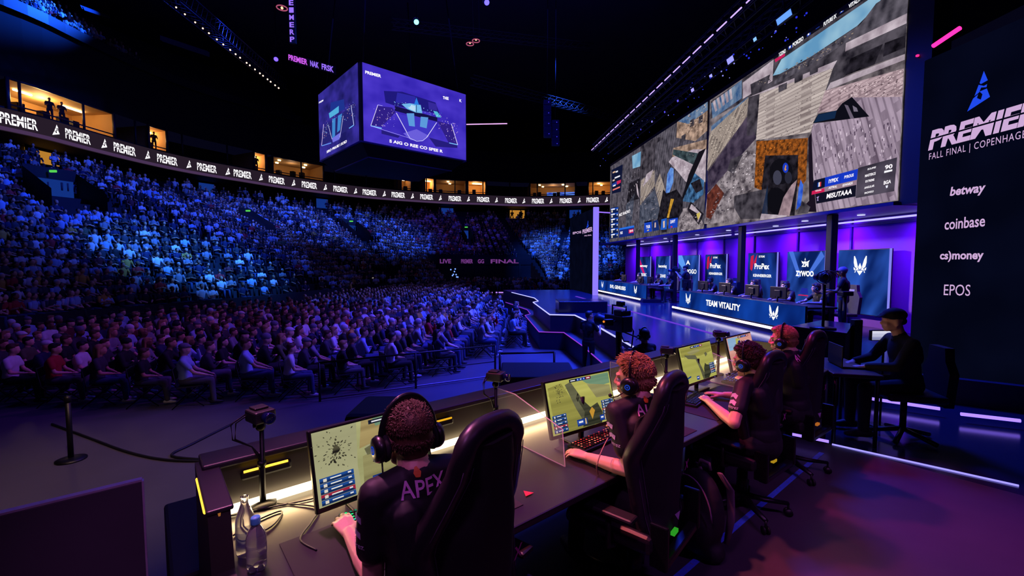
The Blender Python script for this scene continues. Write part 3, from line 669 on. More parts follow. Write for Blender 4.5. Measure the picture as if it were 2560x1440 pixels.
# light posts at the far end
mb = MB(); q0 = atZ(1488,738,0); mb.rbox((q0.x-.16,q0.y-.05,0),(q0.x+.16,q0.y+.05,5.0),.02)
tag(mb.build('light_column', E('col_led', S(140,120,255), 1.1)), 'tall glowing lilac light column at the far left end of the stage', 'light')
led_line('short lilac light bar high beside the far end of the stage screen', atY(1494,530,25), atY(1525,532,25.4), .035, (150,110,255), 1.2)
# ------------------------------------------------------------------ lit poster screens on the back wall
PBLUE = SCR('poster_blue', S(8,30,92), S(44,88,190), 'noise', .55, 28, detail=2, sq=(1.2,.45)); PNAVY = SCR('poster_navy', S(6,14,56), S(30,70,170), 'noise', .5, -20, detail=2, sq=(1.2,.5))
POSTERS = [((1592,632),(1627,632),PNAVY,'b'),((1640,631),(1675,632),PBLUE,'c'),((1696,642),(1748,641),PBLUE,'d'),((1763,639),(1817,637),PNAVY,'e'),((1870,634),(1944,632),PNAVY,'e'),((1968,630),(2064,628),PBLUE,'f'),((2096,626),(2226,622),PBLUE,'g')]
PL = {'b':'narrow blue poster screen with a pink slash, farthest on the purple wall','c':'narrow blue poster screen second from the far end of the purple wall','d':'blue poster screen behind the standing cameraman','g':'largest blue poster screen with a white winged crest alone, nearest on the right','f':'blue poster screen with a five letter white name, left of the winged crest poster'}
for i, (a, b, m_, k) in enumerate(POSTERS):
    A, B = atW(*a, 11.32), atW(*b, 11.32); y1, y0 = A.y, B.y; z1, z0 = 2.24, .36
    lab = PL.get(k) or ('navy poster screen with red swirl, third from the right on the purple wall','navy poster screen with red swirl, fourth from the right on the purple wall')[i == 3]
    p = MB(); p.rbox((11.33,y0,z0),(11.42,y1,z1),.01); r = p.build('poster_screen', M('poster_body', S(20,20,30), .4), None, FS); tag(r, lab, 'screen')
    p = MB(); p.poly([(11.322,y1-.02,z0+.02),(11.322,y0+.02,z0+.02),(11.322,y0+.02,z1-.02),(11.322,y1-.02,z1-.02)]); p.build('screen', m_, r)
    p = MB(); p.box((11.30,y0-.035,z0),(11.34,y0,z1)); p.build('edge_light', E('poster_edge', S(130,130,240), 1.), r)
    W_ = y1-y0; pic = Pic(1.1)
    def tx(s, u0, u1, v0, v1, **kw): put_text(pic, s, (11.312, y1-W_*u0, z0+(z1-z0)*v0), (0,-W_*(u1-u0),0), (0,0,(z1-z0)*(v1-v0)), **kw)
    def pg(pts): pic.poly([(11.315, y1-W_*u, z0+(z1-z0)*v) for u, v in pts])
    if k == 'e':
        pic.col((190,30,70)); pg([(.12,.93),(.22,.96),(.20,.70),(.16,.62),(.10,.66),(.10,.80)]); pg([(.22,.80),(.34,.98),(.30,.76),(.26,.70)])
        pic.col((170,20,110)); pg([(.02,.30),(.30,.36),(.40,.28),(.10,.16),(.0,.2)])
        pic.col((255,255,255)); tx('ProPex', .26,.76,.66,.78, bold=.03); tx('EXTREME', .40,.60,.90,.94, bold=.02); tx('KENNEBERGER', .22,.84,.50,.56, bold=.03)
    elif k in 'bc':
        if k == 'b': pic.col((190,20,110)); pg([(.04,1),(.2,1),(.62,.45),(.52,.40),(.1,.85)])
        pic.col((255,255,255)); tx('betway' if k == 'b' else 'becoming', .22,.80,.62,.74, bold=.03); tx('PROSEC' if k == 'b' else 'ZANIS', .34,.74,.34,.44, bold=.03)
    elif k == 'd':
        pic.col((90,150,235)); pg([(0,1),(.2,1),(.5,.55),(.4,.5),(0,.8)]); pic.col((255,255,255)); tx('A', .40,.60,.74,.86, bold=.03); tx('SPOGO', .38,.9,.5,.62, bold=.03)
    elif k == 'f':
        pic.col((70,110,210)); pg([(.05,1),(.18,1),(.42,.55),(.34,.52)]); pg([(.98,.9),(.9,1),(.6,.62),(.66,.58)])
        pic.col((190,30,90)); pg([(.34,.20),(.38,.22),(.62,.22),(.62,.20)]); pic.col((30,40,150)); pg([(.40,.24),(.44,.34),(.6,.34),(.62,.24)])
        pic.col((255,255,255)); tx('A', .49,.53,.83,.88, bold=.01); tx('ZYWOO', .27,.74,.55,.65, bold=.05); tx('ZM', .42,.60,.72,.80, bold=.05); pg([(.41,.83),(.43,.79),(.59,.79),(.63,.84),(.55,.81),(.5,.82),(.46,.81)])
    else:
        for f_, (u0, v0) in (((150,180,240),(0,0)),): pass
        pic.col((255,255,255)); put_wing(pic, (11.312, y1-W_*.34, z0+(z1-z0)*.60), (0,-W_*.25,0), (0,0,(z1-z0)*.30))
    pic.done('picture', r)
# ------------------------------------------------------------------ team desks
DFB = SCR('deskfront_blue', S(6,30,100), S(16,64,164), 'noise', .5, 20, detail=2, sq=(1,.5)); LEDW = E('desk_led', S(255,244,255), 2.2)
def team_desk(label, W0, y0, y1, word, wx, marks, z1=.80, back=.85):
    """front LED face at stage-local x=W0 from y0 (near) to y1 (far)"""
    r = empty('team_desk', label, 'desk', FS @ T(W0, (y0+y1)/2, 0)); h = (y1-y0)/2
    m_ = MB(); m_.rbox((.02,-h,.72),(back,h,.77),.01); m_.build('tabletop', M('desk_dark', S(24,24,30), .4), r)
    m_ = MB(); m_.rbox((0,-h,.16),(.06,h,z1),.008); m_.rbox((.06,h-.05,.16),(back-.1,h,.74),.006); m_.build('body', M('desk_dark', S(24,24,30), .4), r)
    m_ = MB(); m_.rbox((-.16,-h-.02,0),(back-.1,h+.25,.15),.01); m_.build('plinth', M('desk_plinth', S(14,16,50), .3), r)
    m_ = MB(); m_.poly([(-.004,h,.18),(-.004,-h,.18),(-.004,-h,z1-.01),(-.004,h,z1-.01)]); f = m_.build('front_screen', DFB, r)
    m_ = MB(); m_.box((-.17,-h+.3,.10),(-.13,h+.25,.165)); m_.build('strip_light', LEDW, r)
    p = Pic(1.15); p.col((255,255,255)); L_ = y1-y0
    put_text(p, word, (-.008, h-L_*wx[0], .40), (0,-L_*(wx[1]-wx[0]),0), (0,0,.20), bold=.035)
    for mk in marks: put_wing(p, (-.008, h-L_*mk, .32), (0,-.34,0), (0,0,.40))
    p.done('lettering', f); return r
A = atZ(1700,772,.12); B = atZ(2016,840,.12)
fsI = FS.inverted()
def sW(px, py, z): return fsI @ atZ(px, py, z)
a0, a1 = sW(2012,764,.8), sW(1700,727,.8)
WD = 8.15; yN, yF = atW(2014,765,WD).y, atW(1699,727,WD).y
team_desk('long dark blue desk with the longest white team name, nearest on the stage', WD, yN, yF, 'TEAM VITALITY', (.30,.60), (.08,.80))
WE = 8.3; eN, eF = atW(1616,715,WE).y, atW(1497,700,WE).y
team_desk('shorter dark blue desk with a white team name at the far end of the stage', WE, eN, eF, 'EVIL GENIUSES', (.30,.64), (.08,.80))
led_dummy = None
# ------------------------------------------------------------------ big stage screen
WS = 9.6
TLc, BRc = atW(1526.5,415,WS), atW(2247,497,WS)
sy0, sy1 = atW(2256,300,WS).y, atW(1525,500,WS).y
sz0 = (atW(2247,497,WS).z + atW(1523,607,WS).z)/2; sz1 = (atW(1933,142,WS).z + atW(1528,417,WS).z)/2
scr = empty('stage_screen', 'huge wide screen over the stage showing a tilted brick town game view', 'screen', FS)
m_ = MB(); m_.box((WS+.01,sy0-.55,sz0-.1),(WS+.45,sy1+.05,sz1+.15)); m_.build('housing', M('screen_housing', S(8,8,14), .6), scr)
dv1, dv2 = atW(1767.5,420,WS).y, atW(1600,480,WS).y
for nm, y0, y1 in (('screen_main', sy0, dv1-.10), ('screen_middle', dv2+.03, dv1+.10), ('screen_left', sy1, dv2-.03)):
    lo, hi = min(y0,y1), max(y0,y1)
SPIC = Pic(1.0)
def sp(pts, mat, lay, c=None):
    ps = [atW(x, y, WS-.004*lay) for x, y in pts]
    ps = [Vector((p.x, min(max(p.y, sy0), sy1), min(max(p.z, sz0), sz1))) for p in ps]
    SPIC.col(mat); SPIC.poly(ps)
def c2(pts): return [(1760+x/3.272, 120+y/3.272) for x, y in pts]
def c6(pts): return [(1480+x/2.323, y/2.323) for x, y in pts]
def cl(pts): return [(1500+x/6, 380+y/6) for x, y in pts]
def full(y0, y1, mat):
    SPIC.col(mat); SPIC.poly([(WS-.002,y1,sz0),(WS-.002,y0,sz0),(WS-.002,y0,sz1),(WS-.002,y1,sz1)])
STN = SCR('scr_stone', S(50,44,52), S(150,138,142), 'noise', 1.2); FL_ = SCR('scr_floor', S(66,58,66), S(176,164,170), 'noise', 1.5)
WALL = SCR('scr_wall', S(208,194,188), S(120,106,106), 'brick', 1.7, 0, .5, sq=(.10,1.5)); SLAB = SCR('scr_slab', S(188,172,160), S(86,76,76), 'brick', 1.5, -50, .45, sq=(.12,1.6))
ROOF = SCR('scr_roof', S(186,166,186), S(96,80,98), 'brick', 1.3, 72, .42, sq=(.22,1.2)); ROOF2 = SCR('scr_roof2', S(206,180,186), S(108,86,96), 'brick', 1.9, -6, .45, sq=(.45,1.5))
SKY = SCR('scr_sky', S(96,150,190), S(160,200,220), 'noise', .5, detail=2); DKW = SCR('scr_dark', S(28,25,34), S(88,82,92), 'noise', 1.2)
RUST = SCR('scr_rust', S(60,34,18), S(176,96,34), 'noise', 3.5); RED_ = SCR('scr_red', S(60,28,26), S(120,60,48), 'noise', 2.)
BLK_ = SCR('scr_black', S(12,10,16), S(44,40,50), 'noise', 2.); TAN = SCR('scr_tan', S(104,84,74), S(198,166,146), 'noise', 1.4); MGR = SCR('scr_midgrey', S(38,36,46), S(108,102,114), 'wave', 1.3, 20, .3)
PAL = SCR('scr_pale', S(146,130,142), S(204,190,200), 'noise', 1.2); BLS = SCR('scr_blueshade', S(50,84,130), S(120,140,165), 'noise', 1.5)
full(sy0, dv1-.09, STN); full(dv1+.09, dv2-.02, MGR); full(dv2+.02, sy1, MGR)
sp(c6([(690,590),(1060,330),(1640,-40),(1880,-200),(1870,130),(1350,540),(900,580),(690,690)]), DKW, 1)
sp(c6([(1050,440),(1100,345),(1560,30),(1720,-80),(1660,30),(1540,150),(1270,330),(1090,430)]), SKY, 2)
sp(c6([(1060,470),(1340,290),(1545,150),(1530,200),(1480,240),(1290,370),(1060,490)]), MGR, 3)
sp(c6([(1560,140),(1650,20),(1880,-130),(1868,60),(1480,245)]), MGR, 3); sp(c6([(1475,250),(1868,55),(1855,120),(1470,300)]), PAL, 4)
sp(c6([(1430,330),(1460,300),(1850,125),(1845,300),(1390,460)]), DKW, 4); sp(c6([(1500,340),(1690,255),(1640,375),(1470,440)]), BLK_, 5); sp(c6([(1700,250),(1850,190),(1848,260),(1690,330)]), BLK_, 5)
sp(c6([(1385,480),(1845,300),(1842,335),(1360,525)]), PAL, 5)
sp(c6([(875,480),(1055,345),(1048,470),(875,575)]), PAL, 3); sp(c6([(920,490),(1035,432),(1015,508),(925,545)]), DKW, 4)
sp(c6([(692,600),(870,465),(870,570),(700,690)]), BLS, 3)
for i in range(5): sp(c6([(700+i*24,590-i*17),(714+i*24,580-i*17),(728+i*22,640-i*17),(716+i*22,650-i*17)]), PAL, 4)
sp(c2([(60,640),(230,500),(360,400),(350,470),(60,690)]), BLS, 4)
sp(c2([(40,720),(60,680),(365,402),(352,560),(35,1010),(25,1000)]), SLAB, 5)
sp(c2([(355,430),(455,375),(430,715),(350,718)]), DKW, 5); sp(c2([(352,560),(430,735),(30,1195),(28,1000)]), SCR('scr_alley', S(34,26,46), S(84,72,92), 'noise', 1.2), 5)
sp(c2([(430,735),(420,1140),(300,1200),(240,1290),(290,1420),(0,1440),(28,1190)]), FL_, 6)
sp(c2([(100,1110),(165,1190),(55,1400),(18,1385),(25,1200)]), RED_, 7); sp(c2([(220,910),(320,870),(240,1030),(190,1000)]), DKW, 7)
sp(c2([(455,375),(1055,165),(1000,330),(870,690),(425,755)]), WALL, 7); sp(c2([(365,402),(1090,100),(1055,165),(455,375)]), PAL, 7)
for x, y in ((610,310),(740,235),(865,170)): sp(c2([(x,y),(x+70,y-30),(x+66,y+25),(x,y+55)]), DKW, 8)
sp(c2([(988,350),(1672,150),(1660,385),(1215,405),(1130,455),(1090,515),(925,530)]), ROOF2, 7)
sp(c2([(878,690),(892,620),(1345,560),(1215,405),(1660,385),(1592,1240),(920,1345),(895,1060)]), ROOF, 7)
sp(c2([(890,615),(935,540),(1085,510),(1130,452),(1210,400),(1352,560),(1120,590)]), (14,14,24), 8); sp(c2([(935,545),(1085,512),(1070,575),(900,610)]), (18,40,72), 9); sp(c2([(1148,462),(1178,470),(1228,575),(1198,580)]), (104,94,112), 9); sp(c2([(1215,470),(1250,490),(1260,520),(1225,520)]), (120,112,130), 9)
sp(c2([(855,735),(880,690),(892,1050),(920,1340),(770,1340),(860,1250)]), (26,18,32), 8)
sp(c2([(428,762),(850,735),(835,1080),(790,1140),(765,1130),(765,875),(500,880),(470,1165),(412,1140)]), RUST, 8)
sp(c2([(500,880),(770,875),(765,1120),(740,1385),(500,1385),(470,1165)]), BLK_, 9)
sp(c2([(250,1210),(510,1150),(520,1345),(470,1395),(300,1400),(243,1300)]), DKW, 10); sp(c2([(520,1120),(470,1360),(520,1370)]), (22,40,70), 10)
def ellp(cx, cy, a, b, n=18): return [(cx+a*math.cos(2*math.pi*i/n), cy+b*math.sin(2*math.pi*i/n)) for i in range(n)]
sp(c2(ellp(630,1010,95,105)), (16,15,22), 10); sp(c2(ellp(590,1250,80,110)), (14,13,20), 10); sp(c2(ellp(600,1060,36,60)), (62,62,80), 11); sp(c2(ellp(690,1060,30,50)), (40,40,54), 11)
sp(c2(ellp(667,980,24,42)), (28,60,190), 12); sp(c2([(658,990),(668,955),(674,965),(668,985),(676,995),(662,1005)]), (220,150,60), 13)
sp(c2([(762,1075),(745,1150),(700,1372),(605,1372),(650,1222),(715,1120)]), SCR('scr_arm', S(112,92,102), S(180,152,160), 'noise', 1.5), 12)
sp(c2([(790,1075),(812,1120),(806,1200),(790,1290),(755,1325),(775,1150)]), SCR('scr_blueblade', S(30,70,190), S(80,130,235), 'noise', 1.5), 12)
sp(c2([(800,1250),(870,1300),(850,1350),(760,1360)]), DKW, 11); sp(c2([(470,1355),(680,1370),(670,1400),(455,1412)]), PAL, 12)
def specks(poly, n, cols, lay, s0, s1, seed, asp=(1,.5)):
    q = random.Random(seed); xs = [p[0] for p in poly]; ys = [p[1] for p in poly]; k = 0
    def inside(x, y):
        r_ = False; j = len(poly)-1
        for i in range(len(poly)):
            if (poly[i][1] > y) != (poly[j][1] > y) and x < (poly[j][0]-poly[i][0])*(y-poly[i][1])/(poly[j][1]-poly[i][1])+poly[i][0]: r_ = not r_
            j = i
        return r_
    while k < n:
        x, y = q.uniform(min(xs),max(xs)), q.uniform(min(ys),max(ys))
        if not inside(x, y): continue
        k += 1; s = q.uniform(s0, s1); a, b = s*asp[0], s*asp[1]; t = q.uniform(-.4,.4)
        sp([(x,y),(x+a,y-a*.45+t*b),(x+a*.9,y-a*.45+b),(x+a*.2,y+b*.9)], q.choice(cols), lay)
GD, GL_, GP = (96,84,88), (226,214,206), (150,136,146)
specks(c2([(455,375),(1055,165),(1000,330),(870,690),(425,755)]), 150, [GD,(120,106,104)], 8, 1.2, 3.6, 1)
specks(c2([(895,640),(1330,575),(1580,560),(1570,890),(900,1050)]), 170, [(88,72,92),(214,196,212),(120,102,124)], 8, 2, 8, 2, (.5,1.3))
specks(c2([(985,360),(1660,170),(1640,380),(1220,400)]), 130, [(96,78,86),(222,200,204)], 8, 2, 6, 3)
specks(c2([(430,760),(400,1140),(240,1290),(40,1420),(60,1250),(200,1000)]), 160, [(210,200,206),(70,62,72),(140,130,138)], 7, 1.5, 5, 4, (1,.7))
specks(c2([(435,770),(790,745),(770,870),(500,880),(460,1120),(420,1120)]), 90, [(214,120,40),(50,26,14),(150,80,30)], 9, 1.5, 4, 5)
specks(c2([(60,700),(340,440),(330,570),(40,960)]), 90, [(210,196,182),(80,70,70)], 6, 1.5, 5, 6, (1,.4))
specks(c6([(900,500),(1050,430),(1300,300),(1520,180),(1500,220),(1290,360),(1060,470)]), 80, [(150,132,120),(50,46,56)], 5, 2, 6, 7)
specks(cl([(1080,80),(1500,0),(1560,430),(1290,440),(1170,300)]), 60, [(120,106,116),(226,214,222)], 6, 1, 3.5, 8)
specks(cl([(610,430),(820,280),(980,560),(880,1000),(600,1100)]), 110, [(150,140,146),(44,42,54)], 6, 1, 4, 9)
specks(cl([(1180,900),(1420,810),(1550,1100),(1180,1200)]), 70, [(196,182,186),(60,52,60)], 8, 1, 4, 10)
specks(cl([(340,240),(590,260),(590,1250),(300,1290),(330,840)]), 110, [(130,124,134),(36,36,48)], 6, 1, 4, 11, (.5,1.2))
specks(c6([(500,690),(665,600),(660,750),(500,790)]), 60, [(90,72,64),(220,190,170)], 5, 1.5, 5, 12)
# scoreboard strip along the top of the main view
sp(c6([(1055,345),(1560,12),(1700,-85),(1700,-115),(1560,-25),(1055,312)]), (14,14,26), 12); sp(c6([(1060,345),(1120,310),(1120,325),(1066,362)]), (200,30,90), 13)
for i, (a, b, s_) in enumerate((((1085,332),(1125,306),'7-ZONO'),((1165,275),(1228,232),'PORZIO'),((1345,155),(1420,102),'FUTURE IX'),((1490,50),(1575,-6),'VITALITY'))):
    A, B_, C_ = [atW(*q, WS-.06) for q in (c6([a])[0], c6([b])[0], c6([(a[0],a[1]-24)])[0])]; SPIC.col((250,250,255)); put_text(SPIC, s_, A, B_-A, C_-A, bold=.04)
for x, y in ((1140,290),(1248,215),(1300,170),(1440,80)):
    sp(c6([(x,y),(x+22,y-15),(x+22,y-50),(x,y-35)]), (30,60,170), 13); sp(c6([(x+5,y-8),(x+14,y-14),(x+14,y-38),(x+5,y-32)]), (240,240,255), 14)
# lower name banner
P9 = lambda pts: [(2020+x/9, 380+y/9) for x, y in pts]
sp(P9([(135,638),(385,575),(378,790),(95,880)]), (14,18,42), 12); sp(P9([(385,575),(1125,378),(1100,625),(375,790)]), (22,56,196), 13); sp(P9([(738,483),(744,481),(722,706),(716,708)]), (14,36,150), 14)
sp(P9([(375,790),(1100,628),(1088,738),(370,895)]), (150,124,140), 13); sp(P9([(88,880),(372,815),(370,895),(78,965)]), (205,32,84), 14)
sp(P9([(160,945),(1088,738),(1070,1000),(185,1165)]), (18,18,36), 13); sp(P9([(1125,360),(2005,120),(1940,880),(1070,1040)]), SCR('scr_hud', S(46,42,54), S(84,76,92), 'noise', .8, detail=2), 12)
for a, b, c in (((215,690),(240,684),(30,70,170)),((240,684),(268,677),(240,240,240)),((268,677),(298,670),(210,50,60))): sp(P9([a,b,(b[0]-6,b[1]+100),(a[0]-6,a[1]+102)]), c, 15)
sp(P9([(190,1020),(250,990),(225,1060),(240,1095),(200,1100),(215,1050)]), (170,150,200), 15)
def ht(s_, a, b, c):
    A, B_, C_ = [atW(*P9([q])[0], WS-.07) for q in (a, b, c)]; SPIC.col((255,250,255)); put_text(SPIC, s_, A, B_-A, C_-A, bold=.035)
ht('MISUTAAA', (412,1055), (985,945), (428,940)); ht('IYPEX', (462,705), (680,655), (470,620)); ht('PYROUS', (815,605), (1025,550), (820,535))
ht('ASTRAL', (455,835), (650,795), (465,785)); ht('EDWARDS', (775,780), (1000,725), (785,725)); ht('REQUIRE', (168,895), (300,870), (168,868))
ht('ECLIPSE', (1340,410), (1525,360), (1345,370)); ht('MASTERCE', (1280,570), (1520,510), (1285,510)); ht('EXTREME', (1290,690), (1490,645), (1295,640)); ht('ANGULAR', (1262,835), (1490,780), (1270,785)); ht('SNOWDO', (1268,950), (1475,905), (1272,905))
ht('90', (1728,400), (1898,365), (1735,300)); sp(P9([(1718,425),(1898,390),(1895,430),(1712,475)]), (250,250,255), 15); ht('BGA', (1700,740), (1865,700), (1708,655)); sp(P9([(1745,760),(1800,745),(1790,800),(1760,815)]), (240,240,255), 15)
# middle view
sp(c6([(495,700),(672,590),(668,760),(600,820),(490,800)]), TAN, 3); sp(c6([(500,680),(672,585),(672,640),(560,720)]), BLS, 4)
for x, y in ((570,700),(620,680),(520,790)): sp(c6([(x,y),(x+24,y-14),(x+22,y+28),(x-2,y+38)]), DKW, 5)
sp(cl([(1100,-60),(1600,-190),(1590,30),(1080,80)]), TAN, 3)
sp(cl([(1080,80),(1400,-40),(1595,-40),(1580,450),(1290,450),(1170,300),(1030,150)]), PAL, 5); sp(cl([(1100,-40),(1480,20),(1400,190),(1090,40)]), SCR('scr_car', S(28,38,44), S(76,94,100), 'noise', 1.5), 6)
sp(cl([(610,-90),(800,-200),(960,-240),(830,-100),(815,240),(610,420)]), DKW, 3); sp(cl([(612,430),(820,270),(820,510),(600,800)]), SLAB, 5); sp(cl([(700,330),(800,260),(760,390),(640,520)]), PAL, 6)
sp(cl([(600,800),(820,560),(900,860),(870,1000),(690,1030),(585,1160)]), SCR('scr_bluegrey', S(44,50,66), S(96,100,118), 'noise', 1.3), 5)
sp(cl([(900,310),(1030,160),(1170,300),(1290,460),(1240,700),(1000,620),(960,520)]), MGR, 5); sp(cl([(820,510),(900,320),(980,560),(900,850)]), SLAB, 5)
sp(cl([(1010,330),(1060,230),(1105,250),(1100,450),(1040,610),(985,615)]), SCR('scr_bluefig', S(60,100,190), S(120,170,235), 'noise', 1.5), 7)
sp(cl([(860,1010),(950,560),(1000,625),(1150,560),(1245,700),(1240,880),(1170,1010),(1010,1000),(1000,1200),(930,1210)]), BLK_, 8); sp(cl([(1062,700),(1110,706),(1050,910),(1035,985),(1003,985)]), SCR('scr_gold', S(150,100,20), S(230,180,70), 'noise', 2.), 9)
sp(cl([(1240,850),(1420,800),(1560,1100),(1545,1165),(1160,1215),(1170,1000)]), FL_, 7); sp(cl([(1240,740),(1330,440),(1400,300),(1560,430),(1550,640),(1400,760)]), SCR('scr_truck', S(22,40,66), S(80,130,180), 'noise', 1.8), 7)
sp(cl([(1360,470),(1500,400),(1540,560),(1440,620)]), BLK_, 8); sp(cl([(1310,860),(1360,745),(1560,930),(1480,1095)]), BLK_, 8); sp(cl([(1340,850),(1370,780),(1390,790),(1520,930),(1470,1060),(1455,1040),(1490,940)]), PAL, 9); sp(cl([(1445,930),(1500,900),(1500,960),(1470,1020)]), (200,180,90), 10)
sp(cl([(1480,0),(1590,-60),(1250,700),(1230,690),(1330,340)]), (20,18,26), 9)
for pts, c in (([(665,1060),(775,1040),(780,1190),(660,1215)],(24,66,190)), ([(790,1040),(865,1015),(890,1170),(790,1190)],(22,44,110)), ([(920,1010),(1000,990),(1000,1160),(908,1170)],(34,90,190)), ([(1040,1000),(1168,985),(1160,1130),(1022,1148)],(24,66,190))): sp(cl(pts), c, 12)
for pts, c in (([(665,1045),(775,1022),(775,1045),(665,1065)],(12,14,30)), ([(1042,985),(1168,955),(1168,985),(1040,1005)],(12,14,30)), ([(820,1060),(838,1055),(838,1130),(815,1135)],(210,180,170)), ([(945,1040),(972,1030),(970,1130),(948,1140)],(215,185,165)), ([(1060,1115),(1085,1108),(1085,1130),(1060,1135)],(210,50,60)), ([(706,1168),(735,1160),(735,1180),(706,1186)],(200,180,140))): sp(cl(pts), c, 13)
def hl(s_, a, b, c):
    A, B_, C_ = [atW(*cl([q])[0], WS-.07) for q in (a, b, c)]; SPIC.col((255,250,255)); put_text(SPIC, s_, A, B_-A, C_-A, bold=.035)
hl('TYLER', (690,1150), (752,1138), (690,1105)); hl('DAVY', (1055,1075), (1128,1060), (1058,1025))
# left view
sp(cl([(480,60),(615,-10),(605,210),(575,245),(490,250)]), SKY, 3); sp(cl([(490,250),(605,215),(600,380),(470,420)]), DKW, 4); sp(cl([(345,150),(470,70),(440,470),(330,840)]), MGR, 3)
sp(cl([(440,470),(600,390),(590,700),(400,760)]), BLK_, 4); sp(cl([(390,800),(520,620),(470,1100),(390,1250)]), SCR('scr_bluegrey', S(44,50,66), S(96,100,118), 'noise', 1.3), 4); sp(cl([(535,470),(560,480),(592,700),(560,640)]), PAL, 5)
sp(cl([(172,272),(342,185),(312,595),(180,628)]), (16,22,52), 8); sp(cl([(250,440),(315,415),(310,460),(255,490)]), (205,40,84), 9); sp(cl([(180,480),(250,440),(255,490),(180,520)]), (30,60,150), 9)
for x, y, w_, c in ((190,300,40,(220,180,150)),(220,380,80,(240,240,250)),(190,420,30,(220,190,170)),(195,500,40,(230,230,240)),(190,560,110,(230,120,110)),(235,290,34,(230,230,240))): sp(cl([(x,y),(x+w_,y-w_*.42),(x+w_,y-w_*.42+22),(x,y+22)]), c, 10)
sp(cl([(160,840),(275,818),(270,1282),(145,1305)]), (14,30,78), 8)
for i in range(6):
    y = 850+i*76
    sp(cl([(160,y),(275,y-20),(275,y),(160,y+20)]), (30,80,190), 9); sp(cl([(168,y+5),(222,y-5),(222,y+14),(168,y+24)]), (240,240,255), 10); sp(cl([(172,y+30),(190,y+27),(190,y+56),(172,y+60)]), (235,225,200), 10); sp(cl([(252,y+5),(264,y+3),(264,y+26),(252,y+28)]), (235,235,245), 10)
sp(cl([(288,1145),(512,1100),(510,1130),(288,1172)]), (40,110,225), 9); sp(cl([(288,1172),(510,1130),(508,1250),(285,1285)]), (22,40,120), 8); sp(cl([(430,1165),(500,1150),(500,1210),(430,1222)]), (205,30,90), 10)
hl('RS', (305,1235), (340,1228), (305,1195)); hl('EVI', (445,1205), (495,1195), (445,1175)); hl('MZ RADIO', (285,970), (450,905), (290,925))
SPIC.done('picture', scr)
# ------------------------------------------------------------------ light rig above the screen
def on_rig(px, py): return atW(px, py, 7.9)
rg = empty('lighting_rig', 'long dark truss with a dashed violet light line and lamps over the stage screen', 'truss', FS)
A, B = atW(1478,376,7.9), atW(1905,-30,7.9); m_ = MB()
for i in range(22):
    t0, t1 = (i+.1)/22, (i+.8)/22; m_.tube([A.lerp(B,t0), A.lerp(B,t1)], .022, 6)
m_.build('dashed_light', E('dash_led', S(190,160,255), 1.5), rg)
truss('truss_frame', A+Vector((.3,0,.15)), B+Vector((.3,0,.15)), .4, 34, rg); truss('truss_frame', A+Vector((1.3,0,.0)), B+Vector((1.3,0,0)), .4, 34, rg)
for i, (px, py, w_, h_, c) in enumerate(((1830,149,22,16,(140,140,250)),(1965,42,44,18,(90,140,235)),(1892,97,10,10,(120,170,240)),(1781,189,10,9,(150,150,255)),(1735,224,11,9,(150,140,250)),(1698,251,6,6,(90,80,230)),(1665,279,5,5,(80,70,220)),(1633,303,6,5,(130,120,240)),(1605,323,4,4,(70,60,210)))):
    p = atW(px, py, 8.9); k = .5*w_/1100*p.y; hgt = .5*h_/1100*p.y; m_ = MB()
    m_.rbox((-.06,-k*1.35,-hgt),(.1,k*1.35,hgt*1.2),.02); m_.tube([(0,0,hgt),(.05,0,hgt+.35)], .02, 5)
    o = m_.build('stage_lamp', PLA, None, FS @ T(*p) @ Matrix.Rotation(R(-20),4,'Y')); tag(o, 'lit blue stage lamp over the screen, %s from the right' % ('third','first','second','fourth','fifth','sixth','seventh','eighth','ninth')[i], 'stage light', 'lamps over the stage screen')
    m_ = MB(); m_.poly([(-.065,-k*1.2,-hgt*.8),(-.065,k*1.2,-hgt*.8),(-.065,k*1.2,hgt*.9),(-.065,-k*1.2,hgt*.9)]); m_.build('lens', E('rig_lens_%d' % i, S(*c), 1.5), o)
for i in range(60):
    px = random.uniform(1500,2020); t = (px-1500)/520; py = 375-t*350 - random.uniform(-24,34) + 18
    p = atW(px, py, random.uniform(8.2,9.0)); m_ = MB(); m_.ell(p, random.uniform(.012,.03), n=6, k=4)
    m_.build('light_dot', E(('rig_dot_blue','rig_dot_pale')[i % 4 == 0], S(*((40,50,220),(150,150,250))[i % 4 == 0]), 1.), rg)
# ------------------------------------------------------------------ sponsor panels
NAVY = M('sponsor_navy', S(10,14,34), .55, var=.15, scale=.8); LILAC = E('led_lilac', S(205,170,215), 1.)
WP = 7.1
def sponsor(label, yA, yB, z0, z1, items, W0):
    r = empty('sponsor_panel', label, 'display panel', FS @ T(W0, 0, 0)); m_ = MB(); m_.rbox((0,yB,z0),(.25,yA,z1),.02); m_.build('panel', SCR('panel_navy', S(3,5,20), S(5,8,27), 'noise', .6, detail=1), r)
    return r
yA = atW(2292,500,WP).y; zT = atW(2314,150,WP).z
spn = sponsor('tall dark navy panel of white sponsor words at the right edge of the picture', yA, 3.2, .05, zT, None, WP)
sp_m = MB()
def stx(s_, a, b, c, **k):
    A, B_, C_ = [atW(*q, WP-.012)-Vector((WP,0,0)) for q in (a, b, c)]; m_ = MB(); put_text(m_, s_, A, B_-A, Vector((0,0,(C_-A).z)), **k); return m_.build('lettering', LILAC, spn)
stx('PREMIER', (2320,377), (2600,305), (2325,328), bold=.045, shear=.18, cut=[(.53,.61)]); stx('FALL FINAL | COPENHAGEN', (2322,405), (2582,346), (2322,384), bold=.0, space=1.15)
stx('betway', (2374,497), (2463,487), (2374,468), bold=.03, shear=.15); stx('coinbase', (2361,575), (2462,566), (2361,548), bold=.015); stx('cs)money', (2349,655), (2458,655), (2349,628), bold=.03); stx('EPOS', (2359,738), (2425,740), (2359,711), bold=.0)
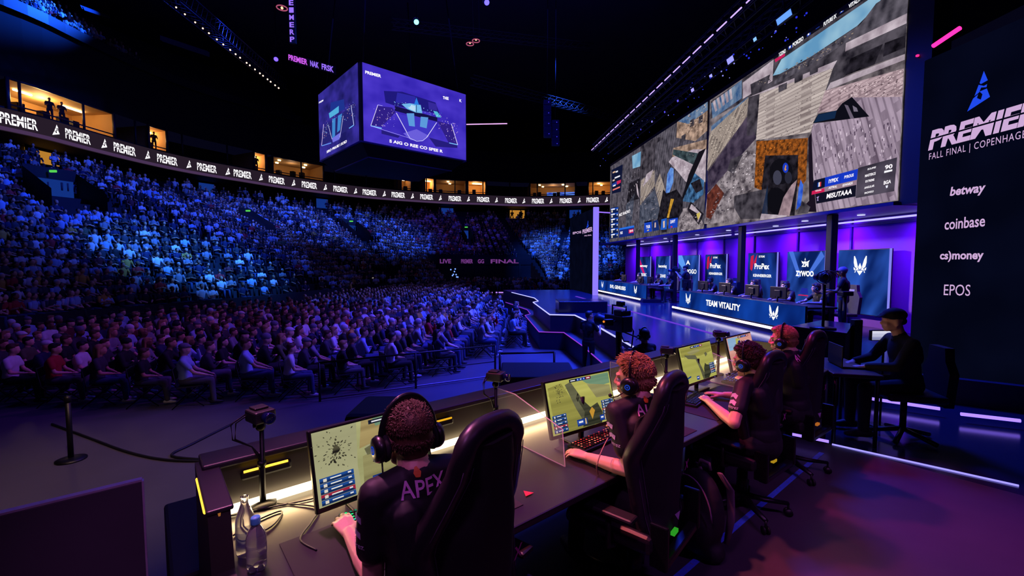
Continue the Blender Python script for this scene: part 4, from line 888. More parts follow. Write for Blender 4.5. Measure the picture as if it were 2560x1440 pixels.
m_ = MB(); A, B_, C_ = [atW(*q, WP-.012)-Vector((WP,0,0)) for q in ((2418,279),(2474,258),(2418,190))]; put_logo(m_, A, Vector((0,(B_-A).y,0)), Vector((0,0,(C_-A).z*.97))); m_.build('logo', E('logo_blue', S(30,70,225), 1.1), spn)
pk = atW(2333,115,7.6); pk2 = atW(2400,70,7.6); m_ = MB(); m_.tube([pk, pk2], .035, 8)
tag(m_.build('light_tube', E('pink_tube', S(255,40,140), 2.2), None, FS), 'glowing pink light bar high above the sponsor panel', 'light')
area('pink_glow', FS @ (pk+Vector((-.1,0,-.1))), FS @ (pk+Vector((-1,0,-2))), (1,.03,.25), 6, .6)
p = atW(2291,139,WS-.04); m_ = MB(); m_.rbox((p.x,p.y-.02,p.z-.02),(p.x+.05,p.y+.02,p.z+.02),.005); tag(m_.build('indicator_lamp', E('pink_dot', S(255,40,130), 1.5), None, FS), 'tiny pink lamp beside the upper right corner of the stage screen', 'light')
# far sponsor panel
q0, q1 = atW(1425,560,7.35), atW(1483,560,7.35)
spf = sponsor('far dark panel with small white words left of the lilac light column', q0.y, q1.y, 0, 5.0, None, 7.35)
m_ = MB()
for s_, a, b, c in (('PREMIER',(1456,585),(1481,578),(1457,574)),('FALL FINAL',(1461,591),(1479,589),(1461,588)),('EPOS',(1432,586),(1453,583),(1433,580))):
    A, B_, C_ = [atW(*q, 7.34)-Vector((7.35,0,0)) for q in (a, b, c)]; m_ = MB(); put_text(m_, s_, A, B_-A, Vector((0,0,(C_-A).z)), bold=.03); m_.build('lettering', LILAC, spf)
m_ = MB(); A = atW(1466,571,7.34)-Vector((7.35,0,0)); put_logo(m_, A, (0,-.5,0), (0,0,.45)); m_.build('logo', E('logo_blue', S(30,70,225), 1.1), spf)
# ------------------------------------------------------------------ low light bars under the right panel
for lab, a, b in (('left of two violet light bars on the floor below the sponsor panel',(2180,997),(2350,1022)),('right violet light bar on the floor below the sponsor panel',(2402,1035),(2551,1052)),('violet light bar on the floor behind the farthest gaming chair',(1978,1085),(2072,1104))):
    led_line(lab, atZ(*a,.09), atZ(*b,.09), .02 if 'behind' not in lab else .014, (140,110,255), 2.0)
mb = MB(); a, b = atZ(2168,985,.0), atZ(2565,1040,.0); d = (b-a).normalized(); mx = Matrix.Translation(a) @ Matrix.Rotation(math.atan2(d.y,d.x),4,'Z')
mb.box((-.1,.18,0),(2.2,.3,.32), mx); tag(mb.build('kick_board', M('kick', S(26,24,60), .5)), 'low dark board behind the violet floor light bars', 'board')
# ================================================================== PEOPLE
def remesh(mb, vox, smooth=2, name='m'):
    me = bpy.data.meshes.new('tmp'); me.from_pydata(mb.v, [], mb.f); o = bpy.data.objects.new('tmp', me); COL.objects.link(o)
    r = o.modifiers.new('r', 'REMESH'); r.mode = 'VOXEL'; r.voxel_size = vox; r.use_smooth_shade = True
    if smooth: s = o.modifiers.new('s', 'SMOOTH'); s.factor = .5; s.iterations = smooth
    bpy.context.view_layer.update()
    out = bpy.data.meshes.new_from_object(o.evaluated_get(bpy.context.evaluated_depsgraph_get()))
    bpy.data.objects.remove(o); bpy.data.meshes.remove(me); out.materials.clear(); out.name = name
    out.polygons.foreach_set('use_smooth', [True]*len(out.polygons)); return out
V = Vector
def axes_of(f, up=(0,0,1)):
    f = V(f).normalized(); r = f.cross(V(up)).normalized(); u = r.cross(f); return r, f, u
def mix(a, b, t): return V(a)*(1-t) + V(b)*t
def add_head(m, c, look, s=1., detail=True):
    r, f, u = axes_of(look); ax = (r, f, u); P = lambda x, y, z: V(c) + r*(x*s) + f*(y*s) + u*(z*s)
    m.ell(P(0,-.012,.018), (.076*s,.096*s,.088*s), ax, 16, 12)
    m.ell(P(0,.028,-.045), (.060*s,.066*s,.075*s), ax, 14, 10)
    m.ell(P(0,.060,-.098), (.030*s,.028*s,.022*s), ax)
    m.cap(P(-.045,.0,-.075), P(-.018,.062,-.100), .022*s, .018*s); m.cap(P(.045,.0,-.075), P(.018,.062,-.100), .022*s, .018*s)
    if detail:
        m.cap(P(0,.090,.005), P(0,.111,-.034), .009*s, .0105*s); m.ell(P(-.009,.101,-.040), .0085*s, ax); m.ell(P(.009,.101,-.040), .0085*s, ax)
        for k in (-1,1):
            m.cap(P(.014*k,.088,.016), P(.050*k,.072,.016), .010*s, .009*s)      # brow
            m.ell(P(.040*k,.068,-.038), (.022*s,.020*s,.018*s), ax)             # cheek
            m.ell(P(.078*k,-.006,-.022), (.010*s,.022*s,.034*s), ax)            # ear
            m.ell(P(.076*k,-.004,-.045), (.009*s,.012*s,.014*s), ax)
        m.cap(P(-.020,.086,-.066), P(.020,.086,-.066), .009*s, .009*s); m.cap(P(-.016,.085,-.077), P(.016,.085,-.077), .010*s, .010*s)
def add_hand(m, wr, d, n, side, curl=.5, s=1., spread=.10):
    """wr wrist, d forward along the hand, n back-of-hand normal, side +1 = thumb towards d x n side"""
    d = V(d).normalized(); n = (V(n) - d*V(n).dot(d)).normalized(); t = d.cross(n)*side       # t towards the thumb
    wr = V(wr); kn = []
    for i, (off, L_) in enumerate(((.030,.088),(.010,.092),(-.010,.087),(-.029,.078))):
        k = wr + d*(L_*s) + t*(off*s) - n*(.004*s*abs(i-1)); kn.append(k); m.cap(wr + t*(off*.45*s), k, .015*s, .0115*s, 8)
    m.ell(wr + d*.055*s - n*.004*s, (.036*s,.046*s,.014*s), (t, d, n), 12, 8)
    m.cap(wr + t*.014*s + d*.01*s, wr + t*.034*s + d*.045*s - n*.008*s, .017*s, .013*s, 8)
    for i, (k, L_) in enumerate(zip(kn, (.070,.078,.072,.056))):
        dd = (d + t*(spread*(1.3-i)*.55)).normalized(); p = k; rr = (.0095,.0095,.009,.008)[i]*s
        for j, (fr, cu) in enumerate(((.44,.28),(.31,.75),(.25,.55))):
            dd = (dd - n*(cu*curl*(1+.12*i))).normalized(); q = p + dd*(L_*fr*s); m.cap(p, q, rr*(1-.09*j), rr*(1-.09*(j+1)), 8); p = q
    p = wr + t*.036*s + d*.044*s - n*.010*s; dd = (d*.75 + t*.62 - n*.25).normalized()
    for L_, cu in ((.034,.0),(.027,.35)):
        dd = (dd - t*cu*.8 + d*cu*.3).normalized(); q = p + dd*L_*s; m.cap(p, q, .011*s, .0095*s, 8); p = q
    return kn
def add_arm(m, sh, el, wr, s=1.):
    m.cap(sh, el, .046*s, .037*s); m.cap(el, mix(el,wr,.35), .038*s, .040*s); m.cap(mix(el,wr,.3), wr, .040*s, .025*s); m.ell(el, .038*s)
def figure(J, vox=.007, voxc=.009, s=1., hands=True, detail=True, sleeve=.55, pants=True, long_sleeve=False):
    """J: joints in the figure's own space. returns meshes skin, shirt, trousers, shoes"""
    sk, sh, tr = MB(), MB(), MB(); so = {'L': MB(), 'R': MB()}
    c = V(J['head']); look = J['look']; nb = V(J['neck'])
    add_head(sk, c, look, J.get('hs', 1.), detail)
    r, f, u = axes_of(look)
    sk.cap(nb - V((0,0,.03)), c - u*.05 - f*.022, .060, .054)
    pel, ch = V(J['pel']), V(J['chest'])
    sk.cap(ch, pel, .10, .10); sk.cap(nb, ch, .06, .09)
    sl, sr = V(J['shL']), V(J['shR']); ac = (sr-sl).normalized(); up = (ch-pel).normalized(); fw = up.cross(ac)
    if fw.dot(V(look)) < 0: fw = -fw
    for k in 'LR':
        shd, el, wr = V(J['sh'+k]), V(J['el'+k]), V(J['wr'+k]); sk.cap(mix(sl,sr,.5), shd, .06, .045); add_arm(sk, shd, el, wr)
        if hands:
            hd = J.get('hd'+k, (wr-el).normalized()); add_hand(sk, wr, hd, J.get('hn'+k, (0,0,1)), 1 if k == 'L' else -1, J.get('curl'+k, .45))
        else: sk.ell(wr + V(J.get('hd'+k, (wr-el).normalized()))*.07, (.03,.06,.02), axes_of(J.get('hd'+k, (wr-el)), (0,0,1)) if abs((wr-el).normalized().z) < .9 else None)
        e = mix(shd, el, sleeve); sh.cap(shd, e, .058, .060)
        if long_sleeve: sh.cap(shd, el, .062, .052); sh.cap(el, mix(el,wr,.92), .052, .038)
        sh.cap(mix(sl,sr,.5) + up*.020, shd, .070, .056)
    mid = mix(sl, sr, .5); w_ = (sr-sl).length/2
    axs = (ac, fw, up)
    sh.ell(mix(mid, pel, .28), (w_*.96, .110, .20), axs, 18, 12); sh.ell(mix(mid, pel, .62), (w_*.84, .118, .22), axs, 18, 12); sh.ell(pel + up*.04, (w_*.86, .125, .13), axs, 18, 12)
    sh.cap(nb - up*.045, nb - up*.012, .078, .068); sh.cap(mix(mid,pel,.15)-ac*w_*.5-fw*.05, mix(mid,pel,.4)-ac*w_*.4-fw*.06, .07, .07); sh.cap(mix(mid,pel,.15)+ac*w_*.5-fw*.05, mix(mid,pel,.4)+ac*w_*.4-fw*.06, .07, .07)
    if pants:
        tr.ell(pel - up*.02, (w_*.88, .13, .13), axs, 16, 10)
        for k in 'LR':
            hi, kn, an = V(J['hi'+k]), V(J['kn'+k]), V(J['an'+k]); sk.cap(kn, an, .04, .035)
            tr.cap(hi, kn, .088, .066); tr.cap(kn, an, .064, .05); tr.ell(kn, .068)
            fd = V(J.get('toe'+k, (0,1,0))).normalized(); sk.cap(an, an+V((0,0,-.04)), .034, .034)
            a2 = V((an.x, an.y, J.get('gz', an.z-.07)))
            so[k].cap(a2 - fd*.05 + V((0,0,.045)), a2 + fd*.06 + V((0,0,.042)), .044, .042); so[k].cap(a2 + fd*.06 + V((0,0,.036)), a2 + fd*.15 + V((0,0,.030)), .042, .028); so[k].cap(an + V((0,0,-.03)), a2 + V((0,0,.05)), .05, .045)
    out = {'skin': remesh(sk, vox, 2, 'person_skin'), 'shirt': remesh(sh, voxc, 3, 'shirt')}
    if pants: out['trousers'] = remesh(tr, voxc, 2, 'trousers'); out['shoeL'], out['shoeR'] = remesh(so['L'], voxc, 1, 'shoe'), remesh(so['R'], voxc, 1, 'shoe')
    return out
def hair_mesh(c, look, style='short', s=1., seed=1, tufts=0, tl=.03, vox=.008, lift=(.3,.6)):
    rnd = random.Random(seed); r, f, u = axes_of(look); ax = (r, f, u); P = lambda x, y, z: V(c) + r*(x*s) + f*(y*s) + u*(z*s)
    m = MB()
    m.ell(P(0,-.022,.034), (.083*s,.098*s,.086*s), ax, 16, 12)
    m.ell(P(0,-.058,-.012), (.070*s,.055*s,.072*s), ax, 14, 10); m.ell(P(0,.050,.085), (.058*s,.042*s,.028*s), ax)
    if style == 'long':
        for k in (-1,1): m.cap(P(.065*k,-.03,.02), P(.075*k,-.035,-.16), .034*s, .028*s)
        m.cap(P(0,-.075,0), P(0,-.085,-.19), .06*s, .05*s)
    if style == 'bun': m.ell(P(0,-.11,.07), .035*s)
    if style == 'cap':
        m = MB(); m.ell(P(0,-.010,.052), (.088*s,.106*s,.072*s), ax, 16, 12); m.cap(P(-.03,.085,.050), P(.03,.085,.050), .02*s, .02*s)
        for k in range(-3,4): m.cap(P(.018*k,.07,.046), P(.016*k,.155-.006*k*k,.036), .009*s, .007*s, 6)
        m.ell(P(0,-.06,-.01), (.066*s,.05*s,.045*s), ax)
    if style == 'beanie': m = MB(); m.ell(P(0,-.012,.048), (.089*s,.108*s,.092*s), ax, 16, 12)
    me = remesh(m, vox, 1, 'hair')
    if tufts:
        m = MB(); m.v = [tuple(v.co) for v in me.vertices]; m.f = [tuple(p.vertices) for p in me.polygons]; m.m = [0]*len(m.f); m.sm = [True]*len(m.f); n0 = len(m.v)
        for i in range(tufts):
            th = rnd.uniform(0, 2*math.pi); z = rnd.uniform(-.45, 1); q = math.sqrt(1-z*z); d = V((q*math.cos(th), q*math.sin(th), z))
            if d.y > .55 and d.z < .45: continue
            p = P(.080*d.x, -.022+.094*d.y, .032+.084*d.z - (.03 if d.z < -.1 else 0)); nn = (r*d.x + f*d.y + u*d.z)
            bl = min(1, max(0, (d.z-.0)/.75)); flow = (f*.55 + u*.1)*bl + (-u*.8 - f*.1)*(1-bl) + r*rnd.uniform(-.3,.3)
            L_ = tl*rnd.uniform(.7,1.3)*s*(.42 + .8*min(1, max(0, (d.z+.1)/.8))); e = p + nn*L_*rnd.uniform(lift[0],lift[1]) + flow*L_
            mid_ = p + nn*L_*lift[1]*.7 + flow*L_*.4; w_ = rnd.uniform(.0014,.0030)*s
            m.tube([p - nn*.006, mid_, e], [w_*1.2, w_, .0005], 4)
        me2 = bpy.data.meshes.new('hair'); me2.from_pydata(m.v, [], m.f); me2.polygons.foreach_set('use_smooth', [True]*len(m.f)); bpy.data.meshes.remove(me); me = me2
    return me
def part(name, me, mat, parent, mx=None, share=False):
    if share:
        if not me.materials: me.materials.append(None)
        o = link(name, me, parent, mx); o.material_slots[0].link = 'OBJECT'; o.material_slots[0].material = mat; return o
    me.materials.clear(); me.materials.append(mat); return link(name, me, parent, mx)
SKIN = [M('skin_fair', S(226,176,150), .5, var=.06, scale=30), M('skin_mid', S(200,146,116), .5, var=.06, scale=30), M('skin_deep', S(120,80,60), .5, var=.06, scale=30)]
def cloth(c, nm): return M('cloth_'+nm, S(*c), .85, var=.14, scale=24)
CL = {'black':(20,20,24),'navy':(28,34,70),'charcoal':(56,56,62),'grey':(128,128,134),'white':(214,214,216),'pale blue':(150,180,214),'red':(170,36,40),'maroon':(96,30,40),'olive':(86,92,60),'mustard':(196,150,60)}
CM = {k: cloth(v, k.replace(' ','_')) for k, v in CL.items()}
HM = {'dark':M('hair_dark', S(30,22,18), .6, var=.3, scale=60), 'brown':M('hair_brown', S(84,56,36), .6, var=.3, scale=60), 'fair':M('hair_fair', S(170,128,82), .6, var=.3, scale=60)}
HATM = {'white':M('hat_white', S(210,210,214), .8), 'black':M('hat_black', S(22,22,26), .8), 'grey':M('hat_grey', S(110,112,120), .8)}
DENIM = [M('trousers_denim', S(50,66,104), .85, var=.2, scale=40), M('trousers_black', S(20,20,24), .85), M('trousers_grey', S(84,84,92), .85)]
SHOEM = [M('shoe_white', S(200,200,204), .6), M('shoe_black', S(24,24,26), .6)]
# ---- seated spectators: a few shared poses
def seated(lean=.0, arms='lap', turn=0., vox=.022):
    seat = .47; P = dict(pel=(0,0,seat+.10), chest=(0,.02+lean*.6,seat+.43), neck=(0,.03+lean,seat+.57), head=(0,.055+lean*1.15,seat+.73), look=(math.sin(turn)*.9,math.cos(turn),-.02))
    sx = .185; sz = seat+.50
    P.update(shL=(-sx,.02+lean*.8,sz), shR=(sx,.02+lean*.8,sz), hiL=(-.10,.05,seat+.07), hiR=(.10,.05,seat+.07), knL=(-.15,.46,seat+.06), knR=(.15,.46,seat+.06), anL=(-.14,.44,.10), anR=(.15,.50,.10), gz=.02)
    if arms == 'lap': P.update(elL=(-.225,.10+lean*.5,seat+.25), elR=(.225,.10+lean*.5,seat+.25), wrL=(-.08,.30,seat+.19), wrR=(.08,.30,seat+.20))
    elif arms == 'cross': P.update(elL=(-.225,.12+lean,seat+.26), elR=(.225,.10+lean,seat+.26), wrL=(.08,.20+lean,seat+.34), wrR=(-.08,.22+lean,seat+.30))
    elif arms == 'chin': P.update(elL=(-.17,.30+lean*.4,seat+.20), elR=(.22,.24,seat+.20), wrL=(-.05,.20+lean*1.1,seat+.52), wrR=(.02,.34,seat+.20), hdL=(.1,.0,1), hnL=(-1,0,0))
    else: P.update(elL=(-.225,.16,seat+.25), elR=(.225,.18,seat+.26), wrL=(-.13,.40,seat+.16), wrR=(.14,.40,seat+.17))
    return P, figure(P, vox, .024, hands=False, detail=True, sleeve=.6, long_sleeve=(arms in ('cross','chin')))
POSES = [seated(0,'lap',.05), seated(.06,'cross',.12), seated(.10,'chin',-.05), seated(-.04,'knees',.2), seated(.02,'lap',-.15)]
HSTY = ('short','short','short','long','cap','beanie')
HAIRS = [{st: hair_mesh(P['head'], P['look'], st, 1., 3, vox=.018) for st in set(HSTY)} for P, _ in POSES]
# ---- where spectators sit
RN = np.array([(p.x, p.y) for p in RING])
def ring_dist(x, y): return float(np.min(np.hypot(RN[:,0]-x, RN[:,1]-y)))
CEN = FS @ V((8,16,0))
seats = []     # (x, y, z, yaw, row, seat)
nS, sS = V((.9995,-.03)), V((.03,.9995))
for row in range(0, 17):
    W0 = -.48 - row*.98; k = 0; first = None
    for j in range(0, 90):
        p = nS*W0 + sS*(8.6 + j*.57)
        if p.x < -16.2 or p.y > 44 or ring_dist(p.x, p.y) < 22.3: continue
        lo = float(np.interp(p.x, (-16,-6.5,-4,-2.3,.5), (9.4,9.3,10.0,11.7,16.4)))
        if p.y < lo: continue
        if abs((8.6+j*.57) - 23.2) < .6: continue                    # cross aisle
        q = proj((p.x, p.y, FLOORZ+.9))
        if not q or not -60 < q[0] < 2620: continue
        if p.y > 19 and p.x > float(np.interp(p.y, (19,21,23.5,27.5,60), (.9,-.1,-.2,-1.3,-9))): continue
        if -21 < p.x < -11 and p.y > 39: continue
        k += 1; seats.append((p.x, p.y, FLOORZ, row, k, q[2]))
seats.sort(key=lambda a: a[5])
ORD = ('zeroth','first','second','third','fourth','fifth','sixth','seventh','eighth','ninth','tenth','eleventh','twelfth','thirteenth','fourteenth','fifteenth','sixteenth','seventeenth','eighteenth','nineteenth','twentieth','twenty-first','twenty-second','twenty-third','twenty-fourth','twenty-fifth','twenty-sixth','twenty-seventh','twenty-eighth','twenty-ninth','thirtieth')
NIND = 290
shirts = ['black']*14+['navy']*9+['charcoal']*8+['grey']*8+['white']*9+['pale blue']*8+['red','red','maroon','olive','mustard']
rp = random.Random(11)
def yaw_to(x, y, jit=.12): return math.atan2(CEN.y-y, CEN.x-x) - math.pi/2 + rp.uniform(-jit, jit)
CH = None
def folding_chair():
    r = bpy.data.objects.new('folding_chair', None); COL.objects.link(r); m = MB()
    m.rbox((-.21,-.12,.435),(.21,.30,.465),.012); m.build('seat', PLA, r); m = MB(); m.rbox((-.21,-.20,.66),(.21,-.17,.86),.012); m.build('backrest', PLA, r)
    for k in (-1,1):
        m = MB(); m.tube([(k*.22,-.19,.88),(k*.22,-.12,.45),(k*.22,.34,.01)], .011, 5); m.tube([(k*.20,.24,.44),(k*.20,-.22,.01)], .011, 5); m.build('leg', BLK, r)
    return r
CH = folding_chair(); CH['category'] = 'chair'; used = 0
for i, (x, y, z, row, k, dist) in enumerate(seats[:NIND]):
    pi = rp.randrange(len(POSES)); P, me = POSES[pi]; st = rp.choice(HSTY); sc = rp.choice(shirts); hc = rp.choice(('dark','dark','brown','brown','fair'))
    yaw = yaw_to(x, y); sc_ = rp.uniform(.95,1.06); mx = T(x,y,z) @ Matrix.Rotation(yaw,4,'Z') @ Matrix.Scale(sc_,4)
    sk = rp.choices(SKIN, (5,4,1))[0]
    o = part('person', me['skin'], sk, None, None, True); o.matrix_world = mx
    part('shirt', me['shirt'], CM[sc], o, None, True); part('trousers', me['trousers'], rp.choice(DENIM), o, None, True); shm = rp.choice(SHOEM); part('shoe', me['shoeL'], shm, o, None, True); part('shoe', me['shoeR'], shm, o, None, True)
    if st in ('cap','beanie'): hk = rp.choice(list(HATM)); part(st, HAIRS[pi][st], HATM[hk], o, None, True); hd = '%s %s' % (hk, st)
    else: part('hair', HAIRS[pi][st], HM[hc], o, None, True); hd = ('long %s hair' % hc) if st == 'long' else '%s hair' % hc
    tag(o, 'person in %s top, %s, row %d from stage, %s seat from near end' % (sc.replace(' ','-'), hd, row+1, ORD[k]), 'person', 'seated spectators on the floor')
    if k <= 2 or (row == 0 and k < 6):
        if used == 0: c = CH
        else: c = copy_tree(CH)
        used += 1; c.matrix_world = T(x,y,z) @ Matrix.Rotation(yaw,4,'Z'); tag(c, 'black folding chair in row %d from stage, %s seat from near end' % (row+1, ORD[k]), 'chair', 'folding chairs on the floor')
# ---- everybody farther away: one crowd
def lowpoly(kind):
    m = MB(); seat = .46
    m.mat(1).tube([(0,-.02,seat),(0,0,seat+.22),(0,.02,seat+.44),(0,.03,seat+.56)], [.15,.155,.17,.08], 7, True, .68, (0,1,0))
    m.mat(0).tube([(0,.03,seat+.54),(0,.04,seat+.62)], .055, 5, False)
    m.mat(0).ell((0,.055,seat+.72), (.078,.098,.112), None, 8, 6); m.mat(2).ell((0,.035,seat+.755), (.086,.100,.092), None, 8, 5)
    for k in (-1,1):
        m.mat(1).tube([(k*.18,.02,seat+.50),(k*.25,.08,seat+.27)], [.06,.05], 5)
        e = (k*.08,.30,seat+.18) if kind == 0 else ((k*-.05,.20,seat+.33) if kind == 1 else (k*.15,.36,seat+.16))
        m.mat(0).tube([(k*.25,.08,seat+.27), e], [.04,.03], 5)
        m.mat(3).tube([(k*.10,.02,seat+.05),(k*.14,.45,seat+.05),(k*.14,.46,.08)], [.085,.065,.05], 5)
    v = np.array(m.v, dtype=np.float32); fs = m.f; return v, fs, np.array(m.m)
LP = [lowpoly(k) for k in range(3)]
crowd = [(x,y,z,yaw_to(x,y,.2)) for x,y,z,row,k,d in seats[NIND:]]
for _ in range(170):
    x_, y_ = rp.uniform(-9.5,6.5), rp.uniform(41,46.2)
    if ring_dist(x_, y_) > 21.6: crowd.append((x_,y_,FLOORZ+rp.choice((0,.35)),yaw_to(x_,y_,.5)))
def near_vom(s, k):
    return any(abs(s-a) < 1.9 and kk-3 <= k <= kk+1 for a, kk in VOMS)
AIS = [s_of_px(q) for q in (300, 760, 1140, 1235, 1420)] + [18, 8]
for k in range(NROW):
    s = 2.
    while s < SEND-1:
        s += .54
        if k < 7 and SA-.5 < s < SB+.5: continue
        if any(abs(s-a-(k-12)*.04) < .65 for a in AIS) or near_vom(s, k): continue
        if rp.random() < (.06 if k < 18 else .22 + .09*(k-18)): continue
        p = ring_at(s, row_off(k)+rp.uniform(-.04,.04), row_z(k)); q = proj((p.x,p.y,p.z+.8))
        if -21 < p.x < -11 and 41 < p.y < 45 and p.z < .9: continue
        if not q or not -50 < q[0] < 1560: continue
        crowd.append((p.x,p.y,p.z,yaw_to(p.x,p.y,.25)))
for k in range(9):
    s = 2.
    while s < s_of_px(360 - 22*k):
        s += .56; p = ring_at(s, -.5-.8*k, 19.35+.62*k); q = proj((p.x,p.y,p.z+.8))
        if rp.random() < .1 or not q or q[0] < -60: continue
        crowd.append((p.x,p.y,p.z,yaw_to(p.x,p.y,.3)))
pal = [np.array(S(*CL[k])) for k in shirts]; hpal = [np.array(S(*c)) for c in ((30,22,18),(30,22,18),(60,42,30),(90,62,40),(160,120,80),(30,30,34),(190,190,195))]
spal = [np.array(S(*c)) for c in ((226,176,150),(205,152,122),(150,104,80))]; tpal = [np.array(S(*c)) for c in ((50,66,104),(20,20,24),(60,60,66))]
VS, FSI, FLN, COLS = [], [], [], []; base = 0
for x, y, z, yw in crowd:
    v, fs, mi = LP[rp.randrange(3)]; sc_ = rp.uniform(.93,1.07); c, s_ = math.cos(yw)*sc_, math.sin(yw)*sc_
    VS.append(np.stack([x + v[:,0]*c - v[:,1]*s_, y + v[:,0]*s_ + v[:,1]*c, z + v[:,2]*sc_], 1))
    cc = [rp.choice(spal), rp.choice(pal), rp.choice(hpal), rp.choice(tpal)]
    for f, m_ in zip(fs, mi):
        FSI.extend([base+i for i in f]); FLN.append(len(f)); COLS.append(cc[m_])
    base += len(v)
VS = np.concatenate(VS); me = bpy.data.meshes.new('crowd'); me.vertices.add(len(VS)); me.vertices.foreach_set('co', VS.ravel())
me.loops.add(len(FSI)); me.loops.foreach_set('vertex_index', np.array(FSI, dtype=np.int32)); me.polygons.add(len(FLN))
st_ = np.concatenate([[0], np.cumsum(FLN)[:-1]]).astype(np.int32); me.polygons.foreach_set('loop_start', st_); me.polygons.foreach_set('loop_total', np.array(FLN, dtype=np.int32))
me.polygons.foreach_set('use_smooth', np.ones(len(FLN), dtype=bool)); me.update(calc_edges=True)
at = me.attributes.new('clothes', 'FLOAT_COLOR', 'FACE'); ca = np.ones((len(FLN),4), dtype=np.float32); ca[:,:3] = np.array(COLS); at.data.foreach_set('color', ca.ravel())
m, nt, N, L = NT('crowd'); o_ = N.new('ShaderNodeOutputMaterial'); p_ = N.new('ShaderNodeBsdfPrincipled'); a_ = N.new('ShaderNodeAttribute'); a_.attribute_name = 'clothes'
L.new(a_.outputs['Color'], p_.inputs['Base Color']); p_.inputs['Roughness'].default_value = .8; L.new(p_.outputs[0], o_.inputs[0]); me.materials.append(m)
cr = link('crowd', me); tag(cr, 'huge dim blue lit crowd filling the seating bowl behind the floor rows', 'crowd', None, 'stuff')
print('CROWD', len(crowd), 'verts', len(VS), 'floor seats', len(seats))
# ================================================================== PLAYER DESK (local frame: x along the desk, y away from the players)
DMAT = M('desk_black', S(36,33,35), .33, var=.2, scale=5, spec=.5); DEDGE = M('desk_edge', S(44,40,46), .4); DPAN = M('desk_panel', S(50,44,40), .42, var=.25, scale=4)
LEDD = E('desk_strip', S(255,226,176), 6.0); AMB = E('amber_led', S(255,190,60), 2.2)
U0, U1, VF, VB = .18, 5.36, 1.355, 2.34
dsk = empty('gaming_desk', 'long dark desk with glowing warm strip along its back where four players sit', 'desk', FD)
m = MB(); m.rbox((U0,VF,.715),(U1,VB-.05,.75),.008); m.build('tabletop', DMAT, dsk)
m = MB(); m.rbox((U0,VB-.07,.30),(U1,VB+.0,.97),.01); m.build('back_panel', DPAN, dsk)
m = MB(); m.rbox((U0-.03,VB-.10,.955),(U1,VB+.07,.985),.008); m.build('top_ledge', DEDGE, dsk)
m = MB(); m.box((U0+.05,VB-.12,.752),(U1-.05,VB-.072,.772)); m.build('strip_light', LEDD, dsk)
def endp(u, n_):
    m = MB(); m.prism([(VB+.05,0),(VB+.05,.955),(1.86,.955),(1.80,.76),(VF+.02,.74),(VF+.02,0)][::-1], (u-.035,u+.035), 0); return m.build('end_panel', DPAN, dsk)
e0 = endp(U0-.01, 0); e1 = endp(U1+.02, 1)
m = MB(); m.rbox((U0-.05,1.85,.95),(U0+.035,VB-.02,.968),.006); m.build('end_ledge', DEDGE, dsk)
m = MB(); m.tube([(U0-.05,1.88,.955),(U0-.05,2.20,.955)], .006, 6); m.build('amber_strip', AMB, dsk)
m = MB(); m.tube([(U0-.01,1.86,.953),(U0-.01,1.86,.80)], .006, 6); m.build('amber_strip', E('amber_led_dim', S(150,90,40), 1.), dsk)
for u in (.30,1.20,3.05,4.2):
    m = MB(); m.rbox((u-.01,VB-.105,.875),(u+.20,VB-.07,.918),.012); m.build('grip_recess', PLA, dsk); m = MB(); m.tube([(u,VB-.11,.92),(u+.18,VB-.11,.92)], .0055, 6); m.build('amber_grip', AMB if u != 1.2 else E('amber_led2', S(220,160,30), 1.2), dsk)
for u in (U0+.9, 2.6, 4.2):
    m = MB(); m.rbox((u-.03,VF+.1,0),(u+.03,VB-.1,.715),.01); m.build('leg', DMAT, dsk)
m = MB(); m.rbox((U1-.02,1.45,.80),(U1+.02,2.2,.83),.004); m.build('amber_grip', AMB, dsk)
for u in (.75,2.05,3.6,4.6):
    area('desk_glow', FD @ V((u,VB-.14,.80)), FD @ V((u,VB-.55,.70)), (1,.66,.32), 3.2, 1.05, .03, 170)
def Dp(px, py, z): return FD.inverted() @ atZ(px, py, z)
# ---- glass dividers
GL = M('clear_acrylic', (.92,.90,.86), .06, var=0., alpha=.10, spec=.4); GLE = M('acrylic_edge', (.8,.78,.75), .15, var=0, alpha=.55)
for u, lab in ((1.70,'clear glass divider standing on the desk left of the red keyboard'),(2.86,'clear glass divider on the desk behind the second gaming chair'),(3.98,'clear glass divider on the desk right of the third monitor')):
    r = empty('glass_divider', lab, 'divider', FD @ T(u,0,.75)); out = [(1.60,.0),(2.20,.0),(2.20,.30),(2.02,.30),(1.62,.20)] if True else 0
    m = MB(); m.prism(out, (-.003,.003), 0); m.build('pane', GL, r)
    m = MB(); q = [(0,a,b) for a, b in out]; m.tube(q+[q[0]], .0035, 5); m.build('edge', GLE, r)
# ---- monitors
BEZ = M('monitor_black', S(14,13,17), .4); MSC = {}
def mscr(nm, c1, c2, sc, kind='noise', st=1.): return SCR('mon_'+nm, S(*c1), S(*c2), kind, sc, 12, .3, st=st)
SAND = mscr('sand', (142,142,96), (176,174,122), 4.); SAND2 = mscr('sand2', (118,112,72), (160,154,104), 9); SHD = mscr('shade', (70,70,52), (112,110,80), 7); WALL1 = mscr('wallp', (150,148,112), (172,170,130), 2.5); TANW = mscr('tanw', (132,112,70), (176,156,104), 9, 'wave')
YEL = mscr('yel', (150,148,70), (186,182,96), 5); YEL2 = mscr('yel2', (120,116,56), (160,154,76), 9); GRN = mscr('green', (70,110,90), (120,150,120), 5); DKG = mscr('dk', (34,36,28), (78,78,58), 14); SPL = mscr('splat', (28,26,24), (84,80,60), 22); PKM = mscr('pinkmap', (190,120,110), (220,160,150), 6); BLM = mscr('bluemap', (110,150,190), (150,180,210), 6)
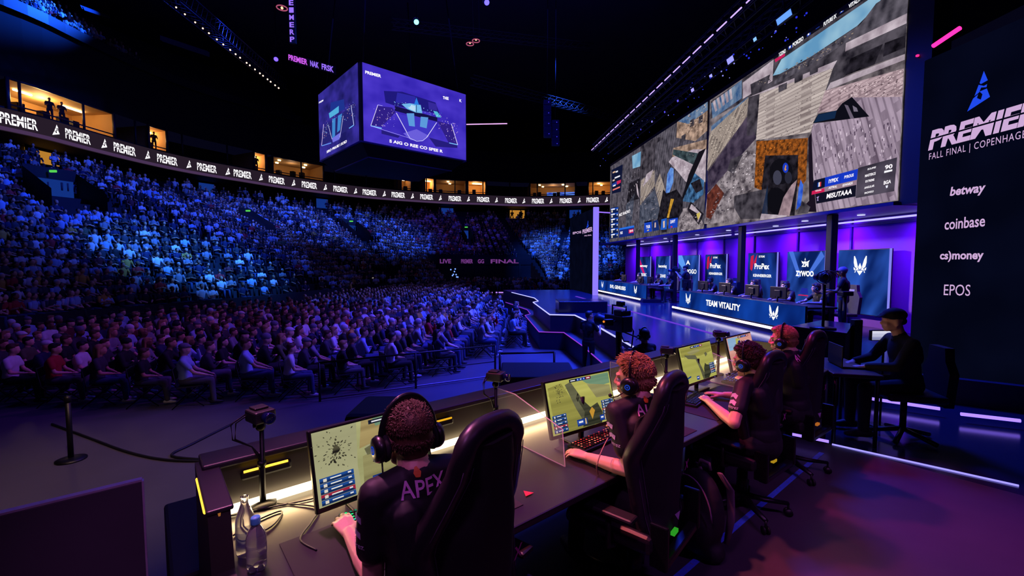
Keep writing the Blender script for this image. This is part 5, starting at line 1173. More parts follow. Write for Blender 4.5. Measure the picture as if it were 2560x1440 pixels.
def monitor(label, u, v, yaw, tilt, art, z0=.845, w_=.535, h_=.302):
    r = empty('monitor', label, 'monitor', FD @ T(u,v,.75) @ Matrix.Rotation(R(yaw),4,'Z')); tm = T(0,0,z0-.75) @ Matrix.Rotation(-R(tilt),4,'X')
    m = MB(); m.rbox((-w_/2-.012,0,-.022),(w_/2+.012,.028,h_+.012),.006,tm); m.rbox((-w_/2+.08,.028,.03),(w_/2-.08,.055,h_-.05),.012,tm); m.build('bezel', BEZ, r)
    m = MB(); m.tube([(0,.05,.015),(0,.045,h_*.7+.06)], .018, 8); m.build('stand_column', BEZ, r)
    m = MB(); m.rbox((-.11,-.02,.0),(.11,.14,.014),.006); m.build('stand_base', BEZ, r)
    m = MB(); m.poly([tm @ V(p) for p in ((-w_/2,-.002,0),(w_/2,-.002,0),(w_/2,-.002,h_),(-w_/2,-.002,h_))]); s_ = m.build('screen', art[0][0], r)
    p = Pic(1.0)
    def pt(a, b, lay): return tm @ V((-w_/2 + w_*a, -.003-.0006*lay, h_*b))
    for mat, lay, pts in art[1:]: p.col(mat); p.poly([pt(a,b,lay) for a, b in pts])
    p.done('picture', s_)
    m = MB(); m.ell(tm @ V((w_*.42,-.003,-.012)), .0022, n=6, k=4); m.build('power_lamp', E('pw', S(90,110,255), 2), r)
    return r
def splat(cx, cy, n=46, s=.05, seed=3):
    q = random.Random(seed); out = []
    for i in range(n):
        a, d = q.uniform(0,6.28), abs(q.gauss(0,.55))*s*1.7; x, y = cx+d*math.cos(a)*1., cy+d*1.7*math.sin(a); l = s*q.uniform(.10,.32); ca, sa = math.cos(a), math.sin(a)*1.7
        out.append([(x,y),(x+ca*l*.5-sa*l*.22,y+sa*l*.5+ca*l*.3),(x+ca*l,y+sa*l),(x+ca*l*.5+sa*l*.22,y+sa*l*.5-ca*l*.3)])
    return out
def hudlist(x, y, w_, h_, n=5, lay=6):
    o = []
    for i in range(n):
        yy = y + h_*(n-1-i)/n; hh = h_/n*.94
        o.append(((28,70,140) if i != 3 else (150,34,60), lay, [(x,yy),(x+w_,yy),(x+w_,yy+hh),(x,yy+hh)])); o.append(((18,40,84), lay+1, [(x,yy),(x+w_,yy),(x+w_*.9,yy+hh*.5),(x,yy+hh*.45)]))
        o.append(((214,206,190), lay+2, [(x+w_*.10,yy+hh*.2),(x+w_*.2,yy+hh*.2),(x+w_*.2,yy+hh*.8),(x+w_*.10,yy+hh*.8)])); o.append(((226,226,220), lay+2, [(x+w_*.30,yy+hh*.45),(x+w_*.62,yy+hh*.45),(x+w_*.62,yy+hh*.68),(x+w_*.30,yy+hh*.68)])); o.append(((216,216,220), lay+2, [(x+w_*.82,yy+hh*.5),(x+w_*.92,yy+hh*.5),(x+w_*.92,yy+hh*.8),(x+w_*.82,yy+hh*.8)]))
    return o
def topbar(x0, x1, lay=6):
    w_ = x1-x0; o = [((18,26,50), lay, [(x0,.925),(x1,.925),(x1,.985),(x0,.985)])]
    for a, b, c in ((.02,.3,(24,28,40)),(.34,.44,(40,80,190)),(.46,.6,(30,60,150)),(.62,.72,(40,80,190)),(.76,.98,(160,30,60))): o.append((c, lay+1, [(x0+w_*a,.93),(x0+w_*b,.93),(x0+w_*b,.98),(x0+w_*a,.98)])); o.append(((222,222,230), lay+2, [(x0+w_*(a+.03),.945),(x0+w_*(b-.04),.945),(x0+w_*(b-.04),.965),(x0+w_*(a+.03),.965)]))
    return o
def card(x, y, w_=.2, h_=.13, lay=6): return [((20,44,110), lay, [(x,y),(x+w_,y),(x+w_,y+h_),(x,y+h_)]), ((34,70,160), lay+1, [(x,y+h_*.2),(x+w_*.66,y+h_*.2),(x+w_*.66,y+h_*.9),(x,y+h_*.9)]), ((226,226,230), lay+2, [(x+w_*.15,y+h_*.45),(x+w_*.55,y+h_*.45),(x+w_*.55,y+h_*.72),(x+w_*.15,y+h_*.72)]), ((196,170,130), lay+2, [(x+w_*.74,y+h_*.1),(x+w_*.9,y+h_*.1),(x+w_*.88,y+h_*.95),(x+w_*.76,y+h_*.95)])]
A1 = [(WALL1,)] + [(SAND,1,[(.36,.0),(.40,.45),(.44,1),(.36,1),(.33,.4),(.34,0)]), (TANW,2,[(.36,.62),(1,.80),(1,1),(.40,1)]), (GRN,3,[(.52,.88),(1,.94),(1,1),(.50,1)]), (SHD,3,[(.40,.6),(.6,.7),(1,.66),(1,.52),(.42,.5)]), (YEL,4,[(.55,.62),(.9,.74),(1,.72),(1,.60),(.6,.55)]), (SAND2,2,[(.36,.0),(.38,.5),(.7,.62),(1,.55),(1,0)]), (DKG,5,[(.74,.12),(.72,.3),(.76,.46),(.86,.5),(1,.44),(1,.05),(.8,.03)]), (GRN,6,[(.78,.38),(.86,.34),(.88,.2),(.8,.2)])] + [(SPL,3,ellp(.175,.70,.030,.05,9))] + [(SPL,3,q) for q in splat(.17,.70,120,.085)] + hudlist(.02,.02,.27,.36) + topbar(.46,1.0) + card(.44,.06)
A2 = [(YEL,)] + [(YEL2,1,[(.04,.1),(.02,.9),(.22,.95),(.34,.6),(.42,.3),(.5,0),(.1,0)]), (SHD,2,[(.27,.9),(.36,.94),(.5,.55),(.62,.0),(.5,0),(.38,.4)]), (GRN,2,[(.5,.97),(.98,.985),(.98,.76),(.8,.74),(.6,.85)]), (SAND2,3,[(.6,.84),(.97,.72),(.97,.5),(.72,.52)]), (DKG,5,[(.44,.02),(.5,.3),(.42,.56),(.52,.5),(.6,.36),(.72,.42),(.78,.2),(.74,.0)]), ((190,140,50),6,[(.57,.28),(.62,.36),(.66,.28),(.60,.12)]), (SPL,4,[(.4,.6),(.44,.7),(.46,.6),(.42,.52)])] + [(SPL,3,q) for q in splat(.17,.78,70,.06,5)] + hudlist(.02,.03,.2,.34) + hudlist(.78,.16,.2,.28) + topbar(.34,.68) + card(.36,.05,.16,.13) + card(.72,.04,.1,.12)
A3 = [(YEL,)] + [(YEL2,1,[(.02,.98),(.98,.98),(.98,.72),(.6,.66),(.02,.74)]), (SHD,2,[(.1,.78),(.44,.72),(.52,.5),(.6,.2),(.74,0),(.54,0),(.5,.3),(.42,.6),(.2,.66)]), (SAND2,3,[(.2,.84),(.5,.9),(.62,.8),(.3,.74)]), (DKG,5,[(.58,.02),(.62,.3),(.68,.44),(.72,.38),(.84,.34),(.8,.1),(.72,.0)]), (SHD,3,[(.72,.70),(.78,.74),(.82,.66),(.75,.6)])] + [(SPL,3,q) for q in splat(.14,.74,30,.04,9)] + hudlist(.80,.1,.17,.3) + topbar(.32,.7) + card(.34,.04,.1,.1) + [((20,60,120),6,[(.03,.12),(.18,.16),(.18,.2),(.03,.16)])]
A4 = [(PKM,)] + [(BLM,1,[(.02,.98),(.42,.98),(.34,.6),(.02,.6)]), (YEL,2,[(.34,.94),(.5,.9),(.44,.7),(.3,.72)]), (TANW,2,[(.5,.5),(.96,.6),(.96,.1),(.6,.1)])] + topbar(.42,.86) + [((30,34,110),6,[(.40,.72),(.50,.74),(.48,.86),(.40,.84)])]
monitor('monitor with a sandy wall and black splatter picture at the nearest player', .775, 1.86, 3, 15, A1)
monitor('monitor with an olive yellow game picture at the second player', 2.045, 1.745, -5, 15, A2)
monitor('monitor with an olive yellow overhead game picture at the third player', 3.645, 1.83, 0, 14, A3)
monitor('monitor with a pink and blue map picture at the farthest player', 4.44, 1.80, 0, 14, A4)
# ---- small camera rigs on stalks
def cam_rig(label, u, v, ztop, base=.75, yaw=0., cable=True):
    r = empty('camera_stand', label, 'camera', FD @ T(u,v,base) @ Matrix.Rotation(R(yaw),4,'Z')); h = ztop-base
    m = MB(); m.lathe([(.055,0),(.055,.012),(.02,.02)], 16); m.build('base', BLK, r)
    m = MB(); m.tube([(0,0,.01),(0,0,h*.45),(.004,0,h*.46),(.004,0,h-.07)], [.014,.014,.011,.010], 8); m.tube([(0,0,h*.43),(0,0,h*.48)], .019, 8); m.build('pole', BLK, r)
    m = MB(); m.ell((0,0,h-.06), .022, n=10, k=8); m.tube([(-.03,0,h-.05),(.03,0,h-.05)], .010, 8); m.build('ball_head', BLK, r)
    m = MB(); m.rbox((-.045,-.055,h-.035),(.045,.05,h+.02),.008); m.rbox((-.03,-.02,h+.02),(.03,.04,h+.03),.004); m.build('camera_body', M('camera_grey', S(40,40,42), .45), r)
    m = MB(); mx = T(.0,-.055,h-.008) @ Matrix.Rotation(R(90),4,'X'); m.lathe([(.024,0),(.026,.035),(.022,.04),(.018,.036)], 14, mx); m.build('lens', M('lens_glass', S(20,30,90), .1, .3, spec=.8), r)
    m = MB(); m.box((.046,-.03,h-.02),(.048,-.02,h-.0)); m.build('status_lamp', E('cam_lamp', S(90,150,255), 1.6), r)
    for k in range(2):
        m = MB(); m.tube([(-.03,.03+.02*k,h), (-.085-.02*k,.04,h-.03), (-.09-.01*k,.04,h-.10), (-.03,.02,h-.15), (.012,.01,h-.22-.04*k), (.015,.012,h*.35), (.02,.02,.05)], .0035, 5); m.build('cable', PLA, r)
    return r
cam_rig('small camera on a black stalk behind the two water bottles', .37, 2.22, 1.175, yaw=15)
cam_rig('small camera on a stalk between the first and second monitors', 1.69, 2.2, 1.135, yaw=30)
cam_rig('small camera on a stalk left of the third monitor', 3.36, 2.0, 1.12, yaw=30)
cam_rig('small camera on a stalk left of the farthest monitor', 4.30, 2.0, 1.16, yaw=35)
# ---- bottles
PET = M('clear_plastic', (.95,.96,1), .07, var=0, trans=.92, spec=.5); CAPB = M('cap_blue', S(96,196,245), .45)
def bottle(label, u, v, cap_, prof):
    r = empty('water_bottle', label, 'bottle', FD @ T(u,v,.75)); m = MB(); m.lathe(prof, 22, cap=False); m.lathe([(prof[0][0]*.9,.003),(.001,.012)], 22, cap=False); m.build('bottle_body', PET, r)
    return r
pA = Dp(618,1392,.75); pB = Dp(643,1422,.75)
r = bottle('open clear bottle without a cap, just behind the blue capped bottle', pA.x, pA.y+.02, False, [(.024,0),(.031,.006),(.033,.02),(.031,.05),(.033,.08),(.033,.13),(.030,.15),(.018,.185),(.013,.20),(.0135,.225)])
m = MB(); m.lathe([(.0338,.03),(.0338,.10)], 22, cap=False); m.build('label', M('label_blue', S(20,50,150), .3, alpha=.5), r)
r = bottle('clear plastic water bottle with a light blue cap at lower left', pB.x, pB.y, True, [(.020,0),(.030,.004),(.033,.018),(.032,.04),(.033,.06),(.0325,.10),(.033,.118),(.027,.142),(.016,.160),(.013,.166),(.013,.172)])
m = MB(); m.lathe([(.0155,.168),(.016,.172),(.016,.19),(.014,.194)], 22); m.build('bottle_cap', CAPB, r)
m = MB(); m.lathe([(.0338,.062),(.0338,.10)], 22, cap=False); m.build('label', M('label_clear', S(150,140,170), .4, alpha=.4), r)
m = MB()
for k in range(5): a = k*2*math.pi/5; m.ell((.02*math.cos(a),.02*math.sin(a),.012), (.011,.011,.013), None, 8, 6)
m.build('bottle_foot', PET, r)
# ---- keyboards and mouse mats
KEY = M('key_black', S(18,18,20), .5)
def keyboard(label, u, v, yaw, cols, w_=.36, d_=.135):
    r = empty('keyboard', label, 'keyboard', FD @ T(u,v,.755) @ Matrix.Rotation(R(yaw),4,'Z'))
    m = MB(); m.rbox((-w_/2,-d_/2,0),(w_/2,d_/2,.018),.005); m.build('case', KEY, r); km = MB(); gm = MB(); q = random.Random(5); nx = 15
    for j in range(5):
        for i in range(nx):
            x, y = -w_/2+.012+(w_-.024)*(i+.5)/nx, -d_/2+.012+(d_-.024)*(j+.5)/5; km.box((x-.0085,y-.0085,.018),(x+.0085,y+.0085,.027))
            gm.mat(q.randrange(len(cols))); gm.box((x-.0045,y-.0045,.0268),(x+.0045,y+.0045,.0275))
    kk = km.build('keys', KEY, r); gm.build('key_lights', [E('key_%d_%d_%d' % c, S(*c), 1.3) for c in cols], kk); return r
keyboard('keyboard with green and teal glowing keys at the nearest player', .735, 1.80, -6, ((30,220,120),(40,200,170),(20,120,90),(10,40,30),(220,170,60)), .33)
keyboard('keyboard with red glowing keys at the second player', 2.09, 1.70, 2, ((255,60,60),(255,120,100),(150,20,30),(60,10,14)), .40)
keyboard('dark keyboard under the hand of the third player', 3.33, 1.72, 10, ((30,30,80),(14,14,20)))
keyboard('keyboard with dim blue keys under the hand of the farthest player', 4.2, 1.80, 10, ((60,90,220),(20,30,60)))
MAT = M('mouse_mat', S(24,21,28), .8)
for i, (a, b) in enumerate(((.36,1.46),(1.82,1.40),(3.02,1.40),(4.2,1.4))):
    m = MB(); m.rbox((a,b,.75),(a+.92,b+.40,.7535),.0015); tag(m.build('mouse_mat', MAT, None, FD), 'large dark mouse mat on the desk before the %s player' % ('nearest','second','third','farthest')[i], 'mouse mat')
m = MB(); m.tube([FD @ V(p) for p in ((1.25,1.52,.757),(1.31,1.56,.757))], .001, 4)
p0 = FD @ V((1.33,1.50,.7555)); m = MB(); m.prism([(0,0),(.05,0),(.025,.045)], (0,.002), 2); m.prism([(.016,.010),(.034,.010),(.025,.026)], (.002,.0024), 2)
o = m.build('red_badge', M('badge_red', S(210,30,60), .5), None, T(*p0) @ rotz(40)); tag(o, 'small red triangular badge lying on the desk right of the nearest chair', 'badge')
# ---- desk cables
def cable(label, pts, rad=.0035, mat=None, n=6):
    P = catmull([V(p) for p in pts], n); m = MB(); m.tube(P, rad, 6); return tag(m.build('cable', mat or PLA, None, None), label, 'cable')
dz = .756
for i, (lab, pts) in enumerate((('black cable curling right of the bottles',(( .42,2.18),(.55,2.03),(.50,1.93),(.43,1.83),(.46,1.72))),('black cable from the left wall to the first monitor',((.24,2.2),(.4,2.16),(.55,2.12),(.72,2.10))),('looped black cable at the foot of the open bottle',((.23,2.03),(.30,2.08),(.42,2.10),(.36,2.0),(.25,1.98))))):
    cable(lab, [FD @ V((a,b,dz)) for a, b in pts])
q = random.Random(21)
for i, (uc, vc, nme) in enumerate(((2.55,2.05,'right of the second monitor'),(2.75,1.95,'behind the second player'),(4.05,2.10,'left of the farthest monitor'),(3.95,2.05,'under the third monitor'))):
    for k in range(3):
        pts = [FD @ V((uc+q.uniform(-.18,.18), vc+q.uniform(-.1,.1), dz+.004*k)) for _ in range(7)]; cable('%s loose cable in the tangle %s' % (('first dark','second dark','thin grey')[k], nme), pts, .0032, PLA if k < 2 else M('cable_grey', S(120,120,125), .5))
cable('thin cable hanging from the second player elbow to the desk', [atZ(1520,1095,.93), atZ(1503,1130,.88), atZ(1492,1165,.82), atZ(1495,1185,.757)], .0035, M('cable_tan', S(170,130,110), .5))
# ================================================================== GAMING CHAIRS
LEA = M('chair_leather', S(34,31,36), .38, var=.12, scale=40, bump=.05); FAB = M('chair_fabric', S(15,15,19), .8, var=.2, scale=120); CHR = M('chair_metal', S(30,30,34), .35, .5)
def back_profile(z):        # half width of the backrest
    return float(np.interp(z, (.44,.52,.66,.80,.95,1.06,1.14,1.22,1.27,1.295), (.16,.19,.20,.212,.225,.185,.155,.14,.11,.06)))
def chair(label, u, v, yaw, zs, tagc):
    r = empty('gaming_chair', label, 'chair', FD @ T(u,v,0) @ Matrix.Rotation(R(yaw),4,'Z')); zz = zs
    nz, nx = 22, 10; m = MB(); grid = {}
    vs, fs = [], []
    for side in (0,1):
        for j in range(nz+1):
            z = .44 + .80*j/nz; hw = back_profile(z); lean = -.17 - .04*(z-.5)
            for i in range(nx+1):
                t = -1+2*i/nx; wing = .12*max(0, abs(t)-.45)/.55*(1 if .55 < z < 1.1 else .4); th = .045*math.sqrt(max(0, 1-abs(t)**6))
                y = lean + wing + (th if side == 0 else -th*(.9)); vs.append((hw*t, y, z*zz))
    N_ = (nz+1)*(nx+1)
    for j in range(nz):
        for i in range(nx):
            a = j*(nx+1)+i; fs.append((a+1,a,a+nx+1,a+nx+2)); fs.append((N_+a,N_+a+1,N_+a+nx+2,N_+a+nx+1))
    for j in range(nz):
        for i in (0,nx): a = j*(nx+1)+i; fs.append((a,N_+a,N_+a+nx+1,a+nx+1) if i == 0 else (N_+a,a,a+nx+1,N_+a+nx+1))
    for i in range(nx):
        for j in (0,nz): a = j*(nx+1)+i; fs.append((a,a+1,N_+a+1,N_+a))
    m.add(vs, fs, True); b = m.build('backrest', FAB, r)
    s = b.modifiers.new('s','SUBSURF'); s.levels = 1; s.render_levels = 1
    pth, rs = [], []                                   # leather bolster running up one edge, over the head and down the other
    def edge_pt(k, z): return (k*(back_profile(z)-.006), -.165-.04*(z-.5)+float(np.interp(z,(.5,.62,.9,1.06,1.15,1.3),(.02,.06,.11,.05,.02,0))), z*zz)
    zs_ = [.47+.71*j/20 for j in range(21)]
    for z in zs_: pth.append(edge_pt(-1,z)); rs.append(float(np.interp(z,(.5,.9,1.1,1.3),(.040,.050,.042,.040))))
    for j in range(1,12):
        a = math.pi - math.pi*j/12; pth.append(((back_profile(1.18)-.006)*math.copysign(abs(math.cos(a))**.7, math.cos(a)), -.19, (1.18+.10*math.sin(a)**.8)*zz)); rs.append(.040)
    for z in zs_[::-1]: pth.append(edge_pt(1,z)); rs.append(float(np.interp(z,(.5,.9,1.1,1.3),(.040,.050,.042,.040))))
    m = MB(); m.tube(pth, rs, 10, True, .9, (0,1,0)); bo = m.build('bolster', LEA, r)
    for k in (-1,1):
        q_ = [edge_pt(k, z) for z in zs_]; m = MB(); m.tube([(p[0]+k*.020, p[1]-.036, p[2]) for p in q_], .0018, 4); m.tube([(p[0]-k*.022, p[1]-.040, p[2]) for p in q_], .0018, 4); m.build('seam', M('seam', S(90,74,96), .6), bo)
    hp = [(-.14,1.10),(.14,1.10),(.135,1.22),(.10,1.285),(-.10,1.285),(-.135,1.22)]
    m = MB(); m.rbox((-.25,-.18,.44*zz),(.25,.30,.52*zz),.03); m.rbox((-.27,-.2,.46*zz),(-.21,.27,.55*zz),.025); m.rbox((.21,-.2,.46*zz),(.27,.27,.55*zz),.025); m.build('seat', LEA, r)
    m = MB(); m.rbox((-.24,-.27,.40*zz),(-.215,-.18,.62*zz),.008); m.rbox((.215,-.27,.40*zz),(.24,-.18,.62*zz),.008); m.rbox((-.23,-.26,.39*zz),(.23,-.21,.43*zz),.008); m.build('hinge_bracket', CHR, r)
    for k in (-1,1):
        m = MB(); m.tube([(k*.25,0,.44*zz),(k*.31,0,.46*zz),(k*.31,0,.63*zz)], .016, 8); m.rbox((k*.31-.04,-.14,.63*zz),(k*.31+.04,.12,.655*zz),.012); m.build('armrest', PLA, r)
    m = MB(); m.rbox((-.12,-.14,.38),(.12,.14,.42),.01); m.tube([(0,0,.40),(0,0,.10)], [.03,.026], 12); m.tube([(0,0,.3),(0,0,.13)], .038, 12); m.build('column', CHR, r)
    for k in range(5):
        a = 2*math.pi*k/5 + .3; e = V((.31*math.cos(a), .31*math.sin(a), .075)); m = MB(); m.tube([(0,0,.12), e*.5+V((0,0,.062)), e+V((0,0,.02))], [.03,.026,.018], 8, True, .7); l = m.build('leg', CHR, r)
        m = MB(); pr = V((-math.sin(a), math.cos(a), 0))*.016
        for s in (-1,1):
            m.tube([e+pr*s*.6+V((0,0,-.047)), e+pr*s*1.3+V((0,0,-.047))], .028, 12)
        m.tube([e+V((0,0,-.047)), e+V((0,0,.02))], .008, 6); m.build('caster', PLA, l)
    m = MB(); m.poly([(-.06,-.236,.60*zz),(.0,-.240,.595*zz),(-.02,-.240,.555*zz)]); m.poly([(-.02,-.241,.555*zz),(.0,-.241,.595*zz),(-.06,-.237,.60*zz)]); m.build('white_tag', M('white_tag', S(190,170,200), .6), r)
    m = MB(); m.box((-.07,-.240,.490*zz),(-.015,-.22,.508*zz)); m.build('colour_tag', E('tag_%d_%d_%d' % tagc, S(*tagc), .5), r)
    m = MB(); put_text(m, 'X', (.07,-.236,.78*zz), (.05,0,0), (0,-.004,.05), bold=.02); m.build('crest', M('crest_pink', S(190,40,150), .4), r)
    return r
CHAIRS = [(.84,1.365,14,1.015,(60,90,60),'nearest black gaming chair with purple sheen, behind the player with lettered back'),
          (2.01,1.365,10,.985,(60,200,50),'black gaming chair with a green tag behind the red haired player'),
          (3.38,1.37,-2,.935,(230,180,40),'black gaming chair with a yellow tag behind the dark curly haired player'),
          (4.38,1.39,-2,.97,(230,130,50),'farthest black gaming chair with an orange tag, behind the pink haired player')]
for u, v, yw, zs, tc, lab in CHAIRS: chair(lab, u, v, yw, zs, tc)
# ================================================================== PLAYERS
JER = M('jersey_black', S(24,22,28), .62, var=.12, scale=22); PR = M('print_pink', S(245,170,235), .6); PRW = M('print_white', S(205,190,215), .6); LOGOB = E('headset_blue', S(30,70,200), .7); HSB = M('headset_black', S(20,19,23), .35, coat=.3)
EYEW = M('eye_white', S(210,205,205), .3); EYED = M('eye_dark', S(40,28,22), .3)
def surf_text(name, s, mesh, o, x, y, dirv, mat, parent, **k):
    """lettering laid onto a garment: each point is dropped along dirv"""
    bm = bmesh.new(); bm.from_mesh(mesh); bv = BVHTree.FromBMesh(bm); bm.free(); vs, fs = txt(s, **k) if isinstance(s, str) else s
    # subdivide the outline for a snug fit
    tb = bmesh.new(); bvs = [tb.verts.new(V(o)+V(x)*p[0]+V(y)*p[1]) for p in vs]
    for f in fs:
        try: tb.faces.new([bvs[i] for i in f])
        except ValueError: pass
    bmesh.ops.subdivide_edges(tb, edges=[e for e in tb.edges if e.calc_length() > .012], cuts=2, use_grid_fill=False); bmesh.ops.triangulate(tb, faces=tb.faces[:])
    d = V(dirv).normalized(); bad = []
    for v_ in tb.verts:
        h = bv.ray_cast(v_.co - d*.25, d)
        if h[0] is None: bad.append(v_)
        else: v_.co = h[0] - d*.0035
    bmesh.ops.delete(tb, geom=bad, context='VERTS')
    me = bpy.data.meshes.new(name); tb.to_mesh(me); tb.free(); me.materials.append(mat); return link(name, me, parent)
def headset(label, c, look, mx, mic=1):
    r, f, u = axes_of(look); P = lambda x, y, z: V(c) + r*x + f*y + u*z
    ro = empty('headset', label, 'headset', mx); m = MB(); pth = []
    for i in range(25):
        a = math.pi*i/24; pth.append(P(.098*math.cos(a), -.012, -.01 + .142*math.sin(a)))
    m.tube(pth, .014, 10, True, .45, f); m.build('headband', HSB, ro)
    m = MB(); m.tube([P(.088*math.cos(math.pi*i/24), -.012, .0+.118*math.sin(math.pi*i/24)) for i in range(5,20)], .010, 8, True, .5, f); m.build('band_padding', M('pad_black', S(28,26,30), .8), ro)
    for k in (-1,1):
        mxx = Matrix.Translation(P(.078*k,-.006,-.028)) @ Matrix(((r.x*k,f.x,u.x*k,0),(r.y*k,f.y,u.y*k,0),(r.z*k,f.z,u.z*k,0),(0,0,0,1))) @ Matrix.Rotation(R(90),4,'Y')
        m = MB(); m.lathe([(.030,0),(.046,.002),(.048,.012),(.043,.018)], 20, mxx); m.build('ear_pad', M('pad_black', S(28,26,30), .8), ro)
        m = MB(); m.lathe([(.043,.018),(.046,.022),(.046,.034),(.040,.045),(.026,.050)], 20, mxx); cup = m.build('ear_cup', HSB, ro)
        m = MB(); m.lathe([(.015,.0505),(.014,.052),(.010,.052)], 18, mxx, cap=False); m.lathe([(.005,.052),(.001,.053)], 10, mxx, cap=False); m.build('blue_ring', LOGOB, cup)
    k = -1
    m = MB(); m.tube([P(.10*k,.01,-.05), P(.105*k,.06,-.085), P(.075*k,.11,-.105), P(.045*k,.128,-.10)], .0035, 6); m.ell(P(.045*k,.128,-.10), .011, n=8, k=6); m.build('microphone', HSB, ro)
    m = MB(); m.tube([P(.10*k,-.01,-.07), P(.10*k,-.015,-.16), P(.09*k,.0,-.28), P(.07*k,.03,-.36)], .003, 5); m.build('cable', HSB, ro)
    return ro
def player(idx, label, hpx, hy_uv, htop, yaw, hand, elbow, hand2, elbow2, hair, look, htone, skin, curl, tufts, cutneck=None):
    """works in desk coordinates"""
    hu, hv = hy_uv; zc = htop - .118; fv = V((math.sin(R(yaw)), math.cos(R(yaw)), 0)); rt = V((fv.y,-fv.x,0))
    head = V((hu,hv,zc)); neck = V((hu,hv,zc)) - V((0,0,.112)) - fv*.07; ch = neck - V((0,0,.15)) - fv*.01; pel = V((hu,hv,.60)) - fv*.10 + rt*.02
    shz = neck.z - .045; J = dict(head=head, neck=neck, chest=ch, pel=pel, look=look, gz=.02)
    bs = neck + fv*.01 + rt*(.02 if idx == 0 else 0); J['shL'] = bs - rt*.158 + V((0,0,shz-bs.z)); J['shR'] = bs + rt*.165 + V((0,0,shz-bs.z))
    J['elL'], J['wrL'] = V(elbow), V(hand); J['elR'], J['wrR'] = V(elbow2), V(hand2)
    for k, s_ in (('L',-1),('R',1)):
        J['hd'+k] = (J['wr'+k]-J['el'+k]).normalized() + V((0,0,.10)); J['hn'+k] = V((0,0,1)); J['curl'+k] = curl
        J['hi'+k] = pel + rt*s_*.10 - V((0,0,.02)); J['kn'+k] = V((pel.x,pel.y,.50)) + fv*.42 + rt*s_*.16; J['an'+k] = V((pel.x,pel.y,.10)) + fv*.44 + rt*s_*.18; J['toe'+k] = fv
    me = figure(J, .0052, .0085, sleeve=.62); root = part('person', me['skin'], skin, None); root.matrix_world = FD
    tag(root, label, 'person', 'players at the near desk'); sh = part('jersey', me['shirt'], JER, root); part('trousers', me['trousers'], DENIM[1], root); part('shoe', me['shoeL'], SHOEM[1], root); part('shoe', me['shoeR'], SHOEM[1], root)
    hm = hair_mesh(head, look, 'short', (.97,.98,.98,.97)[idx], idx+3, int(tufts*2.4), (.022,.040,.028,.024)[idx], .006, ((.14,.40),(.15,.5),(.3,.7),(.12,.4))[idx]); part('hair', hm, htone, root)
    r, f, u = axes_of(look); P = lambda x, y, z: head + r*x + f*y + u*z
    for k in (-1,1):
        m = MB(); m.mat(0).ell(P(.031*k,.074,-.012), .0135, None, 12, 8); m.mat(1).ell(P(.031*k,.0835,-.012), .0058, None, 8, 6); m.build('eye', [EYEW, EYED], root)
    back = fv
    if idx in (0,1,3):
        s_ = {0:'APEX',1:'ALEX',3:'AVEZ'}[idx]; w_ = .158; o = neck - V((0,0,.050)) - rt*(.078) ; o = o - fv*.3
        surf_text('lettering', s_, me['shirt'], o, rt*w_, V((0,0,.052)), back, PR, sh, bold=.01)
    # collar line and sleeve marks
    sd = (J['elL']-J['shL']); mid = J['shL'] + sd*.30
    for j, t in enumerate((.18,.36)):
        c = J['shL'] + sd*t; q = [(0,0),(.5,.25),(1,0),(1,.55),(.5,.8),(0,.55)]; side = -rt
        surf_text('sleeve_mark', ([V((a,b,0)) for a, b in q], [(0,1,4,5),(1,2,3,4)]), me['shirt'], c + side*.2 - fv*.025 - V((0,0,.02)), fv*.05, V((0,0,.04)), -side, PRW, sh)
    c = J['shL'] + sd*.50; surf_text('lettering', 'aintrez', me['shirt'], c - rt*.2 + fv*.035 - V((0,0,.012)), -fv*.075, V((0,0,.018)), rt, PRW, sh, bold=.01)
    if idx < 2: surf_text('flame_mark', ([V(p) for p in ((.2,0,0),(.8,0,0),(1,.5,0),(.6,1,0),(.3,.9,0),(0,.4,0))],[(0,1,2,3,4,5)]), me['shirt'], neck + V((0,0,.010)) - rt*.03 - fv*.3, rt*.024, V((0,0,.030)), fv, M('print_orange', S(230,120,40), .6), sh)
    headset('black headset with blue ring on the %s' % ('nearest player seen from behind','red haired player','dark curly haired player','farthest pink haired player')[idx], head, look, FD)
    return J, me
def Du(px, py, z): q = Dp(px, py, z); return q
# desk-space helpers: hand and elbow points read off the desk top
P1 = player(0, 'person in black jersey with pink lettering, seen from behind at the nearest monitor', 0, (.69,1.41), 1.366, 4, Du(868,1325,.80)+V((-.0,-.02,0)), Du(905,1438,.80)+V((.03,-.02,0)), (1.02,1.72,.79), (1.03,1.44,.80), 'short', V((.05,1,-.10)), HM['brown'], SKIN[0], .55, 1400)
P2 = player(1, 'person with reddish hair in black jersey, hand by the red keyboard', 0, (2.03,1.40), 1.345, 18, Du(1470,1143,.785), Du(1560,1175,.80)+V((.02,-.03,0)), (2.40,1.72,.785), (2.42,1.42,.80), 'short', V((-.28,1,-.10)), HM['fair'], SKIN[0], .6, 900)
P3 = player(2, 'person with dark curly hair in black jersey, both hands on the desk', 0, (3.30,1.32), 1.272, 8, Du(1770,1003,.79), Du(1835,1058,.80)+V((.0,-.0,0)), Du(1812,987,.79), (3.62,1.36,.80), 'short', V((.06,1,-.16)), M('hair_auburn', S(64,34,24), .55, var=.3, scale=60), SKIN[0], .5, 1100)
P4 = player(3, 'person with pink lit hair in black jersey, farthest at the near desk', 0, (4.20,1.40), 1.312, 4, Du(1862,950,.79), (4.02,1.52,.80), (4.55,1.72,.79), (4.55,1.45,.80), 'short', V((-.05,1,-.08)), HM['fair'], SKIN[0], .5, 1000)
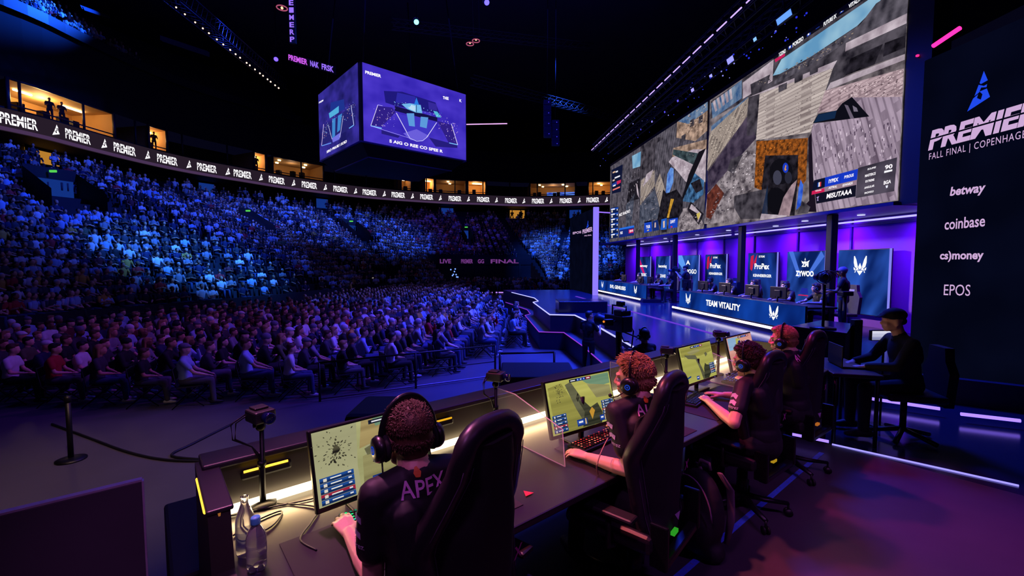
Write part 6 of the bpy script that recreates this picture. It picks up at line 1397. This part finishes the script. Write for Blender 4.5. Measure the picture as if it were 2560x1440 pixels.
# ================================================================== STAGE PLAYERS AND CREW
def simple_person(label, me, mats, mx, hairme=None, hairm=None, group=None, hname='hair'):
    o = part('person', me['skin'], mats[0], None, None, True); o.matrix_world = mx; tag(o, label, 'person', group)
    part('shirt', me['shirt'], mats[1], o, None, True)
    if 'trousers' in me: part('trousers', me['trousers'], mats[2], o, None, True); part('shoe', me['shoeL'], SHOEM[1], o, None, True); part('shoe', me['shoeR'], SHOEM[1], o, None, True)
    if hairme: part(hname, hairme, hairm, o, None, True)
    return o
def seat_pose(lean=.10, turn=0.):
    P, _ = dict(pel=(0,0,.58), chest=(0,.08,.90), neck=(0,.13,1.05), head=(0,.19,1.19), look=(math.sin(turn),math.cos(turn),-.10)), 0
    P.update(shL=(-.185,.10,.99), shR=(.185,.10,.99), elL=(-.27,.28,.80), elR=(.27,.28,.80), wrL=(-.14,.52,.80), wrR=(.16,.52,.80), hiL=(-.1,.05,.55), hiR=(.1,.05,.55), knL=(-.15,.44,.54), knR=(.15,.44,.54), anL=(-.15,.44,.1), anR=(.15,.44,.1), gz=.02); return P
TP = seat_pose(.1, .55); TM = figure(TP, .011, .013, hands=True); TH = {s: hair_mesh(TP['head'], TP['look'], 'short', 1., s, 160, .018, .012) for s in (5,6)}
TJ = M('jersey_team', S(26,26,26), .7, var=.2, scale=18); TPR = M('team_print', S(190,170,90), .6)
def stage_monitor(label, mx, group):
    r = empty('monitor', label, 'monitor', mx, group); m = MB(); m.rbox((-.27,-.02,.09),(.27,.02,.42),.008); m.rbox((-.1,-.05,.15),(.1,-.02,.33),.01); m.build('bezel', BEZ, r)
    m = MB(); m.tube([(0,-.03,0),(0,-.03,.2)], .02, 8); m.rbox((-.1,-.1,0),(.1,.08,.012),.005); m.build('stand', BEZ, r); return r
def headset_small(label, P, mx, grp):
    ro = headset(label, V(P['head']), P['look'], mx); ro['group'] = grp; return ro
def small_chair(label, mx, grp):
    r = empty('gaming_chair', label, 'chair', mx, grp); m = MB()
    m.prism([(-.2,.5),(.2,.5),(.26,.95),(.17,1.1),(.15,1.27),(-.15,1.27),(-.17,1.1),(-.26,.95)], (-.34,-.26), 1); m.build('backrest', M('chair_grey', S(60,60,66), .5), r)
    m = MB(); m.rbox((-.25,-.26,.44),(.25,.25,.52),.03); m.build('seat', LEA, r); m = MB(); m.tube([(0,0,.44),(0,0,.1)], .03, 8); m.build('column', CHR, r)
    for k in range(5): a = k*1.2566; m = MB(); m.tube([(0,0,.1),(.3*math.cos(a),.3*math.sin(a),.03)], .025, 6); m.build('leg', CHR, r)
    m = MB(); m.rbox((-.09,-.258,1.1),(.09,-.255,1.15),.001); m.build('crest', M('chair_crest', S(190,190,200), .5), r); return r
proto = None
ORDV = ('nearest','second nearest','middle','second farthest','farthest')
def team(desk, W0, specs, z_lo):
    for i, (px, hcol, sty, skin) in enumerate(specs):
        q = atW(px, 700, W0 + 1.0); base = T(W0+1.28, q.y, 0) @ Matrix.Rotation(R(90),4,'Z')
        mx = FS @ base; lab = 'person in dark jersey and headset, %s of those at the %s' % (ORDV[i] if len(specs) == 5 else ('nearest','second nearest','second farthest','farthest')[i], desk)
        o = simple_person(lab, TM, (skin, TJ, DENIM[1]), mx, TH[sty], hcol, 'players at the ' + desk)
        m = MB(); m.poly([(-.09,.245,.86),(.05,.25,.86),(.0,.245,.91)]); q2 = random.Random(i)
        pm = MB()
        for k in range(9):
            x, z = q2.uniform(-.14,.14), q2.uniform(.80,.96); s = q2.uniform(.012,.03); bmv = V((x,.6,z))
            pm.add([(x,0,z),(x+s,0,z+s*.3),(x+s*.6,0,z+s)], [(0,1,2)])
        surf_text('jersey_mark', ([V((p[0],p[2],0)) for p in pm.v], pm.f), TM['shirt'], (0,.45,0), (1,0,0), (0,0,1), (0,-1,0), TPR, o)
        headset_small('headset on the %s person at the %s' % (ORDV[i] if len(specs) == 5 else ('nearest','second nearest','second farthest','farthest')[i], desk), TP, mx, 'headsets at the ' + desk)
        small_chair('dark gaming chair with pale crest, %s behind the %s' % (ORDV[i] if len(specs) == 5 else ('nearest','second nearest','second farthest','farthest')[i], desk), FS @ T(W0+1.74, q.y-.12, 0) @ Matrix.Rotation(R(84),4,'Z'), 'chairs at the ' + desk)
        stage_monitor('black monitor seen from behind on the %s, %s one' % (desk, ORDV[i] if len(specs) == 5 else ('nearest','second nearest','second farthest','farthest')[i]), FS @ T(W0+.42, q.y+.52, .77) @ Matrix.Rotation(R(-82),4,'Z'), 'monitors on the ' + desk)
FAIR, BRN, DRK = HM['fair'], HM['brown'], HM['dark']
team('long blue desk', WD, ((2033,BRN,5,SKIN[0]),(1957,BRN,6,SKIN[0]),(1879,BRN,5,SKIN[0]),(1817,BRN,6,SKIN[0]),(1770,DRK,5,SKIN[1])), .8)
team('far blue desk', WE, ((1668,DRK,5,SKIN[1]),(1640,BRN,6,SKIN[0]),(1594,BRN,5,SKIN[0]),(1551,DRK,6,SKIN[0])), .8)
# ---- standing crew
def standing(armL, armR, look=(0,1,0), vox=.014, long_=False):
    P = dict(pel=(0,0,.93), chest=(0,.0,1.28), neck=(0,.01,1.46), head=(0,.04,1.62), look=look, shL=(-.19,0,1.40), shR=(.19,0,1.40), hiL=(-.10,0,.90), hiR=(.10,0,.90), knL=(-.12,.02,.50), knR=(.12,.02,.50), anL=(-.13,-.02,.10), anR=(.13,-.01,.10), gz=.02)
    P.update(elL=armL[0], wrL=armL[1], elR=armR[0], wrR=armR[1]); return P, figure(P, vox, .014, hands=True, long_sleeve=long_)
def video_camera(label, mx, s=1.):
    r = empty('video_camera', label, 'camera', mx); m = MB(); m.rbox((-.06*s,-.22*s,-.08*s),(.06*s,.16*s,.10*s),.015); m.build('body', PLA, r)
    m = MB(); m.lathe([(.05*s,0),(.06*s,.12*s),(.065*s,.2*s),(.05*s,.2*s)], 14, T(0,.14*s,0) @ Matrix.Rotation(R(-90),4,'X')); m.build('lens', M('lens_glass', S(20,30,90), .1, .3, spec=.8), r)
    m = MB(); m.rbox((-.03*s,-.1*s,.10*s),(.03*s,.1*s,.15*s),.01); m.rbox((-.13*s,.02*s,.06*s),(-.07*s,.10*s,.13*s),.01); m.build('viewfinder', PLA, r)
    m = MB(); m.tube([(0,-.1*s,.15*s),(0,-.1*s,.19*s),(0,.12*s,.19*s),(0,.12*s,.15*s)], .012*s, 6); m.build('handle', PLA, r); return r
BLKC = CM['black']
# cameraman on the floor in front of the stage
P_, M_ = standing(((-.27,.06,1.14),(-.13,.30,1.34)), ((.30,.08,1.12),(.16,.30,1.30)), (.5,1,0))
b = atY(1470,925,12.0); b = V((b.x,b.y,FLOORZ)); mx = Matrix.Translation(b) @ Matrix.Rotation(R(-45),4,'Z') @ Matrix.Scale(1.03,4)
simple_person('person in black standing on the floor before the stage with a camera', M_, (SKIN[1], BLKC, DENIM[1]), mx, hair_mesh(P_['head'], P_['look'], 'short', 1., 2, vox=.014), DRK)
video_camera('small black video camera held up by the standing person before the stage', mx @ T(.06,.40,1.50), .8)
# cameraman standing between the desks
P_, M_ = standing(((-.30,.10,1.20),(-.12,.34,1.42)), ((.28,.10,1.16),(.10,.34,1.40)), (0,1,0))
q = atZ(1716,745,0); hh = atW(1716,672,9.1); mx = FS @ T(9.1, hh.y, 0) @ Matrix.Rotation(R(40),4,'Z')
simple_person('person in black standing between the two blue desks aiming a camera left', M_, (SKIN[1], BLKC, DENIM[1]), mx, hair_mesh(P_['head'], P_['look'], 'cap', 1., 2, vox=.014), HATM['black'], hname='cap')
video_camera('pale video camera held by the person between the two blue desks', mx @ T(0,.46,1.52), .9)
# crew member with glasses at the right end
P_, M_ = standing(((-.30,.10,1.14),(-.20,.36,1.12)), ((.30,.06,1.12),(.14,.32,1.06)), (.0,1,-.03))
hh = atW(2110,700,9.55); mx = FS @ T(9.55, hh.y, -.06) @ Matrix.Rotation(R(40),4,'Z')
cr_ = simple_person('person in black tee and grey beanie standing before the winged crest poster', M_, (SKIN[2], BLKC, DENIM[1]), FS @ T(9.55, hh.y, 0) @ Matrix.Rotation(R(40),4,'Z') @ Matrix.Scale(1.0,4), hair_mesh(P_['head'], P_['look'], 'beanie', .98, 2, vox=.012), M('beanie_grey', S(120,110,140), .8), hname='beanie')
m = MB(); h_ = P_['head']; m.rbox((h_[0]-.07, h_[1]+.075, h_[2]-.005), (h_[0]+.07, h_[1]+.155, h_[2]+.03), .01); m.build('glasses', PLA, cr_)
def column_rig(label, mx, h):
    r = empty('camera_stand', label, 'camera', mx); m = MB(); m.lathe([(.16,0),(.16,.015),(.03,.03)], 16); m.build('base', BLK, r); m = MB(); m.tube([(0,0,.02),(0,0,h)], .018, 8); m.build('pole', BLK, r)
    q = random.Random(4)
    m = MB(); m.ell((0,0,h+.10), (.07,.09,.08)); m.build('camera_body', M('rig_body', S(40,40,44), .4), r); m = MB(); m.lathe([(.04,0),(.045,.09),(.03,.09)], 12, T(-.02,.06,h+.10) @ Matrix.Rotation(R(-90),4,'X')); m.build('lens', M('lens_glass', S(20,30,90), .1, .3, spec=.8), r)
    for k in range(9):
        a = q.uniform(0,6.28); rr = q.uniform(.06,.13); m = MB(); c = V((q.uniform(-.06,.06), q.uniform(-.06,.06), h+.10))
        m.tube([c+V((rr*math.cos(t)*math.cos(a), rr*math.cos(t)*math.sin(a), rr*.8*math.sin(t))) for t in [i*.45 for i in range(11)]], .006, 5); m.build('cable_loop', M('cable_sheen', S(110,100,105), .3), r)
    return r
pc = atZ(2057,822,.92); column_rig('tall camera column wrapped in cable loops standing on the glossy black table', T(pc.x,pc.y,.925), .62)
hp_ = atW(2108,730,9.2); m = MB(); r = empty('camera_pedestal', 'black camera pedestal before the standing person in the grey beanie', 'camera', FS @ T(9.15, atW(2112,760,9.15).y, 0))
m = MB(); m.tube([(0,0,.05),(0,0,1.05)], .045, 10); m.build('column', BLK, r); m = MB(); m.lathe([(.28,0),(.28,.05),(.06,.08)], 16); m.build('base', BLK, r); m = MB(); m.rbox((-.14,-.10,1.05),(.14,.10,1.16),.02); m.tube([(0,-.05,1.1),(-.3,.25,1.2)], .015, 6); m.build('head', BLK, r)
# broadcast cameraman below the stage
P_, M_ = standing(((-.30,.14,1.18),(-.16,.40,1.30)), ((.30,.14,1.16),(.16,.40,1.26)), (0,1,0))
b = atZ(1613,820,.70); pl = MB(); pl.rbox((-.5,-.5,0),(.5,.5,.20),.02); mxp = T(b.x,b.y,FLOORZ); mxp = mxp @ Matrix.Rotation(R(25),4,'Z')
tag(pl.build('camera_platform', PLA, None, mxp), 'low black platform under the camera operator below the stage', 'platform')
simple_person('person in black behind the big broadcast camera, seen from behind below the stage', M_, (SKIN[1], BLKC, DENIM[1]), mxp @ T(0,0,.20), hair_mesh(P_['head'], P_['look'], 'short', 1.05, 2, vox=.014), DRK)
ro = headset('headset on the broadcast camera operator', V(P_['head']), P_['look'], mxp @ T(0,0,.20))
r = empty('broadcast_camera', 'big dark broadcast camera with side viewfinder at the stage front', 'camera', mxp @ T(-.08,.62,.20)); h_ = 1.62
m = MB(); m.rbox((-.12,-.25,h_),(.12,.3,h_+.30),.02); m.rbox((-.10,-.2,h_+.30),(.12,.05,h_+.40),.02); m.build('body', M('broadcast_body', S(40,42,50), .4), r)
m = MB(); m.tube([(0,-.2,h_+.40),(0,-.2,h_+.47),(0,.2,h_+.47),(0,.2,h_+.30)], .018, 6); m.rbox((-.05,-.12,h_+.47),(.05,.04,h_+.56),.015); m.build('top_handle', PLA, r)
for k in (-1,1): m = MB(); m.tube([(k*.05,-.1,h_-.02),(k*.22,-.42,h_-.12),(k*.22,-.55,h_-.10)], .014, 6); m.build('pan_bar', BLK, r)
m = MB(); m.tube([(.12,-.1,h_+.2),(.22,-.15,h_),(.2,-.1,h_-.5),(.1,0,.4)], .014, 6); m.build('cable', PLA, r)
m = MB(); m.rbox((-.38,-.1,h_+.12),(-.20,.0,h_+.24),.015); m.tube([(-.2,-.05,h_+.18),(-.1,-.05,h_+.2)], .015, 6); m.build('viewfinder', PLA, r)
m = MB(); m.lathe([(.08,0),(.1,.3),(.12,.34),(.09,.34)], 16, T(0,.3,h_+.14) @ Matrix.Rotation(R(-90),4,'X')); m.build('lens', PLA, r)
m = MB(); m.tube([(0,0,h_),(0,0,.05)], .06, 10); m.lathe([(.35,0),(.35,.06),(.07,.1)], 16); m.build('pedestal', BLK, r)
m = MB(); m.ell((-.39,-.05,h_+.2), .02, n=8, k=6); m.build('tally_lamp', E('tally', S(255,130,40), 1.2), r)
# seated crew member at the right edge
SPp = dict(pel=(0,0,.60), chest=(0,.05,.94), neck=(0,.09,1.10), head=(0,.15,1.25), look=(.05,1,-.05), shL=(-.2,.07,1.03), shR=(.2,.07,1.03), elL=(-.26,.22,.80), elR=(.27,.2,.80), wrL=(-.14,.44,.77), wrR=(.12,.44,.77), hiL=(-.1,.05,.57), hiR=(.1,.05,.57), knL=(-.15,.44,.54), knR=(.15,.44,.54), anL=(-.15,.44,.1), anR=(.15,.44,.1), gz=.02)
SM = figure(SPp, .010, .012, hands=True, long_sleeve=True); hd_ = atY(2232,822,4.6)
yaw = R(75); mx = T(hd_.x, hd_.y, hd_.z-1.25) @ Matrix.Rotation(yaw,4,'Z') @ T(0,-.15,0); gz = hd_.z-1.25
mx = T(hd_.x, hd_.y, 0) @ Matrix.Rotation(yaw,4,'Z') @ T(0,-.15,0)
simple_person('person in black cap and jacket seated in shadow at the right, before the sponsor panel', SM, (SKIN[0], BLKC, DENIM[1]), mx, hair_mesh(SPp['head'], SPp['look'], 'cap', 1.04, 2, vox=.010), HATM['black'], hname='cap')
scq = small_chair('dark chair under the seated person in the black cap', mx @ T(0,.02,0), None)
for k_ in list(scq.children):
    if k_.name.startswith('crest'): bpy.data.objects.remove(k_)
    elif k_.name.startswith('backrest'): k_.data.materials.clear(); k_.data.materials.append(FAB); k_.scale = (.8,1,.78)
r = empty('crew_table', 'small dark table before the seated person in the black cap', 'table', mx @ T(0,.62,0)); m = MB(); m.rbox((-.42,-.22,.70),(.42,.22,.74),.01); m.build('tabletop', PLA, r)
for a in (-.38,.38):
    for c in (-.18,.18): m = MB(); m.tube([(a,c,0),(a,c,.70)], .018, 6); m.build('leg', BLK, r)
r = empty('laptop', 'black laptop on the table of the seated person in the black cap', 'laptop', mx @ T(.0,.55,.742)); m = MB(); m.rbox((-.17,-.11,0),(.17,.11,.018),.005); m.build('base', PLA, r); m = MB(); m.rbox((-.17,.105,.01),(.17,.118,.23),.005); m.build('lid', PLA, r)
pw = atY(2210,838,4.9); m = MB(); m.rbox((-.16,-.02,-.06),(.16,.02,.06),.01); r = m.build('light_sign', PLA, None, T(*pw)); tag(r, 'small white glowing sign with dark marks behind the seated person in the cap', 'sign')
m = MB(); m.poly([(-.15,-.022,-.05),(.15,-.022,-.05),(.15,-.022,.05),(-.15,-.022,.05)]); m.build('lit_face', SCR('white_sign', S(240,240,255), S(70,80,150), 'noise', 4), r)
m = MB(); m.tube([(0,0,-.06),(0,0,-pw.z+.01)], .012, 6); m.rbox((-.1,-.1,-pw.z),(.1,.1,-pw.z+.015),.005); m.build('stand', BLK, r)
# glossy black table by the long desk
c4 = [atZ(1979,816,.92), atZ(2054,801,.92), atZ(2132,810,.92), atZ(2117,834,.92)]
m = MB(); m.add([(p.x,p.y,.90) for p in c4]+[(p.x,p.y,.925) for p in c4], [(3,2,1,0),(4,5,6,7),(0,1,5,4),(1,2,6,5),(2,3,7,6),(3,0,4,7)]); r = m.build('equipment_table', M('gloss_top', S(20,26,56), .12, var=.3, scale=6), None); tag(r, 'glossy dark topped equipment table right of the long blue desk', 'table')
cc = sum(c4, V((0,0,0)))/4; m = MB(); m.add([((p.x-cc.x)*.94+cc.x,(p.y-cc.y)*.94+cc.y,.0) for p in c4]+[((p.x-cc.x)*.94+cc.x,(p.y-cc.y)*.94+cc.y,.90) for p in c4], [(3,2,1,0),(4,5,6,7),(0,1,5,4),(1,2,6,5),(2,3,7,6),(3,0,4,7)]); m.build('cabinet', M('black_drape', S(10,10,16), .8), r)
p = atZ(2141,812,.92); m = MB(); m.rbox((-.06,-.05,0),(.06,.05,1.0),.01); tag(m.build('equipment_post', PLA, None, T(p.x,p.y,0)), 'black square post at the right end of the glossy table', 'post')
# ---- floor details
def dpt(u, v, z=0): return FD @ V((u,v,z))
m = MB(); m.rbox((1.6,1.275,.0015),(5.0,1.315,.0035),.0004); r = m.build('floor_tape', M('tape_blue', S(70,120,255), .5, var=.3, scale=30), None, FD); tag(r, 'blue tape line on the floor under the gaming chairs', 'tape')
m = MB(); q = random.Random(8)
for i in range(46): a = 1.65+3.3*i/46; m.tube([(a,1.295+q.uniform(-.012,.012),.0042),(a+q.uniform(-.012,.012),1.295+q.uniform(-.012,.012),.0042)], .0016, 4)
m.build('marks', M('tape_marks', S(200,170,120), .6), r)
def backpack(label, mx, h=.50):
    r = empty('backpack', label, 'backpack', mx); m = MB(); m.ell((0,0,h*.46), (.17,.11,h*.47), None, 16, 12); m.ell((0,.07,h*.34), (.14,.08,h*.30), None, 14, 10); m.cap((-.10,0,.06),(.10,0,.06), .08, .08); me = remesh(m, .012, 3, 'bag'); part('bag', me, M('bag_black', S(26,24,30), .7, bump=.1), r)
    for k in (-1,1):
        m = MB(); m.tube([(k*.08,-.09,h*.90),(k*.10,-.17,h*.70),(k*.12,-.16,h*.40),(k*.13,-.10,h*.14)], [.022,.03,.028,.018], 8, True, .35, (0,1,0)); m.build('strap', M('strap_grey', S(92,80,92), .7), r)
    m = MB(); m.tube([(.155*math.cos(t), .085+.02*math.sin(t), h*.5+h*.40*math.sin(t)) for t in [math.pi*i/16 for i in range(17)]], .005, 6); m.build('zip', M('zip_pale', S(140,110,140), .4), r)
    m = MB(); m.tube([(-.04,-.05,h*.92),(-.03,-.05,h*.99),(.03,-.05,h*.99),(.04,-.05,h*.92)], .012, 6); m.build('handle', M('strap_grey', S(92,80,92), .7), r); return r
b = atZ(1762,1392,0); backpack('black backpack standing on the floor right of the chair with the green tag', T(b.x-.02,b.y+.06,.0) @ rotz(120) , .58)
b = atZ(1600,1420,0); backpack('smaller black backpack lying under the desk by the chair with the green tag', T(b.x,b.y+.05,.10) @ rotz(60) @ Matrix.Rotation(R(-40),4,'X'), .42)
# ================================================================== AUDIENCE FLOOR FURNITURE
def barrier(label, a, b, h=.88):
    a, b = V((a.x,a.y,FLOORZ)), V((b.x,b.y,FLOORZ)); r = empty('crowd_barrier', label, 'barrier', Matrix.Translation(a)); d = b-a; n_ = max(2, int(d.length/1.9)+1)
    m = MB(); m.tube([V((0,0,h)), d+V((0,0,h))], .025, 6); m.build('top_rail', BLK, r); m = MB(); m.tube([V((0,0,h*.5)), d+V((0,0,h*.5))], .012, 6); m.build('middle_rail', BLK, r)
    m = MB(); m.tube([V((0,0,.06)), d+V((0,0,.06))], .02, 6); m.build('bottom_rail', M('rail_pale', S(120,110,130), .5), r)
    for i in range(n_):
        p = d*(i/(n_-1)); m = MB(); m.tube([p, p+V((0,0,h))], .028, 8); m.build('post', BLK, r)
    return r
barrier('black rail barrier beside the near end of the seated floor rows', atZ(800,1004,FLOORZ), atZ(1238,944,FLOORZ))
barrier('dark rail on the floor at the aisle end before the walkway', atZ(1250,990,FLOORZ), atZ(1385,985,FLOORZ), 1.0)
for nm, a, b in (('far dark rail between the floor rows and the left stand', (40,815), (487,769)),):
    A_, B_ = atZ(*a, -.3), atZ(*b, -.3); barrier(nm, A_, B_, .95)
p = atZ(178,1150,FLOORZ); r = empty('stanchion', 'black belt stanchion on the floor at lower left', 'stanchion', Matrix.Translation(p)); m = MB(); m.lathe([(.19,0),(.19,.02),(.12,.04),(.035,.05)], 24); m.build('base', BLK, r); m = MB(); m.tube([(0,0,.04),(0,0,.97)], .036, 12); m.build('post', BLK, r); m = MB(); m.lathe([(.045,.93),(.045,1.02),(.02,1.03)], 14); m.build('belt_head', BLK, r)
m = MB(); pa, pb = p+V((0,0,.97)), atZ(-120,1010,-.3); m.tube([pa, pa.lerp(pb,.5)-V((0,0,.06)), pb], .012, 6, True, 2.); m.build('belt', BLK, r)
cable('black cable snaking over the floor from the stanchion towards the desk', [atZ(130,1060,FLOORZ+.02), atZ(225,1095,FLOORZ+.02), atZ(320,1130,FLOORZ+.02), atZ(420,1150,FLOORZ+.02), atZ(540,1151,FLOORZ+.02), atZ(430,1140,FLOORZ+.02), atZ(480,1110,FLOORZ+.02), atZ(580,1060,FLOORZ+.02)], .02)
# boards at lower left
BRD = M('board_dark', S(96,82,98), .6, var=.2, scale=2)
def board(label, u0, u1, v, z0, z1, th=.04):
    r = empty('partition_board', label, 'board', FD); m = MB(); m.rbox((u0,v,z0),(u1,v+th,z1),.006); m.build('panel', BRD, r); m = MB(); m.box((u0,v-.002,z1),(u1,v+th+.002,z1+.012)); m.box((u1-.002,v-.002,z0),(u1+.008,v+th,z1)); m.build('edge_trim', M('board_trim_highlight', S(210,180,215), .5), r)  # pale trim colour carries the highlight along the board edges
    for u in (u0+.15, u1-.15): m = MB(); m.rbox((u-.03,v-.25,FLOORZ),(u+.03,v+.3,FLOORZ+.05),.01); m.rbox((u-.02,v-.01,FLOORZ),(u+.02,v+th+.01,z0+.02),.004); m.build('foot', BLK, r)
    return r
tp = Dp(318,1219,.52); board('dark upright partition board at the lower left corner', -2.6, -.068, 3.45, -1.0, .52)
m = MB(); m.rbox((.03,2.66,-1.25),(.6,3.55,.30),.02); tag(m.build('speaker_cabinet', M('speaker_black', S(26,24,34), .7), None, FD), 'low black speaker cabinet behind the left end of the gaming desk', 'speaker')
a = atY(1252,927,5.6); bb = atY(1436,927,5.6); m = MB(); m.rbox((a.x,5.3,FLOORZ),(bb.x,6.1,a.z),.02); tag(m.build('subwoofer', M('speaker_black', S(26,24,34), .7)), 'wide black subwoofer box behind the desk between first and second monitors', 'speaker')
a = atY(905,1020,3.9); m = MB(); m.rbox((a.x-.1,3.7,FLOORZ),(a.x+.35,4.3,a.z),.05); r = m.build('monitor_speaker', M('speaker_black', S(26,24,34), .7)); tag(r, 'small dark floor speaker behind the nearest monitor', 'speaker')
m = MB(); m.tube([(a.x-.02,3.69,FLOORZ+.1),(a.x-.02,3.69,a.z-.04),(a.x+.2,3.69,a.z-.02)], .012, 6); m.build('handle', M('rail_warm', S(150,120,90), .5), r)
# black riser with white edge and little tables amid the far floor
a, b = atZ(742,735,-1.1), atZ(962,735,-1.1); m = MB(); m.rbox((a.x,a.y,FLOORZ),(b.x,b.y+2.5,.75),.03); r = m.build('camera_riser', M('black_drape', S(10,10,16), .8)); tag(r, 'black draped riser among the crowd before the left stand', 'riser')
a2, b2 = atY(838,694,a.y-.6), atY(940,694,a.y-.6); r = empty('high_table', 'high table with a thin glowing white top before the black riser', 'table', T((a2.x+b2.x)/2,a.y-.6,FLOORZ)); m = MB(); h_ = a2.z-FLOORZ; w_ = (b2.x-a2.x)/2; m.rbox((-w_,-.3,h_-.05),(w_,.3,h_),.01); m.build('tabletop', E('table_glow', S(180,165,160), .9), r)
for k in (-.3,.3): m = MB(); m.tube([(k*.5,0,h_-.05),(k*1.2,0,0)], .03, 6); m.build('leg', BLK, r)
# lit stage props at the far floor
led_line('glowing violet light bar on the far floor beyond the seated rows', atZ(1203,731,-1.15), atZ(1275,731,-1.15), .05, (170,120,255), 1.8)
led_line('second violet light bar on the far floor nearer the stage', atZ(1278,733,-1.15), atZ(1318,733,-1.15), .03, (140,90,240), 1.2)
m = MB(); q = random.Random(3); c = atY(1135,690,50)
r = empty('light_tree', 'tall stand of small blue white lamps in the far tunnel mouth', 'stage light', T(c.x,c.y,FLOORZ)); m.tube([(0,0,0),(0,0,c.z-FLOORZ+1.2)], .05, 6); m.build('stand', BLK, r)
for i in range(12):
    m = MB(); m.ell((q.uniform(-.35,.45),-.1,c.z-FLOORZ+q.uniform(-1.2,1.1)), .085, n=8, k=6); m.build('lamp', E('tree_lamp', S(120,160,255), 1.3), r)
# stage ledge box with rail
A_, B_ = atZ(1365,775,0), atZ(1450,765,0); m = MB(); m.rbox((A_.x+.4,A_.y-1.0,0),(A_.x+2.2,A_.y+.3,.42),.02); r = m.build('stage_box', M('gloss_box', S(14,16,40), .2)); tag(r, 'low glossy black box on the far left part of the stage front', 'box')
# people standing in the lit hospitality boxes
P_, M_ = standing(((-.27,.05,1.12),(-.12,.26,1.2)), ((.27,.05,1.12),(.12,.26,1.2)), vox=.03)
HB = hair_mesh(P_['head'], P_['look'], 'short', 1., 2, vox=.022)
for px, z, lab in ((153,12.33,'left of two standing people silhouetted in the largest lit hospitality box'),(182,12.33,'right of two standing people silhouetted in the largest lit hospitality box'),(403,12.33,'person silhouetted in the small lit hospitality box left of the dark gap'),(652,12.33,'person silhouetted in the narrow lit box left of the cube screen')):
    s = s_of_px(px); pp = ring_at(s, -.75, z); simple_person(lab, M_, (SKIN[2], BLKC, DENIM[1]), Matrix.Translation(pp) @ Matrix.Rotation(math.atan2(CEN.y-pp.y, CEN.x-pp.x)-math.pi/2,4,'Z'), HB, DRK, 'people in the hospitality boxes')
s = s_of_px(1306); pp = ring_at(s, -2.0, 8.62); simple_person('person silhouetted in the warm lit doorway under the ribbon board', M_, (SKIN[2], BLKC, DENIM[1]), Matrix.Translation(pp), HB, DRK)
# standing people on the floor beyond the rows
for i, (px, py, Y) in enumerate(((850,728,33),(877,730,33),(1063,722,38),(1262,726,40))):
    b = atY(px, py, Y); simple_person('standing person in the far floor crowd, %s from the left' % ('first','second','third','fourth')[i], M_, (SKIN[0], CM[('grey','mustard','olive','black')[i]], DENIM[1]), T(b.x,b.y,FLOORZ) @ Matrix.Rotation(R(-70),4,'Z'), HB, DRK, 'standing people on the far floor')
